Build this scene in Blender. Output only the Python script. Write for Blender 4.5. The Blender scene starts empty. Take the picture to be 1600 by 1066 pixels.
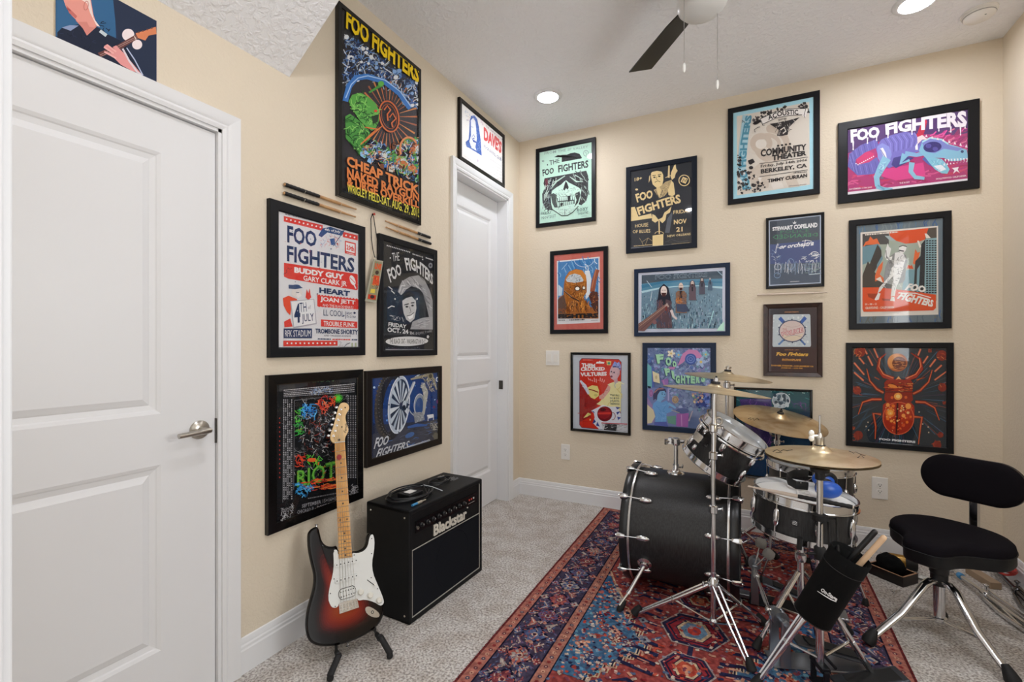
import bpy, math, random
from mathutils import Vector, Matrix, Quaternion
PI = math.pi
SC = bpy.context.scene
COL = SC.collection
random.seed(7)
# ---------------------------------------------------------------- camera, sky, exposure
F_PX, YAW, HORIZON, EYE = 730.0, math.radians(26.81), 538.8, 1.26
CAM = Vector((1.736, -3.568, EYE))
cam_data = bpy.data.cameras.new('camera')
cam_data.sensor_width = 36.0
cam_data.lens = F_PX / 1600 * 36.0
cam_data.shift_y = (HORIZON - 533.0) / 1600
cam_data.clip_start = 0.02
cam = bpy.data.objects.new('camera', cam_data)
COL.objects.link(cam)
cam.location = CAM
cam.rotation_euler = (PI / 2, 0, YAW)
SC.camera = cam
world = bpy.data.worlds.new('daylight')
SC.world = world
world.use_nodes = True
world.node_tree.nodes['Background'].inputs[0].default_value = (1.0, 0.98, 0.95, 1)
world.node_tree.nodes['Background'].inputs[1].default_value = 0.85
SC.view_settings.view_transform = 'Standard'
SC.view_settings.look = 'None'
SC.view_settings.gamma = 1.0
SC.view_settings.use_curve_mapping = False
SC.view_settings.exposure = 0.6
SC.cycles.diffuse_bounces = 6
SC.cycles.max_bounces = 14
SC.cycles.transparent_max_bounces = 16
LAMP = 200.0                      # strength of the ceiling lights

ad = bpy.data.lights.new('window_fill_light', 'AREA'); ad.shape = 'RECTANGLE'; ad.size = 1.0; ad.size_y = 1.4; ad.energy = 18; ad.color = (.93, .97, 1.0)
ao = bpy.data.objects.new('window_fill_light', ad); COL.objects.link(ao)
ao.location = (3.007 + .11, -2.25, 1.6); ao.rotation_euler = (0, PI / 2, 0)   # fill lamp added in the unseen right-wall window to brighten the lower room
# ---------------------------------------------------------------- measuring helpers
FW = Vector((-math.sin(YAW), math.cos(YAW), 0)); RT = Vector((math.cos(YAW), math.sin(YAW), 0)); UP = Vector((0, 0, 1))
def ray(x, y): return FW + RT * ((x - 800) / F_PX) + UP * ((HORIZON - y) / F_PX)
def hit(x, y, ax, v):              # the point where the sight line of a photo pixel meets a plane of the room
    d = ray(x, y); return CAM + d * ((v - CAM[ax]) / d[ax])
def dep(x, y, d): return CAM + ray(x, y) * d

# ---------------------------------------------------------------- colour and material helpers
def lin(c): return c / 12.92 if c <= 0.04045 else ((c + 0.055) / 1.055) ** 2.4
def hx(s):
    s = s.lstrip('#'); return tuple(lin(int(s[i:i + 2], 16) / 255) for i in (0, 2, 4)) + (1.0,)
MATS = {}
def mat(name, color='808080', rough=0.5, metal=0.0, spec=0.5, bump=None, noise=None, emit=None, coat=0.0, attr=False, aniso=0.0):
    if name in MATS: return MATS[name]
    m = bpy.data.materials.new(name); m.use_nodes = True
    nt = m.node_tree; b = nt.nodes['Principled BSDF']
    col = hx(color) if isinstance(color, str) else tuple(color)
    b.inputs['Base Color'].default_value = col
    b.inputs['Roughness'].default_value = rough
    b.inputs['Metallic'].default_value = metal
    b.inputs['Specular IOR Level'].default_value = spec
    b.inputs['Coat Weight'].default_value = coat
    b.inputs['Anisotropic'].default_value = aniso
    tc = nt.nodes.new('ShaderNodeTexCoord')
    if attr:
        a = nt.nodes.new('ShaderNodeVertexColor'); a.layer_name = 'Col'
        nt.links.new(a.outputs['Color'], b.inputs['Base Color'])
    if noise:                      # (scale, second colour, low, high)
        n = nt.nodes.new('ShaderNodeTexNoise'); n.inputs['Scale'].default_value = noise[0]; n.inputs['Detail'].default_value = 5
        nt.links.new(tc.outputs['Object'], n.inputs['Vector'])
        r = nt.nodes.new('ShaderNodeMapRange'); r.inputs[1].default_value = noise[2]; r.inputs[2].default_value = noise[3]
        nt.links.new(n.outputs['Fac'], r.inputs[0])
        x = nt.nodes.new('ShaderNodeMix'); x.data_type = 'RGBA'
        x.inputs[6].default_value = col; x.inputs[7].default_value = hx(noise[1])
        nt.links.new(r.outputs[0], x.inputs[0]); nt.links.new(x.outputs[2], b.inputs['Base Color'])
    if bump:                       # (scale, strength, distance)
        n2 = nt.nodes.new('ShaderNodeTexNoise'); n2.inputs['Scale'].default_value = bump[0]; n2.inputs['Detail'].default_value = 4
        nt.links.new(tc.outputs['Object'], n2.inputs['Vector'])
        bp = nt.nodes.new('ShaderNodeBump'); bp.inputs['Strength'].default_value = bump[1]; bp.inputs['Distance'].default_value = bump[2]
        nt.links.new(n2.outputs['Fac'], bp.inputs['Height']); nt.links.new(bp.outputs[0], b.inputs['Normal'])
    if emit:
        b.inputs['Emission Color'].default_value = hx(emit[0]); b.inputs['Emission Strength'].default_value = emit[1]
    MATS[name] = m
    return m

# ---------------------------------------------------------------- mesh builder
class MB:
    def __init__(s): s.v = []; s.f = []; s.c = []
    def add(s, vs, fs, col=None):
        k = len(s.v); s.v += [Vector(p) for p in vs]
        for f in fs: s.f.append([i + k for i in f]); s.c.append(col)
        return s
    def box(s, c, d, R=None, col=None):
        c = Vector(c); h = Vector(d) / 2
        vs = [Vector((x * h.x, y * h.y, z * h.z)) for x in (-1, 1) for y in (-1, 1) for z in (-1, 1)]
        if R is not None: vs = [R @ p for p in vs]
        return s.add([c + p for p in vs], [(0, 1, 3, 2), (4, 6, 7, 5), (0, 4, 5, 1), (2, 3, 7, 6), (0, 2, 6, 4), (1, 5, 7, 3)], col)
    def span(s, a, b, col=None):
        a = Vector(a); b = Vector(b); return s.box((a + b) / 2, [abs(x) for x in (b - a)], None, col)
    def ring(s, loops, closed_u=True, cap=True, closed_v=False, col=None):
        n = len(loops[0]); k = len(s.v)
        for l in loops: s.v += [Vector(p) for p in l]
        m = len(loops); fs = []
        for i in range(m if closed_v else m - 1):
            i2 = (i + 1) % m
            for j in range(n if closed_u else n - 1):
                j2 = (j + 1) % n
                fs.append([k + i * n + j, k + i * n + j2, k + i2 * n + j2, k + i2 * n + j])
        if cap and not closed_v:
            fs.append([k + j for j in range(n)][::-1]); fs.append([k + (m - 1) * n + j for j in range(n)])
        for f in fs: s.f.append(f); s.c.append(col)
        return s
    def lathe(s, prof, o, ax=(0, 0, 1), n=32, cap=True, col=None, ref=None):
        o = Vector(o); a = Vector(ax).normalized()
        u = a.orthogonal().normalized() if ref is None else (Vector(ref) - a * a.dot(Vector(ref))).normalized()
        w = a.cross(u)
        loops = [[o + a * h + (u * math.cos(2 * PI * j / n) + w * math.sin(2 * PI * j / n)) * max(r, 1e-5) for j in range(n)] for r, h in prof]
        return s.ring(loops, True, cap, False, col)
    def cyl(s, p0, p1, r0, r1=None, n=16, cap=True, col=None):
        p0 = Vector(p0); p1 = Vector(p1); d = p1 - p0
        return s.lathe([(r0, 0), (r0 if r1 is None else r1, d.length)], p0, d, n, cap, col)
    def tube(s, pts, r, n=8, closed=False, flat=None, col=None):
        pts = [Vector(p) for p in pts]; m = len(pts)
        rs = r if isinstance(r, (list, tuple)) else [r] * m
        t0 = (pts[1] - pts[0]).normalized(); u = t0.orthogonal().normalized()
        if flat is not None: u = (Vector(flat[0]) - t0 * t0.dot(Vector(flat[0]))).normalized()
        loops = []; pt = t0
        for i in range(m):
            if closed: t = (pts[(i + 1) % m] - pts[i - 1])
            elif i == 0: t = pts[1] - pts[0]
            elif i == m - 1: t = pts[-1] - pts[-2]
            else: t = (pts[i] - pts[i - 1]).normalized() + (pts[i + 1] - pts[i]).normalized()
            if t.length < 1e-9: t = pt
            t = t.normalized(); u = pt.rotation_difference(t) @ u; u = (u - t * t.dot(u)).normalized(); pt = t
            w = t.cross(u); fx = 1.0 if flat is None else flat[1]
            loops.append([pts[i] + (u * math.cos(2 * PI * j / n) * fx + w * math.sin(2 * PI * j / n)) * rs[i] for j in range(n)])
        return s.ring(loops, True, not closed, closed, col)
    def torus(s, o, ax, R, r, n=40, k=8, h=None, col=None):
        o = Vector(o); a = Vector(ax).normalized(); u = a.orthogonal().normalized(); w = a.cross(u); h = h or r
        loops = []
        for i in range(n):
            t = 2 * PI * i / n; d = u * math.cos(t) + w * math.sin(t)
            loops.append([o + d * (R + r * math.cos(2 * PI * j / k)) + a * h * math.sin(2 * PI * j / k) for j in range(k)])
        return s.ring(loops, True, False, True, col)
    def prism(s, poly, o, ux, uy, h, col=None, hn=None):
        o = Vector(o); ux = Vector(ux); uy = Vector(uy); nn = ux.cross(uy).normalized() if hn is None else Vector(hn)
        a = [o + ux * p[0] + uy * p[1] for p in poly]; b = [p + nn * h for p in a]
        return s.ring([a, b], True, True, False, col)
    def ell(s, c, rad, R=None, n=16, m=10, col=None):
        c = Vector(c); loops = []
        for i in range(1, m):
            t = PI * i / m; l = []
            for j in range(n):
                p = Vector((rad[0] * math.sin(t) * math.cos(2 * PI * j / n), rad[1] * math.sin(t) * math.sin(2 * PI * j / n), -rad[2] * math.cos(t)))
                l.append(c + (R @ p if R is not None else p))
            loops.append(l)
        return s.ring(loops, True, True, False, col)

def where(o):
    p = Vector((0, 0, 0))
    while o is not None: p += o.location; o = o.parent
    return p
def obj(name, mb, material, parent=None, smooth=40, bevel=0, loc=None, sub=0, seg=2):
    base = where(parent) if parent is not None else Vector(loc or (0, 0, 0))
    me = bpy.data.meshes.new(name)
    me.from_pydata([tuple(p - base) for p in mb.v], [], mb.f)
    me.validate(); 
    if any(c is not None for c in mb.c) and len(me.polygons) == len(mb.c):
        at = me.color_attributes.new('Col', 'FLOAT_COLOR', 'CORNER')
        buf = []
        for p, c in zip(me.polygons, mb.c): buf += list(c or (1, 1, 1, 1)) * p.loop_total
        at.data.foreach_set('color', buf)
    me.materials.append(material)
    me.update()
    if smooth:
        me.shade_smooth(); me.set_sharp_from_angle(angle=math.radians(smooth))
    o = bpy.data.objects.new(name, me); COL.objects.link(o)
    if parent is not None: o.parent = parent
    else: o.location = base
    if bevel:
        b = o.modifiers.new('bevel', 'BEVEL'); b.width = bevel; b.segments = seg; b.limit_method = 'ANGLE'; b.angle_limit = math.radians(35)
    if sub:
        q = o.modifiers.new('sub', 'SUBSURF'); q.levels = sub; q.render_levels = sub
    return o
def tag(o, label, cat, group=None):
    o['label'] = label; o['category'] = cat
    if group: o['group'] = group
    return o
def thing(name, label, cat, loc, group=None):
    o = bpy.data.objects.new(name, None); COL.objects.link(o); o.location = loc; o.empty_display_size = 0.05
    return tag(o, label, cat, group)
def struct(name, mb, m, parent=None, **k):
    o = obj(name, mb, m, parent, **k)
    if parent is None: o['kind'] = 'structure'
    return o
def rot_to(z, x=None):             # matrix whose local z is the given direction (local x as near as can be)
    z = Vector(z).normalized(); x = Vector(x) if x is not None else z.orthogonal()
    x = (x - z * z.dot(x)).normalized(); y = z.cross(x)
    return Matrix((x, y, z)).transposed()

CHROME = mat('chrome', 'd9dadc', 0.12, 1.0)
STEEL = mat('brushed_nickel', 'b9b4ab', 0.28, 1.0)
BLACK = mat('black_plastic', '0d0d0f', 0.45)
RUBBER = mat('black_rubber', '0b0b0c', 0.7)
WHITE = mat('white_plastic', 'e9e7e2', 0.4)
# ================================================================ the room
W, CEIL, FRONT = 3.007, 2.978, -3.30
def plaster(name, color, scale, strength, rough=0.85, second=None):
    m = mat(name, color, rough, 0, 0.25)
    nt = m.node_tree; b = nt.nodes['Principled BSDF']; tc = [n for n in nt.nodes if n.type == 'TEX_COORD'][0]
    v = nt.nodes.new('ShaderNodeTexNoise'); v.inputs['Scale'].default_value = scale; v.inputs['Detail'].default_value = 3; v.inputs['Distortion'].default_value = 0.6
    nt.links.new(tc.outputs['Object'], v.inputs['Vector'])
    r = nt.nodes.new('ShaderNodeMapRange'); r.inputs[1].default_value = 0.42; r.inputs[2].default_value = 0.62
    nt.links.new(v.outputs['Fac'], r.inputs[0])
    bp = nt.nodes.new('ShaderNodeBump'); bp.inputs['Strength'].default_value = strength; bp.inputs['Distance'].default_value = 0.004
    nt.links.new(r.outputs[0], bp.inputs['Height']); nt.links.new(bp.outputs[0], b.inputs['Normal'])
    return m
WALL = plaster('beige_wall_paint', 'ded2be', 75, 0.2)
CEILM = plaster('white_knockdown_ceiling', 'f0f1f4', 42, 0.6)
PAINT = mat('white_trim_paint', 'e4e5e7', 0.38)
def carpet_mat():
    m = mat('grey_carpet', 'b6ada3', 0.95, 0, 0.1)
    nt = m.node_tree; b = nt.nodes['Principled BSDF']; tc = [n for n in nt.nodes if n.type == 'TEX_COORD'][0]
    n1 = nt.nodes.new('ShaderNodeTexNoise'); n1.inputs['Scale'].default_value = 105; n1.inputs['Detail'].default_value = 4
    n2 = nt.nodes.new('ShaderNodeTexNoise'); n2.inputs['Scale'].default_value = 9; n2.inputs['Detail'].default_value = 4
    for n in (n1, n2): nt.links.new(tc.outputs['Object'], n.inputs['Vector'])
    r1 = nt.nodes.new('ShaderNodeValToRGB'); e = r1.color_ramp.elements
    e[0].position = .36; e[0].color = hx('9f9892'); e[1].position = .60; e[1].color = hx('e4e0dc')
    nt.links.new(n1.outputs['Fac'], r1.inputs[0])
    r2 = nt.nodes.new('ShaderNodeValToRGB'); e = r2.color_ramp.elements
    e[0].position = .38; e[0].color = hx('ece8e4'); e[1].position = .6; e[1].color = (1, 1, 1, 1)
    nt.links.new(n2.outputs['Fac'], r2.inputs[0])
    x = nt.nodes.new('ShaderNodeMix'); x.data_type = 'RGBA'; x.blend_type = 'MULTIPLY'; x.inputs[0].default_value = 1
    nt.links.new(r1.outputs[0], x.inputs[6]); nt.links.new(r2.outputs[0], x.inputs[7]); nt.links.new(x.outputs[2], b.inputs['Base Color'])
    bp = nt.nodes.new('ShaderNodeBump'); bp.inputs['Strength'].default_value = .9; bp.inputs['Distance'].default_value = .012
    nt.links.new(n1.outputs['Fac'], bp.inputs['Height']); nt.links.new(bp.outputs[0], b.inputs['Normal'])
    return m
CARPET = carpet_mat()
struct('floor', MB().span((-.12, -5.4, -.1), (W + .12, .12, 0)), CARPET, smooth=0)
struct('ceiling', MB().span((-.12, FRONT - .12, CEIL), (W + .12, .12, CEIL + .1)), CEILM, smooth=0)
struct('wall_back', MB().span((-.12, 0, 0), (W + .12, .12, CEIL)), WALL, smooth=0)
# left wall with the two door openings
D1a, D1b, D1h = -3.285, -2.514, 2.052
D2a, D2b, D2h = -.963, -.215, 2.432
wl = MB()
wl.span((-.12, D2b, 0), (0, 0, CEIL)).span((-.12, D2a, D2h), (0, D2b, CEIL)).span((-.12, D1b, 0), (0, D2a, CEIL))
wl.span((-.12, D1a, D1h), (0, D1b, CEIL)).span((-.12, FRONT - .12, 0), (0, D1a, CEIL))
struct('wall_left', wl, WALL, smooth=0)
# right wall with an unseen window, its place chosen for the added fill light
WIN = (-2.75, -1.75, .9, 2.3)
wr = MB()
wr.span((W, FRONT - .12, 0), (W + .12, WIN[0], CEIL)).span((W, WIN[1], 0), (W + .12, 0, CEIL))
wr.span((W, WIN[0], 0), (W + .12, WIN[1], WIN[2])).span((W, WIN[0], WIN[3]), (W + .12, WIN[1], CEIL))
struct('wall_right', wr, WALL, smooth=0)
win = MB()
for y in (WIN[0], WIN[1] - .05): win.span((W + .03, y, WIN[2]), (W + .08, y + .05, WIN[3]))
for z in (WIN[2], WIN[3] - .05, (WIN[2] + WIN[3]) / 2 - .02): win.span((W + .03, WIN[0], z), (W + .08, WIN[1], z + .045))
struct('window_unseen', win, PAINT, smooth=0)
# front wall: the photographer stands in its doorway
OPa, OPb, OPh = .753, 2.02, 2.2
wf = MB().span((0, FRONT - .12, 0), (OPa, FRONT, CEIL)).span((OPb, FRONT - .12, 0), (W, FRONT, CEIL)).span((OPa, FRONT - .12, OPh), (OPb, FRONT, CEIL))
struct('wall_front', wf, WALL, smooth=0)
jm = MB().span((OPa - .001, FRONT - .125, 0), (OPa + .018, FRONT + .005, OPh)).span((OPa + .018, FRONT - .09, 0), (OPa + .03, FRONT - .04, OPh))
jm.span((OPa - .07, FRONT, 0), (OPa + .012, FRONT + .016, OPh + .07))
jm.span((OPb - .018, FRONT - .125, 0), (OPb + .001, FRONT + .005, OPh)).span((OPb - .012, FRONT, 0), (OPb + .07, FRONT + .016, OPh + .07))
jm.span((OPa - .07, FRONT, OPh - .012), (OPb + .07, FRONT + .016, OPh + .07))
struct('trim_1', jm, PAINT, smooth=0, bevel=.003)
# sloping soffit over the first door (underside of a stair)
sy, sz = -2.226, 2.395
sx = (CEIL - sz) / .787
sf = MB().prism([(0, sz), (sx, CEIL), (0, CEIL)], (0, sy, 0), (1, 0, 0), (0, 0, 1), FRONT - sy, hn=(0, 1, 0))
struct('trim_2', sf, CEILM, smooth=0)

def base_profile(): return [(0, 0), (.016, 0), (.016, .088), (.013, .094), (.013, .104), (.010, .110), (.010, .120), (.006, .132), (0, .134)]
def baseboard(name, a, b, inn):
    a = Vector(a); b = Vector(b); inn = Vector(inn)
    m = MB(); m.ring([[a + inn * x + UP * z for x, z in base_profile()], [b + inn * x + UP * z for x, z in base_profile()]])
    struct(name, m, PAINT, smooth=25)
baseboard('baseboard_back', (0.0, 0, 0), (W, 0, 0), (0, -1, 0))
baseboard('baseboard_left', (0, D1b + .062, 0), (0, D2a - .062, 0), (1, 0, 0))
baseboard('baseboard_left_corner', (0, D2b + .062, 0), (0, 0, 0), (1, 0, 0))
baseboard('baseboard_right', (W, FRONT, 0), (W, 0, 0), (-1, 0, 0))

def casing(name, ya, yb, h, jamb):
    m = MB(); w = .062
    prof = [(0, .0), (0, .010), (.012, .014), (.020, .012), (.030, .018), (.046, .020), (w, .022), (w, 0)]   # across the casing from the opening outwards, depth
    def leg(y, s):
        lo = [Vector((d, y + s * t, 0)) for t, d in prof]; hi = [Vector((d, y + s * t, h + t)) for t, d in prof]
        m.ring([lo, hi])
    leg(ya, -1); leg(yb, 1)
    m.ring([[Vector((d, ya - t, h + t)) for t, d in prof], [Vector((d, yb + t, h + t)) for t, d in prof]])
    # jamb lining
    m.span((-jamb, ya - .001, 0), (.004, ya + .012, h)).span((-jamb, yb - .012, 0), (.004, yb + .001, h)).span((-jamb, ya, h - .012), (.004, yb, h + .001))
    struct(name, m, PAINT, smooth=25)
casing('trim_3', D1a, D1b, D1h, .11)
casing('trim_4', D2a, D2b, D2h, .11)

def panel_door(name, x, ya, yb, h, panels, hinge=None):
    """flat moulded door with two recessed raised panels; front face at x"""
    m = MB(); t = .035
    ys = [ya] + [p for q in panels for p in q[:2]] + [yb]
    y0, y1 = panels[0][0], panels[0][1]
    zs = [.012] + [z for p in panels for z in p[2:4]] + [h]
    # stiles
    m.span((x - t, ya, .012), (x, y0, h)).span((x - t, y1, .012), (x, yb, h))
    for i in range(0, len(zs), 2): m.span((x - t, y0, zs[i]), (x, y1, zs[i + 1]))
    for (a, b, c, d) in panels:
        steps = [(0, 0), (.010, -.004), (.014, -.007), (.030, -.011), (.034, -.009), (.052, -.003)]
        loops = [[Vector((x + dx, a + o, c + o)), Vector((x + dx, b - o, c + o)), Vector((x + dx, b - o, d - o)), Vector((x + dx, a + o, d - o))] for o, dx in steps]
        m.ring(loops, True, False)
        k = len(m.v); m.add(loops[-1], [(0, 1, 2, 3)])
        m.span((x - t, a, c), (x - .014, b, d))
    o = struct(name, m, PAINT, smooth=0)
    return o
z1 = lambda x, y: hit(x, y, 0, -.02).z
d1 = panel_door('door_1', -.012, D1a + .014, D1b - .014, D1h - .016,
                [(D1a + .13, -2.705, .24, .86), (D1a + .13, -2.705, 1.03, 1.90)])
h = Vector((-.012, -2.584, .957))
hm = MB().lathe([(.033, 0), (.033, .006), (.028, .011), (.012, .014), (.012, .05)], h, (1, 0, 0), 28)
hm.tube([h + Vector((.050, .010, 0)), h + Vector((.054, -.008, 0)), h + Vector((.056, -.045, -.001)), h + Vector((.056, -.096, -.003))], [.0095, .0105, .0095, .0085], 12)
obj('door_handle', hm, STEEL, d1)
obj('latch_plate', MB().span((-.03, D1b - .0155, .90), (-.004, D1b - .0115, .99)), mat('dark_nickel', '55524e', .35, 1.0), d1, smooth=0)
d2 = panel_door('door_2', -.085, D2a + .014, D2b - .014, D2h - .016,
                [(D2a + .12, D2b - .12, .26, .98), (D2a + .12, D2b - .12, 1.15, 2.25)])
obj('latch_plate', MB().span((-.07, D2b - .0155, .90), (-.035, D2b - .0115, .97)), MATS['dark_nickel'], d2, smooth=0)

# ---------------------------------------------------------------- ceiling lights
def downlight(x, y, label):
    t = thing('recessed_light', label, 'ceiling light', (x, y, CEIL), 'recessed ceiling lights')
    obj('trim_ring', MB().lathe([(.071, -.012), (.077, -.014), (.092, -.010), (.098, -.003), (.098, 0), (.071, 0)], (x, y, CEIL), (0, 0, 1), 40, cap=False), PAINT, t)
    obj('lens', MB().lathe([(.0, -.011), (.071, -.010), (.071, -.001), (0, -.001)], (x, y, CEIL), (0, 0, 1), 40, cap=False),
        mat('lit_lens', 'ffffff', .5, emit=('f8f9ff', LAMP * .62)), t)
downlight(.502, -.577, 'lit round recessed ceiling light in the corner above the skull poster')
downlight(2.488, -.57, 'lit round recessed ceiling light near the smoke detector')
downlight(2.488, -2.55, 'lit round recessed ceiling light behind the fan on the right')
downlight(1.10, -2.75, 'lit round recessed ceiling light near the doorway')

# smoke detector
t = thing('smoke_detector', 'round white smoke detector on the ceiling near the right wall', 'smoke detector', (2.80, -.33, CEIL))
obj('base', MB().lathe([(.072, 0), (.072, -.008), (.066, -.010)], (2.80, -.33, CEIL), (0, 0, 1), 36), WHITE, t)
obj('cover', MB().lathe([(.064, -.009), (.063, -.026), (.054, -.034), (.0, -.037)], (2.80, -.33, CEIL), (0, 0, 1), 36), WHITE, t)
obj('vent', MB().torus((2.80, -.33, CEIL - .0215), (0, 0, 1), .0635, .0018, 36, 6), mat('grey_plastic', '8c8c8a', .5), t)
obj('indicator', MB().ell((2.815, -.36, CEIL - .0365), (.004, .004, .002)), mat('grey_plastic'), t)

# ceiling fan
fc = Vector((1.56, -1.416, 0))
t = thing('ceiling_fan', 'ceiling fan with black blades and a white bowl light', 'fan', fc + UP * CEIL)
FANW = mat('white_enamel', 'dedede', .35)
obj('canopy', MB().lathe([(.065, 0), (.062, -.03), (.03, -.05), (.012, -.052), (.012, -.09)], fc + UP * CEIL, (0, 0, 1), 32), FANW, t)
obj('motor_housing', MB().lathe([(.02, .12), (.08, .115), (.098, .09), (.10, .05), (.10, -.005), (.095, -.012), (.05, -.014)], fc + UP * 2.77, (0, 0, 1), 40), FANW, t)
obj('light_bowl', MB().lathe([(.100, .03), (.102, -.01), (.097, -.032), (.08, -.05), (.05, -.062), (0, -.066)], fc + UP * 2.735, (0, 0, 1), 40), mat('frosted_bowl', 'd2d2d0', .3), t)
for k, a in enumerate((129, 249, 9)):
    d = Vector((math.cos(math.radians(a)), math.sin(math.radians(a)), 0)); n = Vector((-d.y, d.x, 0))
    tilt = Quaternion(d, math.radians(-11)); n2 = tilt @ n; nn = tilt @ UP
    poly = [(.12, -.045), (.2, -.058), (.55, -.068), (.568, .06), (.2, .052), (.12, .042)]
    bl = obj('blade', MB().prism(poly, fc + UP * 2.752, d, n2, .007, hn=nn), mat('black_blade', '151414', .4), t, smooth=0, bevel=.002)
    obj('blade_iron', MB().prism([(.085, -.02), (.16, -.03), (.19, 0), (.16, .03), (.085, .02)], fc + UP * 2.759, d, n2, .005, hn=nn), BLACK, bl, smooth=0)
for (px, py, l) in ((1069, 112, 'pull'), (1121, 138, 'pull')):
    b = dep(px, py, 1.93 if px < 1100 else 2.0)
    ch = MB(); top = Vector((b.x, b.y, 2.70))
    n = int((top.z - b.z - .03) / .006)
    ch.cyl(b + UP * .03, top, .0009, n=6)
    for i in range(n): ch.ell(b + UP * (.03 + .006 * i), (.0019, .0019, .0019), None, 6, 4)
    c = obj('pull_chain', ch, CHROME, t)
    obj('chain_fob', MB().lathe([(.002, .035), (.0055, .03), (.0062, .012), (.004, .0), (.0015, -.004)], b, (0, 0, 1), 14), mat('clear_fob', 'e6e6e2', .2), c)

# light switch and outlets
def plate(name, x0, x1, z0, z1, label, cat, kind):
    c = Vector(((x0 + x1) / 2, 0, (z0 + z1) / 2)); w = x1 - x0; hh = z1 - z0
    t = thing(name, label, cat, c)
    obj('cover_plate', MB().span((x0, -.006, z0), (x1, 0, z1)), WHITE, t, smooth=0, bevel=.003)
    dark = mat('socket_slot', '2a2725', .6)
    if kind == 'switch':
        for s in (-1, 1):
            p = obj('rocker', MB().prism([(-.016, -.033), (.016, -.033), (.016, .033), (-.016, .033)], c + Vector((s * w * .23, -.0062, 0)), (1, 0, 0), (0, .06, 1), .004, hn=(0, -1, 0)), mat('ivory_rocker', 'e2ded6', .35), t, smooth=0, bevel=.0015)
    else:
        for s in (-1, 1):
            q = c + Vector((0, -.006, s * .0195))
            f = MB(); f.prism([(.017 * math.cos(a) , min(.0135, max(-.0135, .017 * math.sin(a)))) for a in [2 * PI * k / 24 for k in range(24)]], q, (1, 0, 0), (0, 0, 1), .002, hn=(0, -1, 0))
            so = obj('socket', f, WHITE, t, smooth=0)
            sl = MB()
            for dx in (-.0065, .0065): sl.box(q + Vector((dx, -.0021, .003)), (.0022, .0008, .008))
            sl.cyl(q + Vector((0, -.0018, -.0065)), q + Vector((0, -.0026, -.0065)), .003, n=10)
            obj('slot', sl, dark, so, smooth=0)
        obj('screw', MB().cyl(c + Vector((0, -.0055, 0)), c + Vector((0, -.0072, 0)), .003, n=10), STEEL, t)
plate('light_switch', .247, .365, 1.091, 1.212, 'white double rocker light switch under the red-matted poster', 'light switch', 'switch')
plate('wall_outlet', .381, .456, .331, .456, 'white wall outlet under the red toy-card poster', 'outlet', 'outlet')
plate('wall_outlet', 2.415, 2.495, .315, .449, 'white wall outlet between the drums and the drum stool', 'outlet', 'outlet')
# ================================================================ posters: the drawing kit
def pane_mat():
    m = bpy.data.materials.new('picture_glass'); m.use_nodes = True; nt = m.node_tree; nt.nodes.clear()
    o = nt.nodes.new('ShaderNodeOutputMaterial'); x = nt.nodes.new('ShaderNodeMixShader')
    tr = nt.nodes.new('ShaderNodeBsdfTransparent'); gl = nt.nodes.new('ShaderNodeBsdfGlossy'); gl.inputs['Roughness'].default_value = .03
    lw = nt.nodes.new('ShaderNodeLayerWeight'); lw.inputs['Blend'].default_value = .5
    pw = nt.nodes.new('ShaderNodeMath'); pw.operation = 'POWER'; pw.inputs[1].default_value = 5
    ma = nt.nodes.new('ShaderNodeMath'); ma.operation = 'MULTIPLY_ADD'; ma.inputs[1].default_value = .96; ma.inputs[2].default_value = .025
    nt.links.new(lw.outputs['Facing'], pw.inputs[0]); nt.links.new(pw.outputs[0], ma.inputs[0]); nt.links.new(ma.outputs[0], x.inputs[0])
    nt.links.new(tr.outputs[0], x.inputs[1]); nt.links.new(gl.outputs[0], x.inputs[2]); nt.links.new(x.outputs[0], o.inputs[0])
    return m
GLASS = pane_mat()
INK = mat('printed_paper', 'ffffff', .6, 0, .2, attr=True)
SATIN = mat('satin_black_frame', '0f1116', .4, 0, .25)
GLOSS = mat('gloss_black_frame', '0c0b0b', .16)
NAVY = mat('dark_navy_frame', '0f1826', .4, 0, .25)
WALNUT = mat('walnut_frame', '3a221b', .3, noise=(40, '24130f', .35, .65))
BROWNB = mat('black_brown_frame', '150f0b', .35, 0, .3)

GLYPH = {}
def glyphs(s, bold, res, shear):
    k = (s, bold, res, shear)
    if k in GLYPH: return GLYPH[k]
    cu = bpy.data.curves.new('lettering', 'FONT'); cu.body = s; cu.size = 1; cu.resolution_u = res; cu.offset = bold; cu.shear = shear
    ob = bpy.data.objects.new('lettering', cu)
    me = ob.to_mesh()
    vs = [(v.co.x, v.co.y) for v in me.vertices]; fs = [tuple(p.vertices) for p in me.polygons]
    ob.to_mesh_clear(); bpy.data.objects.remove(ob); bpy.data.curves.remove(cu)
    x0 = min(v[0] for v in vs); x1 = max(v[0] for v in vs); y0 = min(v[1] for v in vs); y1 = max(v[1] for v in vs)
    GLYPH[k] = ([((v[0] - x0) / (x1 - x0), (v[1] - y0) / (y1 - y0)) for v in vs], fs)
    return GLYPH[k]
def along(pl, u):
    n = len(pl) - 1; i = min(int(u * n), n - 1); f = u * n - i
    return (pl[i][0] + (pl[i + 1][0] - pl[i][0]) * f, pl[i][1] + (pl[i + 1][1] - pl[i][1]) * f)

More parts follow.
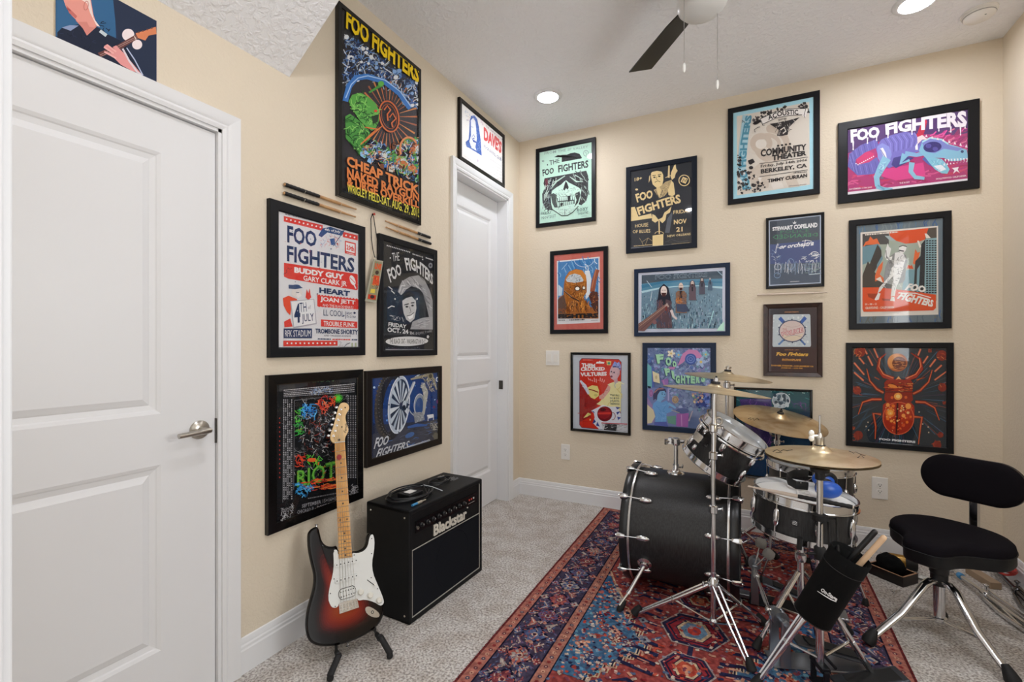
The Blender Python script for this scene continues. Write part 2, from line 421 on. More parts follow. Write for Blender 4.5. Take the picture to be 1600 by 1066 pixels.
class Paint:
    """flat coloured shapes printed on a sheet; photo coordinates are turned into places on the sheet's plane"""
    def __init__(s, wall, plane, org, sc, clip=None):
        s.wall = wall; s.plane = plane; s.org = org; s.s = sc; s.mb = MB(); s.lay = 0; s.clip = clip
    def at(s, x, y):
        p = hit(s.org[0] + x / s.s, s.org[1] + y / s.s, 0 if s.wall == 'L' else 1, s.plane if s.wall == 'L' else -s.plane)
        a = p.y if s.wall == 'L' else p.x; b = p.z
        if s.clip: a = min(max(a, s.clip[0]), s.clip[1]); b = min(max(b, s.clip[2]), s.clip[3])
        return a, b
    def pt(s, a, b):
        d = s.plane + s.lay * 1.2e-5
        return Vector((d, a, b)) if s.wall == 'L' else Vector((a, -d, b))
    def raw(s, ab, fs, col):
        s.lay += 1; s.mb.add([s.pt(*q) for q in ab], fs, hx(col)); return s
    def g(s, pts, col):
        return s.raw([s.at(*p) for p in pts], [list(range(len(pts)))[::-1]], col)
    def e(s, cx, cy, rx, ry, col, rot=0, n=26):
        c, q = math.cos(math.radians(rot)), math.sin(math.radians(rot))
        return s.g([(cx + rx * math.cos(t) * c - ry * math.sin(t) * q, cy + rx * math.cos(t) * q + ry * math.sin(t) * c) for t in [2 * PI * k / n for k in range(n)]], col)
    def l(s, pts, w, col, closed=False):
        if closed: pts = list(pts) + [pts[0]]
        vs = []; fs = []; n = len(pts)
        ws = w if isinstance(w, (list, tuple)) else [w] * n
        for i, (x, y) in enumerate(pts):
            a = pts[max(i - 1, 0)]; b = pts[min(i + 1, n - 1)]
            if closed and i in (0, n - 1): a = pts[-2]; b = pts[1]
            dx, dy = b[0] - a[0], b[1] - a[1]; L = math.hypot(dx, dy) or 1
            nx, ny = -dy / L * ws[i] / 2, dx / L * ws[i] / 2
            vs += [s.at(x + nx, y + ny), s.at(x - nx, y - ny)]
            if i: fs.append((2 * i - 2, 2 * i - 1, 2 * i + 1, 2 * i))
        return s.raw(vs, fs, col)
    def oval(s, cx, cy, rx, ry, w, col, rot=0, a0=0, a1=360, n=28):
        c, q = math.cos(math.radians(rot)), math.sin(math.radians(rot))
        P = [(cx + rx * math.cos(t) * c - ry * math.sin(t) * q, cy + rx * math.cos(t) * q + ry * math.sin(t) * c) for t in [math.radians(a0 + (a1 - a0) * k / n) for k in range(n + 1)]]
        return s.l(P, w, col)
    def t(s, txt, tl, tr, br, bl, col, bold=.0, res=2, shear=0): return s.ta(txt, [tl, tr], [bl, br], col, bold, res, shear)
    def ta(s, txt, top, bot, col, bold=.0, res=2, shear=0):
        vs, fs = glyphs(txt, bold, res, shear); ab = []
        for u, v in vs:
            a = along(top, u); b = along(bot, u); ab.append(s.at(b[0] + (a[0] - b[0]) * v, b[1] + (a[1] - b[1]) * v))
        return s.raw(ab, fs, col)
    def ml(s, a, b, h, col, seed=1):           # a line of print too small to read
        r = random.Random(seed); u = 0; L = math.hypot(b[0] - a[0], b[1] - a[1]); vs = []; fs = []
        while u < 1:
            w = r.uniform(.5, 2.6) * h / L; v = min(u + w, 1); k = len(vs)
            for q, o in ((u, -.5), (v, -.5), (v, .5), (u, .5)): vs.append(s.at(a[0] + (b[0] - a[0]) * q, a[1] + (b[1] - a[1]) * q + o * h))
            fs.append((k, k + 1, k + 2, k + 3)); u = v + .45 * h / L
        return s.raw(vs, fs, col)
    def sc(s, n, pts, size, cols, kind='s', seed=3, ang=None):   # n small strokes, dabs or chips inside an outline
        r = random.Random(seed); xs = [p[0] for p in pts]; ys = [p[1] for p in pts]
        def inside(x, y):
            c = False; j = len(pts) - 1
            for i in range(len(pts)):
                if (pts[i][1] > y) != (pts[j][1] > y) and x < (pts[j][0] - pts[i][0]) * (y - pts[i][1]) / (pts[j][1] - pts[i][1]) + pts[i][0]: c = not c
                j = i
            return c
        k = 0; tries = 0
        while k < n and tries < n * 20:
            tries += 1; x = r.uniform(min(xs), max(xs)); y = r.uniform(min(ys), max(ys))
            if not inside(x, y): continue
            k += 1; z = r.uniform(.5, 1.3) * size; c = r.choice(cols); a = r.uniform(0, 2 * PI) if ang is None else math.radians(ang + r.uniform(-12, 12))
            dx, dy = math.cos(a) * z, math.sin(a) * z
            if kind == 's': q = r.uniform(-.5, .5); s.l([(x - dx, y - dy), (x + q * dy, y - q * dx), (x + dx, y + dy)], max(1.2, size * .22), c)
            elif kind == 'd': s.e(x, y, z, z * r.uniform(.6, 1), c, math.degrees(a), 9)
            else: s.g([(x + z * math.cos(a + v) * r.uniform(.5, 1.2), y + z * math.sin(a + v) * r.uniform(.5, 1.2)) for v in (0, 1.3, 2.5, 3.7, 5)], c)
        return s

def poster(label, wall, corners, fw, fmat, org, sc, paper, d=.022, name='framed_poster', cat='poster', group='framed posters on the walls', glass=True, bevel=0):
    ax = 0 if wall == 'L' else 1
    pts = [hit(x, y, ax, d if wall == 'L' else -d) for x, y in corners]
    A = [p.y if wall == 'L' else p.x for p in pts]; B = [p.z for p in pts]
    a0 = (A[0] + A[3]) / 2; a1 = (A[1] + A[2]) / 2; b1 = (B[0] + B[1]) / 2; b0 = (B[2] + B[3]) / 2
    P3 = (lambda a, b, q: Vector((q, a, b))) if wall == 'L' else (lambda a, b, q: Vector((a, -q, b)))
    t = thing(name, label, cat, P3((a0 + a1) / 2, b0, 0), group)
    prof = [(0, 0), (0, d - .002), (.002, d), (fw - .004, d - (.001 if not bevel else bevel)), (fw, d - .004 - bevel), (fw, 0)]
    loops = [[P3(a0 + i, b0 + i, q), P3(a1 - i, b0 + i, q), P3(a1 - i, b1 - i, q), P3(a0 + i, b1 - i, q)] for i, q in prof]
    obj('frame', MB().ring(loops, True, False), fmat, t, smooth=0)
    op = (a0 + fw, a1 - fw, b0 + fw, b1 - fw)
    pl = d - .009
    pa = Paint(wall, pl, org, sc, op); pa.thing = t; pa.op = op; pa.P3 = P3; pa.d = d; pa.glass = glass
    bk = [(op[0], op[2]), (op[1], op[2]), (op[1], op[3]), (op[0], op[3])]
    k = hx(paper)
    pa.mb.add([P3(a, b, q) for q in (.001, pl) for a, b in bk], [(3, 2, 1, 0), (4, 5, 6, 7), (0, 1, 5, 4), (1, 2, 6, 5), (2, 3, 7, 6), (3, 0, 4, 7)], k)
    return pa
def finish(pa, label=None):
    o = obj('print', pa.mb, INK, pa.thing, smooth=0)
    if pa.glass:
        q = pa.d - .004; a0, a1, b0, b1 = pa.op; g = MB()
        vs = [pa.P3(a, b, z) for z in (q - .002, q) for a, b in ((a0, b0), (a1, b0), (a1, b1), (a0, b1))]
        g.add(vs, [(3, 2, 1, 0), (4, 5, 6, 7), (0, 1, 5, 4), (1, 2, 6, 5), (2, 3, 7, 6), (3, 0, 4, 7)])
        obj('glass_pane', g, GLASS, pa.thing, smooth=0)
    return o
# ================================================================ posters on the left wall
# photo on board above the near door
def photo_print():
    d = .008
    pts = [hit(x, y, 0, d) for x, y in ((87, 0), (245, 128))]
    y0, y1 = pts[0].y, pts[1].y; z0 = pts[1].z; z1 = z0 + .20
    t = thing('photo_print', 'unframed concert photo of a guitarist in a dark shirt above the near door', 'photo', (0, (y0 + y1) / 2, z0))
    obj('backing_board', MB().span((0, y0, z0), (d - .0015, y1, z1)), WHITE, t, smooth=0)
    p = Paint('L', d - .001, (80, 0), 7.894, (y0, y1, z0, z1)); p.thing = t
    k = hx('253352'); p.mb.add([p.pt(y0, z0), p.pt(y1, z0), p.pt(y1, z1), p.pt(y0, z1)], [(0, 1, 2, 3)], k)
    p.g([(60, -60), (760, -60), (790, 250), (800, 470), (600, 380), (60, 450)], '33648f')
    p.g([(760, -60), (1290, 250), (1290, 1000), (1100, 900), (820, 480)], '242f47')
    p.e(950, 430, 75, 75, 'f4e6e8', n=30); p.e(1060, 550, 62, 60, 'f4e6e8', n=30)
    p.g([(75, 400), (130, 345), (330, 300), (420, 330), (560, 330), (600, 350), (700, 430), (850, 500), (960, 600), (1060, 800), (1130, 930), (1000, 900), (500, 690), (75, 480)], '1a2238')
    p.g([(130, 340), (230, 310), (340, 315), (240, 380)], '8f9fc4'); p.sc(14, [(100, 400), (500, 420), (600, 620), (400, 600)], 30, ['0f1526', '25304d'], seed=4)
    p.g([(300, 250), (540, 260), (560, 330), (440, 440), (390, 350)], 'd98a80')
    p.g([(130, -60), (480, -60), (505, 90), (520, 180), (560, 300), (530, 340), (470, 330), (440, 270), (330, 270), (250, 190), (180, 80)], 'e79c90')
    p.g([(280, -60), (470, -60), (490, 60), (520, 220), (600, 330), (560, 320), (480, 160), (440, 40)], 'f3ded8')
    p.g([(180, 60), (240, 120), (320, 200), (300, 230), (220, 160)], 'c9706a'); p.e(215, 118, 34, 10, 'a8504e', 35)
    p.oval(430, 70, 26, 55, 9, 'c77a70', 10)
    p.l([(590, 690), (820, 590), (1060, 450)], [80, 66, 58], '6b3f3c'); p.l([(600, 680), (1050, 455)], 5, 'c9a7a0'); p.l([(610, 700), (1060, 470)], 4, 'c9a7a0')
    p.g([(1040, 410), (1150, 380), (1290, 330), (1300, 420), (1200, 440), (1160, 500), (1070, 470)], 'd9855c'); p.l([(1025, 445), (1045, 490)], 8, 'f0e5dc')
    for x in (1080, 1130, 1185, 1240): p.e(x, 400 - (x - 1080) * .33, 11, 11, '7b4a3a', n=10)
    p.g([(650, 570), (690, 545), (780, 610), (760, 580), (800, 560), (900, 660), (1100, 900), (1000, 880), (860, 800), (780, 720), (660, 650), (650, 625), (740, 660)], 'e59a98')
    p.l([(650, 580), (770, 660)], 20, 'efb0ac'); p.l([(690, 555), (800, 640)], 20, 'efb0ac'); p.l([(655, 640), (800, 720)], 18, 'f0b5b0')
    p.l([(880, 600), (960, 750), (1060, 890), (1130, 930)], 22, 'dfd3da'); p.l([(930, 590), (1030, 740), (1130, 930)], 14, 'b9c4e0'); p.l([(600, 380), (680, 440)], 40, 'c8d3d8')
    p.sc(6, [(600, 270), (720, 270), (720, 380), (600, 380)], 40, ['101828'], seed=2)
    obj('print', p.mb, INK, t, smooth=0)
photo_print()

# tall yellow/blue/orange gig poster
p = poster('tall glossy black framed gig poster with yellow title and green monster', 'L', [(530, 3), (657.5, 105.5), (659.5, 351), (527.5, 307)], .026, GLOSS, (420, 0), 2.9615, '1b1a1e')
p.g([(350, 145), (692, 395), (692, 850), (350, 720)], '24212a')
for k in range(30):
    a = 2 * PI * k / 30; c, q = math.cos(a), math.sin(a)
    p.l([(552 + c * 55, 540 + q * 78), (552 + c * 135, 540 + q * 190)], [2, 8], ['c9703a', 'a85a36', 'd98a4a'][k % 3])
p.sc(330, [(350, 150), (690, 390), (692, 520), (640, 500), (560, 410), (450, 350), (390, 350), (350, 430)], 17, ['4a7fc6', '7ea9e0', 'dfe6ee', '1d2a48', '3560a0', '9fb6cf'], 's', 11)
p.sc(80, [(350, 150), (690, 390), (692, 520), (560, 410), (450, 350), (350, 400)], 9, ['8fb4e4', '23365e', 'e8edf2'], 'd', 12)
p.l([(350, 470), (368, 400), (400, 362), (450, 355), (530, 378), (600, 432), (650, 505)], [26, 28, 28, 26, 24, 24, 20], '3f78c2')
p.l([(352, 455), (378, 392), (410, 362), (455, 352), (535, 372), (605, 425), (655, 495)], 5, 'a5c8ee')
p.oval(553, 540, 44, 72, 7, 'c8683a', -12); p.oval(553, 540, 34, 58, 3, 'a5532f', -12)
p.l([(530, 510), (545, 490), (560, 510), (545, 530), (548, 560)], 7, 'c8683a'); p.l([(555, 545), (570, 525), (585, 550), (565, 570), (570, 590)], 7, 'c8683a')
p.g([(366, 470), (382, 440), (420, 430), (455, 448), (490, 478), (508, 515), (506, 560), (490, 598), (472, 606), (450, 590), (418, 560), (385, 510)], '5aa648')
p.g([(350, 540), (372, 528), (410, 556), (462, 606), (470, 640), (440, 668), (430, 730), (395, 690), (352, 640)], '4b9440')
p.l([(460, 430), (500, 405), (520, 392)], [8, 12, 20], '4b9440'); p.e(516, 388, 14, 12, '62b04e')
p.sc(60, [(366, 470), (420, 430), (508, 515), (490, 598), (385, 510)], 16, ['2c6a2c', '8fd06a', '1d4a22', '7cc45c'], 's', 5)
p.sc(60, [(350, 540), (410, 556), (466, 620), (430, 730), (352, 640)], 16, ['235a26', '86c964', '17401c'], 's', 6)
p.e(490, 515, 7, 6, 'd8452f'); p.g([(470, 540), (505, 530), (500, 565), (478, 575)], '20381e'); p.l([(420, 670), (470, 625), (520, 585)], [4, 12, 4], 'd9793d'); p.l([(440, 590), (500, 600)], 5, 'd9793d')
p.sc(150, [(425, 700), (470, 650), (540, 680), (692, 640), (692, 845), (560, 790), (430, 730)], 17, ['3f74bd', '8fc2ef', '4f9a43', 'c96f3b', 'd8d6cc', '1b2440', '6f8fb5', '7b4a2f'], 'c', 8)
p.sc(220, [(425, 700), (470, 650), (540, 680), (692, 640), (692, 845), (560, 790), (430, 730)], 13, ['14151f', 'bcd4ec', '2e5a96', '77b35c', 'e0a070'], 's', 9)
p.oval(640, 690, 40, 52, 9, 'd98a55', 0, 150, 330)
p.t('FOO FIGHTERS', (352, 44), (690, 318), (688, 390), (349, 134), 'f2cf1c', .04, 2)
p.t('CHEAP TRICK', (353, 720), (690, 862), (690, 905), (353, 768), 'dd8446', .04, 2)
p.t('NAKED RAYGUN', (354, 774), (690, 902), (690, 936), (354, 826), 'd67c40', .04, 2)
p.t('& URGE OVERKILL', (354, 816), (690, 936), (690, 966), (354, 862), 'd67c40', .04, 2)
p.t('WRIGLEY FIELD-SAT. AUG. 29, 2015', (356, 852), (693, 968), (693, 1016), (356, 896), 'e3d94c', .01, 2)
finish(p)

# white poster over the far door
p = poster('wide black framed white poster with a blue bearded face over the far door', 'L', [(720, 150.5), (790, 213), (788, 292.4), (718, 248.6)], .028, BROWNB, (700, 140), 6.667, 'f1efec')
p.g([(225, 330), (240, 275), (275, 268), (305, 310), (320, 380), (340, 520), (352, 690), (290, 650), (190, 590), (185, 545), (215, 520), (222, 430)], '3a63b4')
p.g([(238, 320), (262, 295), (285, 330), (295, 420), (300, 520), (285, 600), (300, 640), (245, 610), (222, 540), (240, 480)], 'eef0f4')
p.g([(240, 480), (262, 520), (292, 540), (300, 560), (262, 545)], '2c4f9c'); p.l([(255, 490), (265, 465), (282, 500)], 6, '2c4f9c'); p.l([(240, 385), (262, 395)], 4, '5577bb'); p.e(268, 510, 10, 6, '2c4f9c', 30)
p.sc(40, [(225, 330), (240, 275), (275, 268), (305, 310), (320, 380), (345, 680), (310, 640), (300, 520), (285, 330), (262, 295)], 12, ['27488f', '6f8fd0', 'a9bfe6'], 's', 8); p.sc(30, [(185, 545), (222, 540), (245, 610), (300, 640), (345, 685), (290, 650), (190, 590)], 12, ['27488f', '6f8fd0'], 's', 9)
p.ta("DAVE'S", [(372, 380), (440, 440), (500, 480), (562, 555)], [(372, 525), (440, 575), (495, 625), (552, 672)], 'd8484a', .05)
p.t('THE ONE & O.N.L.Y', (390, 365), (565, 515), (565, 532), (390, 385), '8b6f7d', .0, 1)
p.t('ROCK & ROLL CLUB', (370, 568), (555, 715), (555, 750), (370, 600), '7d88a8', .02, 1)
for k in range(5): p.ml((430, 720 + 34 * k), (555, 800 + 32 * k), 5, 'c9c3c8', k)
p.sc(10, [(175, 210), (240, 200), (230, 340), (180, 340)], 14, ['c9a3a0', '9fb0cf'], 's', 3); p.sc(8, [(330, 300), (380, 350), (360, 380)], 10, ['c9a3b8'], 's', 5)
p.e(310, 740, 7, 14, 'c8b8cc'); p.l([(168, 690), (300, 775), (555, 960)], 3, 'd2ccd4')
finish(p)

# red white and blue festival poster
p = poster('black framed red, white and navy letterpress festival poster left of the hanging pass', 'L', [(422.6, 309.6), (572, 355), (570.8, 555.3), (421.6, 559)], .042, SATIN, (415, 300), 3.945, 'd9d9dc')
R, N, Wt = 'd63c33', '26375e', 'e6e4e4'
p.ml((120, 136), (350, 190), 6, '6a6a78', 2)
p.g([(112, 148), (352, 205), (352, 240), (112, 182)], R); p.g([(476, 245), (568, 268), (568, 300), (476, 278)], R)
for k in range(9): p.e(130 + k * 26, 168 + k * 6.3, 6, 6, Wt, n=5)
for k in range(3): p.e(496 + k * 26, 268 + k * 6.3, 6, 6, Wt, n=5)
p.t('FOO', (133, 204), (314, 246), (314, 342), (133, 312), N, .03); p.t('FIGHTERS', (131, 328), (549, 408), (547, 500), (131, 428), N, .03)
p.g([(325, 268), (350, 225), (400, 215), (470, 240), (488, 236), (470, 270), (430, 262), (380, 250), (345, 280)], '33507f'); p.t('4th of July', (365, 222), (462, 240), (460, 258), (362, 242), Wt, .02, 1)
p.sc(40, [(330, 300), (410, 260), (470, 290), (450, 350), (340, 340)], 10, ['5a6c98', 'd6706a', '8fa2c4', 'd9a5a2'], 's', 6); p.g([(395, 290), (425, 285), (428, 325), (405, 328)], '3b5a90'); p.l([(415, 335), (480, 245)], 4, '3c4a70')
p.g([(488, 300), (555, 316), (555, 395), (488, 378)], R); p.g([(495, 310), (548, 323), (548, 378), (495, 364)], Wt); p.t('20th', (498, 322), (545, 334), (545, 370), (498, 356), R, .04, 1); p.ml((500, 375), (545, 386), 5, Wt, 4)
p.g([(108, 436), (135, 440), (560, 505), (572, 512), (572, 600), (560, 606), (140, 535), (108, 520)], R)
for k in range(10): p.e(572, 512 + k * 10, 6, 5, 'd9d9dc', n=8); p.e(108, 440 + k * 9, 5, 5, 'd9d9dc', n=8)
p.t('BUDDY GUY', (176, 462), (482, 508), (482, 542), (176, 498), Wt, .05); p.t('GARY CLARK JR', (232, 514), (500, 552), (500, 592), (232, 556), Wt, .02)
p.e(535, 545, 16, 32, Wt, -20); p.l([(520, 530), (550, 560)], 4, R); p.l([(545, 575), (556, 596)], 7, Wt); p.sc(8, [(110, 460), (160, 465), (160, 510), (112, 500)], 12, ['c22a26', '4a2a30'], 's', 9)
p.t('HEART', (330, 588), (520, 612), (518, 644), (330, 622), N, .05)
p.g([(318, 632), (572, 658), (572, 726), (318, 708)], R)
for k in range(14): p.e(320 + k * 19.2, 632 + k * 2, 6, 5, 'd9d9dc', n=8); p.e(320 + k * 19.2, 710 + k * 1.4, 6, 5, 'd9d9dc', n=8)
p.t('JOAN JETT', (336, 644), (552, 670), (552, 702), (336, 680), Wt, .03); p.t('AND THE BLACKHEARTS', (350, 690), (540, 706), (540, 720), (350, 704), Wt, 0, 1)
p.t('LL COOL J', (356, 724), (495, 736), (495, 782), (356, 774), N, .0); p.t('FEAT.', (504, 740), (534, 744), (534, 758), (504, 756), N, 0, 1); p.t('DJ Z-TRIP', (504, 762), (556, 766), (556, 782), (504, 779), N, 0, 1); p.e(547, 746, 8, 8, N, n=5)
p.g([(340, 786), (564, 800), (564, 840), (340, 830)], R); p.t('TROUBLE FUNK', (356, 795), (548, 807), (548, 834), (356, 826), Wt, .02)
p.t('TROMBONE SHORTY', (306, 842), (568, 850), (568, 880), (306, 872), N, .03); p.t('AND ORLEANS AVENUE', (358, 880), (524, 884), (524, 894), (358, 890), '5a5568', 0, 1)
p.ml((320, 906), (400, 908), 7, N, 5); p.ml((410, 909), (520, 911), 7, R, 6); p.ml((530, 911), (564, 912), 7, N, 7)
# sitting cartoon man behind a placard
p.g([(105, 655), (140, 640), (190, 660), (205, 690), (160, 700), (150, 760), (130, 740), (110, 700)], 'dd4a2c'); p.g([(112, 800), (150, 780), (165, 830), (115, 835)], 'd63c33')
p.e(192, 622, 34, 28, 'ddd6d2'); p.g([(205, 615), (222, 640), (198, 655), (185, 640)], 'e9e4e2'); p.l([(185, 618), (205, 622)], 4, N); p.g([(140, 572), (200, 575), (228, 592), (180, 600), (140, 596)], '3b5078')
p.g([(245, 650), (252, 600), (262, 625), (270, 595), (275, 630), (280, 650), (262, 668)], 'd63c33'); p.e(185, 585, 30, 14, '3b5078')
p.g([(150, 672), (298, 660), (314, 815), (170, 840)], 'a9a9b2'); p.g([(156, 676), (294, 664), (308, 808), (174, 832)], 'e2e2e4')
p.t('4', (172, 690), (210, 688), (214, 805), (176, 810), N, .04); p.t('TH', (206, 684), (248, 680), (252, 738), (210, 742), N, .0); p.t('of', (258, 700), (276, 698), (277, 722), (259, 724), '7a6a78', 0, 1); p.t('JULY', (220, 754), (294, 748), (300, 808), (224, 816), N, .01)
p.g([(110, 842), (284, 842), (284, 902), (110, 902)], N); p.t('RFK STADIUM', (118, 853), (276, 852), (276, 892), (118, 893), Wt, .0)
p.g([(108, 917), (442, 917), (442, 948), (108, 952)], R)
for k in range(12): p.e(132 + k * 26.5, 933, 6, 6, Wt, n=5)
p.sc(10, [(448, 925), (500, 925), (500, 962), (448, 962)], 8, ['8a8a98', 'a9a0a0'], 's', 8); p.g([(528, 930), (536, 930), (536, 965), (528, 965)], 'a9b58f'); p.g([(550, 930), (558, 930), (558, 965), (550, 965)], 'a9b58f'); p.l([(482, 962), (498, 940), (520, 930)], 4, '555566')
p.sc(26, [(110, 210), (560, 330), (560, 900), (300, 640), (110, 560)], 4, ['b54a48', '4a5a80'], 'd', 15)
finish(p)

# black and white gig poster
p = poster('black framed black and white gig poster with a hand over a grinning head', 'L', [(595, 365), (685, 391.5), (682.5, 556), (592, 557)], .034, SATIN, (560, 320), 4.264, '232427')
Wt = 'd8d8d8'
for k in range(14): p.e(192 + k * 11.5, 272 + k * 3.4, 4, 5, Wt, n=6)
p.ml((360, 328), (430, 350), 8, 'b0b0b0', 2)
for k in range(6): p.e(452 + k * 9.5, 354 + k * 3.2, 4, 5, Wt, n=6)
p.e(480, 405, 14, 18, '8c8c90'); p.e(480, 405, 6, 8, '3a3a40')
p.t('THE', (222, 322), (270, 316), (274, 372), (230, 378), Wt, .0)
p.ta('FOO', [(188, 432), (230, 410), (275, 392)], [(214, 522), (255, 490), (290, 462)], Wt, .03)
p.ta('FIGHTERS', [(304, 352), (360, 355), (420, 385), (460, 420), (496, 470)], [(322, 440), (370, 440), (420, 470), (460, 505), (496, 536)], Wt, .03)
p.e(212, 355, 4, 5, Wt); p.e(428, 365, 4, 5, Wt)
p.g([(190, 545), (405, 585), (405, 760), (330, 800), (190, 770)], '1f2c3e')
p.g([(262, 580), (275, 540), (290, 510), (340, 480), (400, 470), (440, 500), (475, 570), (495, 640), (495, 780), (470, 750), (445, 640), (430, 590), (400, 555), (350, 545), (318, 565), (300, 590), (280, 600)], '9c9c9e')
p.sc(34, [(290, 520), (400, 475), (440, 500), (490, 640), (480, 740), (430, 590), (350, 540)], 16, ['d8d8da', '6a6a6e', 'c0c0c4', '55555a'], 's', 4, 50)
p.l([(272, 585), (285, 540), (312, 540)], 7, 'd0d0d2'); p.l([(285, 600), (300, 560), (330, 555)], 6, 'c8c8ca')
p.g([(345, 830), (360, 780), (420, 755), (495, 745), (495, 832)], 'a6a6a8'); p.sc(14, [(350, 825), (380, 780), (490, 760), (490, 830)], 16, ['8a8a8e', 'c6c6c8'], 's', 7, -10)
p.g([(292, 640), (300, 600), (330, 580), (360, 592), (380, 630), (386, 690), (372, 760), (345, 785), (318, 765), (300, 720), (294, 680)], 'c6c6c6')
p.g([(292, 640), (298, 600), (318, 580), (345, 576), (372, 604), (380, 640), (355, 612), (318, 622)], '17171a'); p.l([(305, 668), (335, 660)], 7, '2a2a2e'); p.l([(348, 655), (372, 652)], 7, '2a2a2e'); p.e(322, 680, 10, 6, '2a2a2e'); p.e(360, 672, 9, 6, '2a2a2e')
p.g([(325, 745), (350, 738), (368, 722), (362, 752), (340, 765)], 'f2f2f2'); p.l([(322, 742), (350, 735), (370, 718)], 4, '2a2a2e'); p.l([(340, 680), (350, 715), (338, 722)], 4, '77777a')
p.l([(200, 545), (225, 565), (218, 572), (240, 592)], 6, Wt); p.l([(195, 690), (220, 675), (240, 680)], 7, Wt); p.sc(12, [(205, 740), (270, 730), (300, 770), (210, 770)], 12, [Wt, '9a9a9e'], 's', 3)
p.e(390, 628, 5, 7, Wt); p.e(243, 628, 4, 6, Wt)
p.t('FRIDAY', (200, 782), (320, 800), (318, 824), (198, 810), Wt, .03); p.t('OCT. 24', (192, 815), (332, 832), (332, 862), (192, 848), Wt, .04); p.t('TH', (340, 845), (366, 848), (366, 866), (340, 864), Wt, .02, 1); p.t('DOORS 7:30PM', (382, 850), (486, 836), (486, 852), (382, 866), 'a8a8aa', .0, 1)
p.e(322, 910, 142, 32, Wt, -1); p.t('THE BLACK CAT - WASHINGTON D.C.', (205, 890), (448, 898), (448, 928), (205, 926), '18181a', .01, 1); p.e(462, 880, 9, 12, Wt, n=5); p.l([(180, 965), (495, 968)], 6, '9a9a9e')
finish(p)

# black festival poster with neon art
p = poster('black framed black line-up poster with neon creature art behind the guitar neck', 'L', [(421, 585), (569, 578.5), (567.5, 781), (417.5, 836)], .042, GLOSS, (415, 570), 3.945, '131418')
p.g([(85, 108), (260, 95), (260, 130), (85, 168)], '3a3a3d'); p.g([(455, 85), (568, 80), (560, 110), (455, 112)], '343437')
p.t('F R I D A Y', (265, 97), (428, 92), (428, 104), (265, 110), '4f7a52', .02, 1)
for k in range(5): p.ml((112, 158 + k * 10), (548, 118 + k * 12), 5, ['c9c9cc', '9a9aa0', 'b5b5ba'][k % 3], k)
for k in range(5): p.l([(112 + 12 * k, 212), (106 + 11 * k, 850 - 14 * k)], 4, '6f7074')
for k in range(5):
    for j in range(46): p.l([(112 + 11.6 * k, 214 + j * 13.5), (112 + 11.6 * k - .1, 222 + j * 13.5)], 6, ['b9b9bd', '131418', '8a8a90', 'a2a2a8'][(j * 7 + k * 3 + j * j) % 4])
for k in range(4):
    for j in range(38): p.l([(508 + 14 * k, 190 + j * 13.5), (508 + 14 * k, 198 + j * 13.5)], 7, ['8f8f94', '131418', '6a6a70'][(j * 5 + k * 3 + j * j) % 3])
for j in range(14): p.e(82, 330 + j * 28, 4, 5, 'b03a30', n=8)
art = [(170, 225), (300, 200), (500, 190), (500, 480), (430, 520), (430, 760), (170, 760)]
p.l([(172, 220), (168, 770)], 3, '77777c'); p.l([(172, 220), (500, 185)], 3, '77777c'); p.l([(500, 185), (500, 740)], 3, '55555a')
p.sc(300, art, 14, ['3c3e44', '6c6e72', 'a8a8aa', '24262c', '565a60'], 's', 21)
p.sc(44, [(200, 260), (290, 240), (310, 320), (230, 330)], 20, ['2a78c8', '3f9ae0', '1d4f8c', '66b8ee'], 's', 22); p.sc(30, [(300, 240), (360, 180), (380, 260), (350, 300)], 18, ['d84a32', 'b8322a', 'e87a52'], 's', 23)
for k in range(16): a = 2 * PI * k / 16; p.l([(438, 206), (438 + 30 * math.cos(a), 206 + 30 * math.sin(a))], [6, 2], '52c83a')
p.sc(18, [(385, 200), (420, 200), (420, 250), (390, 250)], 14, ['e0602e', 'd03f2a'], 's', 24); p.sc(34, [(170, 300), (215, 260), (225, 420), (185, 440)], 18, ['3aa848', '62c83c', '2a7a3a'], 's', 25)
p.sc(170, [(200, 300), (330, 280), (460, 330), (440, 560), (200, 550)], 13, ['a2a2a4', '7a4036', 'a8402e', '4a5a72', 'c4c4c6', '3a3c40', '5a5c60'], 's', 26); p.sc(20, [(170, 560), (230, 560), (220, 640), (175, 640)], 16, ['e0502e', 'c83a26'], 's', 27)
p.sc(26, [(240, 560), (330, 560), (320, 620), (250, 610)], 16, ['5ac838', '3f9a30', 'e86a2e'], 's', 28); p.e(270, 586, 26, 12, 'd85a2a')
p.t('RIOT', (180, 655), (425, 585), (425, 715), (180, 755), '2c6a28', .04, 2); p.t('RIOT', (182, 652), (424, 588), (424, 706), (182, 748), '62a83a', .0, 2); p.sc(70, [(180, 650), (425, 590), (425, 710), (180, 750)], 10, ['16181a', '2a4a22', '8ac84a', '1a2a18', 'b8402a'], 's', 41)
p.sc(40, [(180, 720), (430, 690), (430, 760), (250, 775)], 26, ['d84a2a', 'e07a3a', 'a83222'], 's', 29, -8); p.sc(36, [(165, 720), (280, 740), (260, 800), (200, 815)], 20, ['2f8ac8', '58b0e0', '1f5a8a'], 's', 30)
p.sc(50, [(250, 160), (380, 130), (400, 170), (270, 185)], 10, ['8fb0d8', 'd8d8da', '4a6a98'], 's', 31); p.sc(40, [(80, 880), (150, 860), (180, 910), (80, 960)], 12, ['b8b8ba', '8a8a8e'], 's', 32); p.sc(40, [(510, 740), (560, 735), (560, 800), (500, 810)], 12, ['9a9a9e', '6a6a6e'], 's', 33)
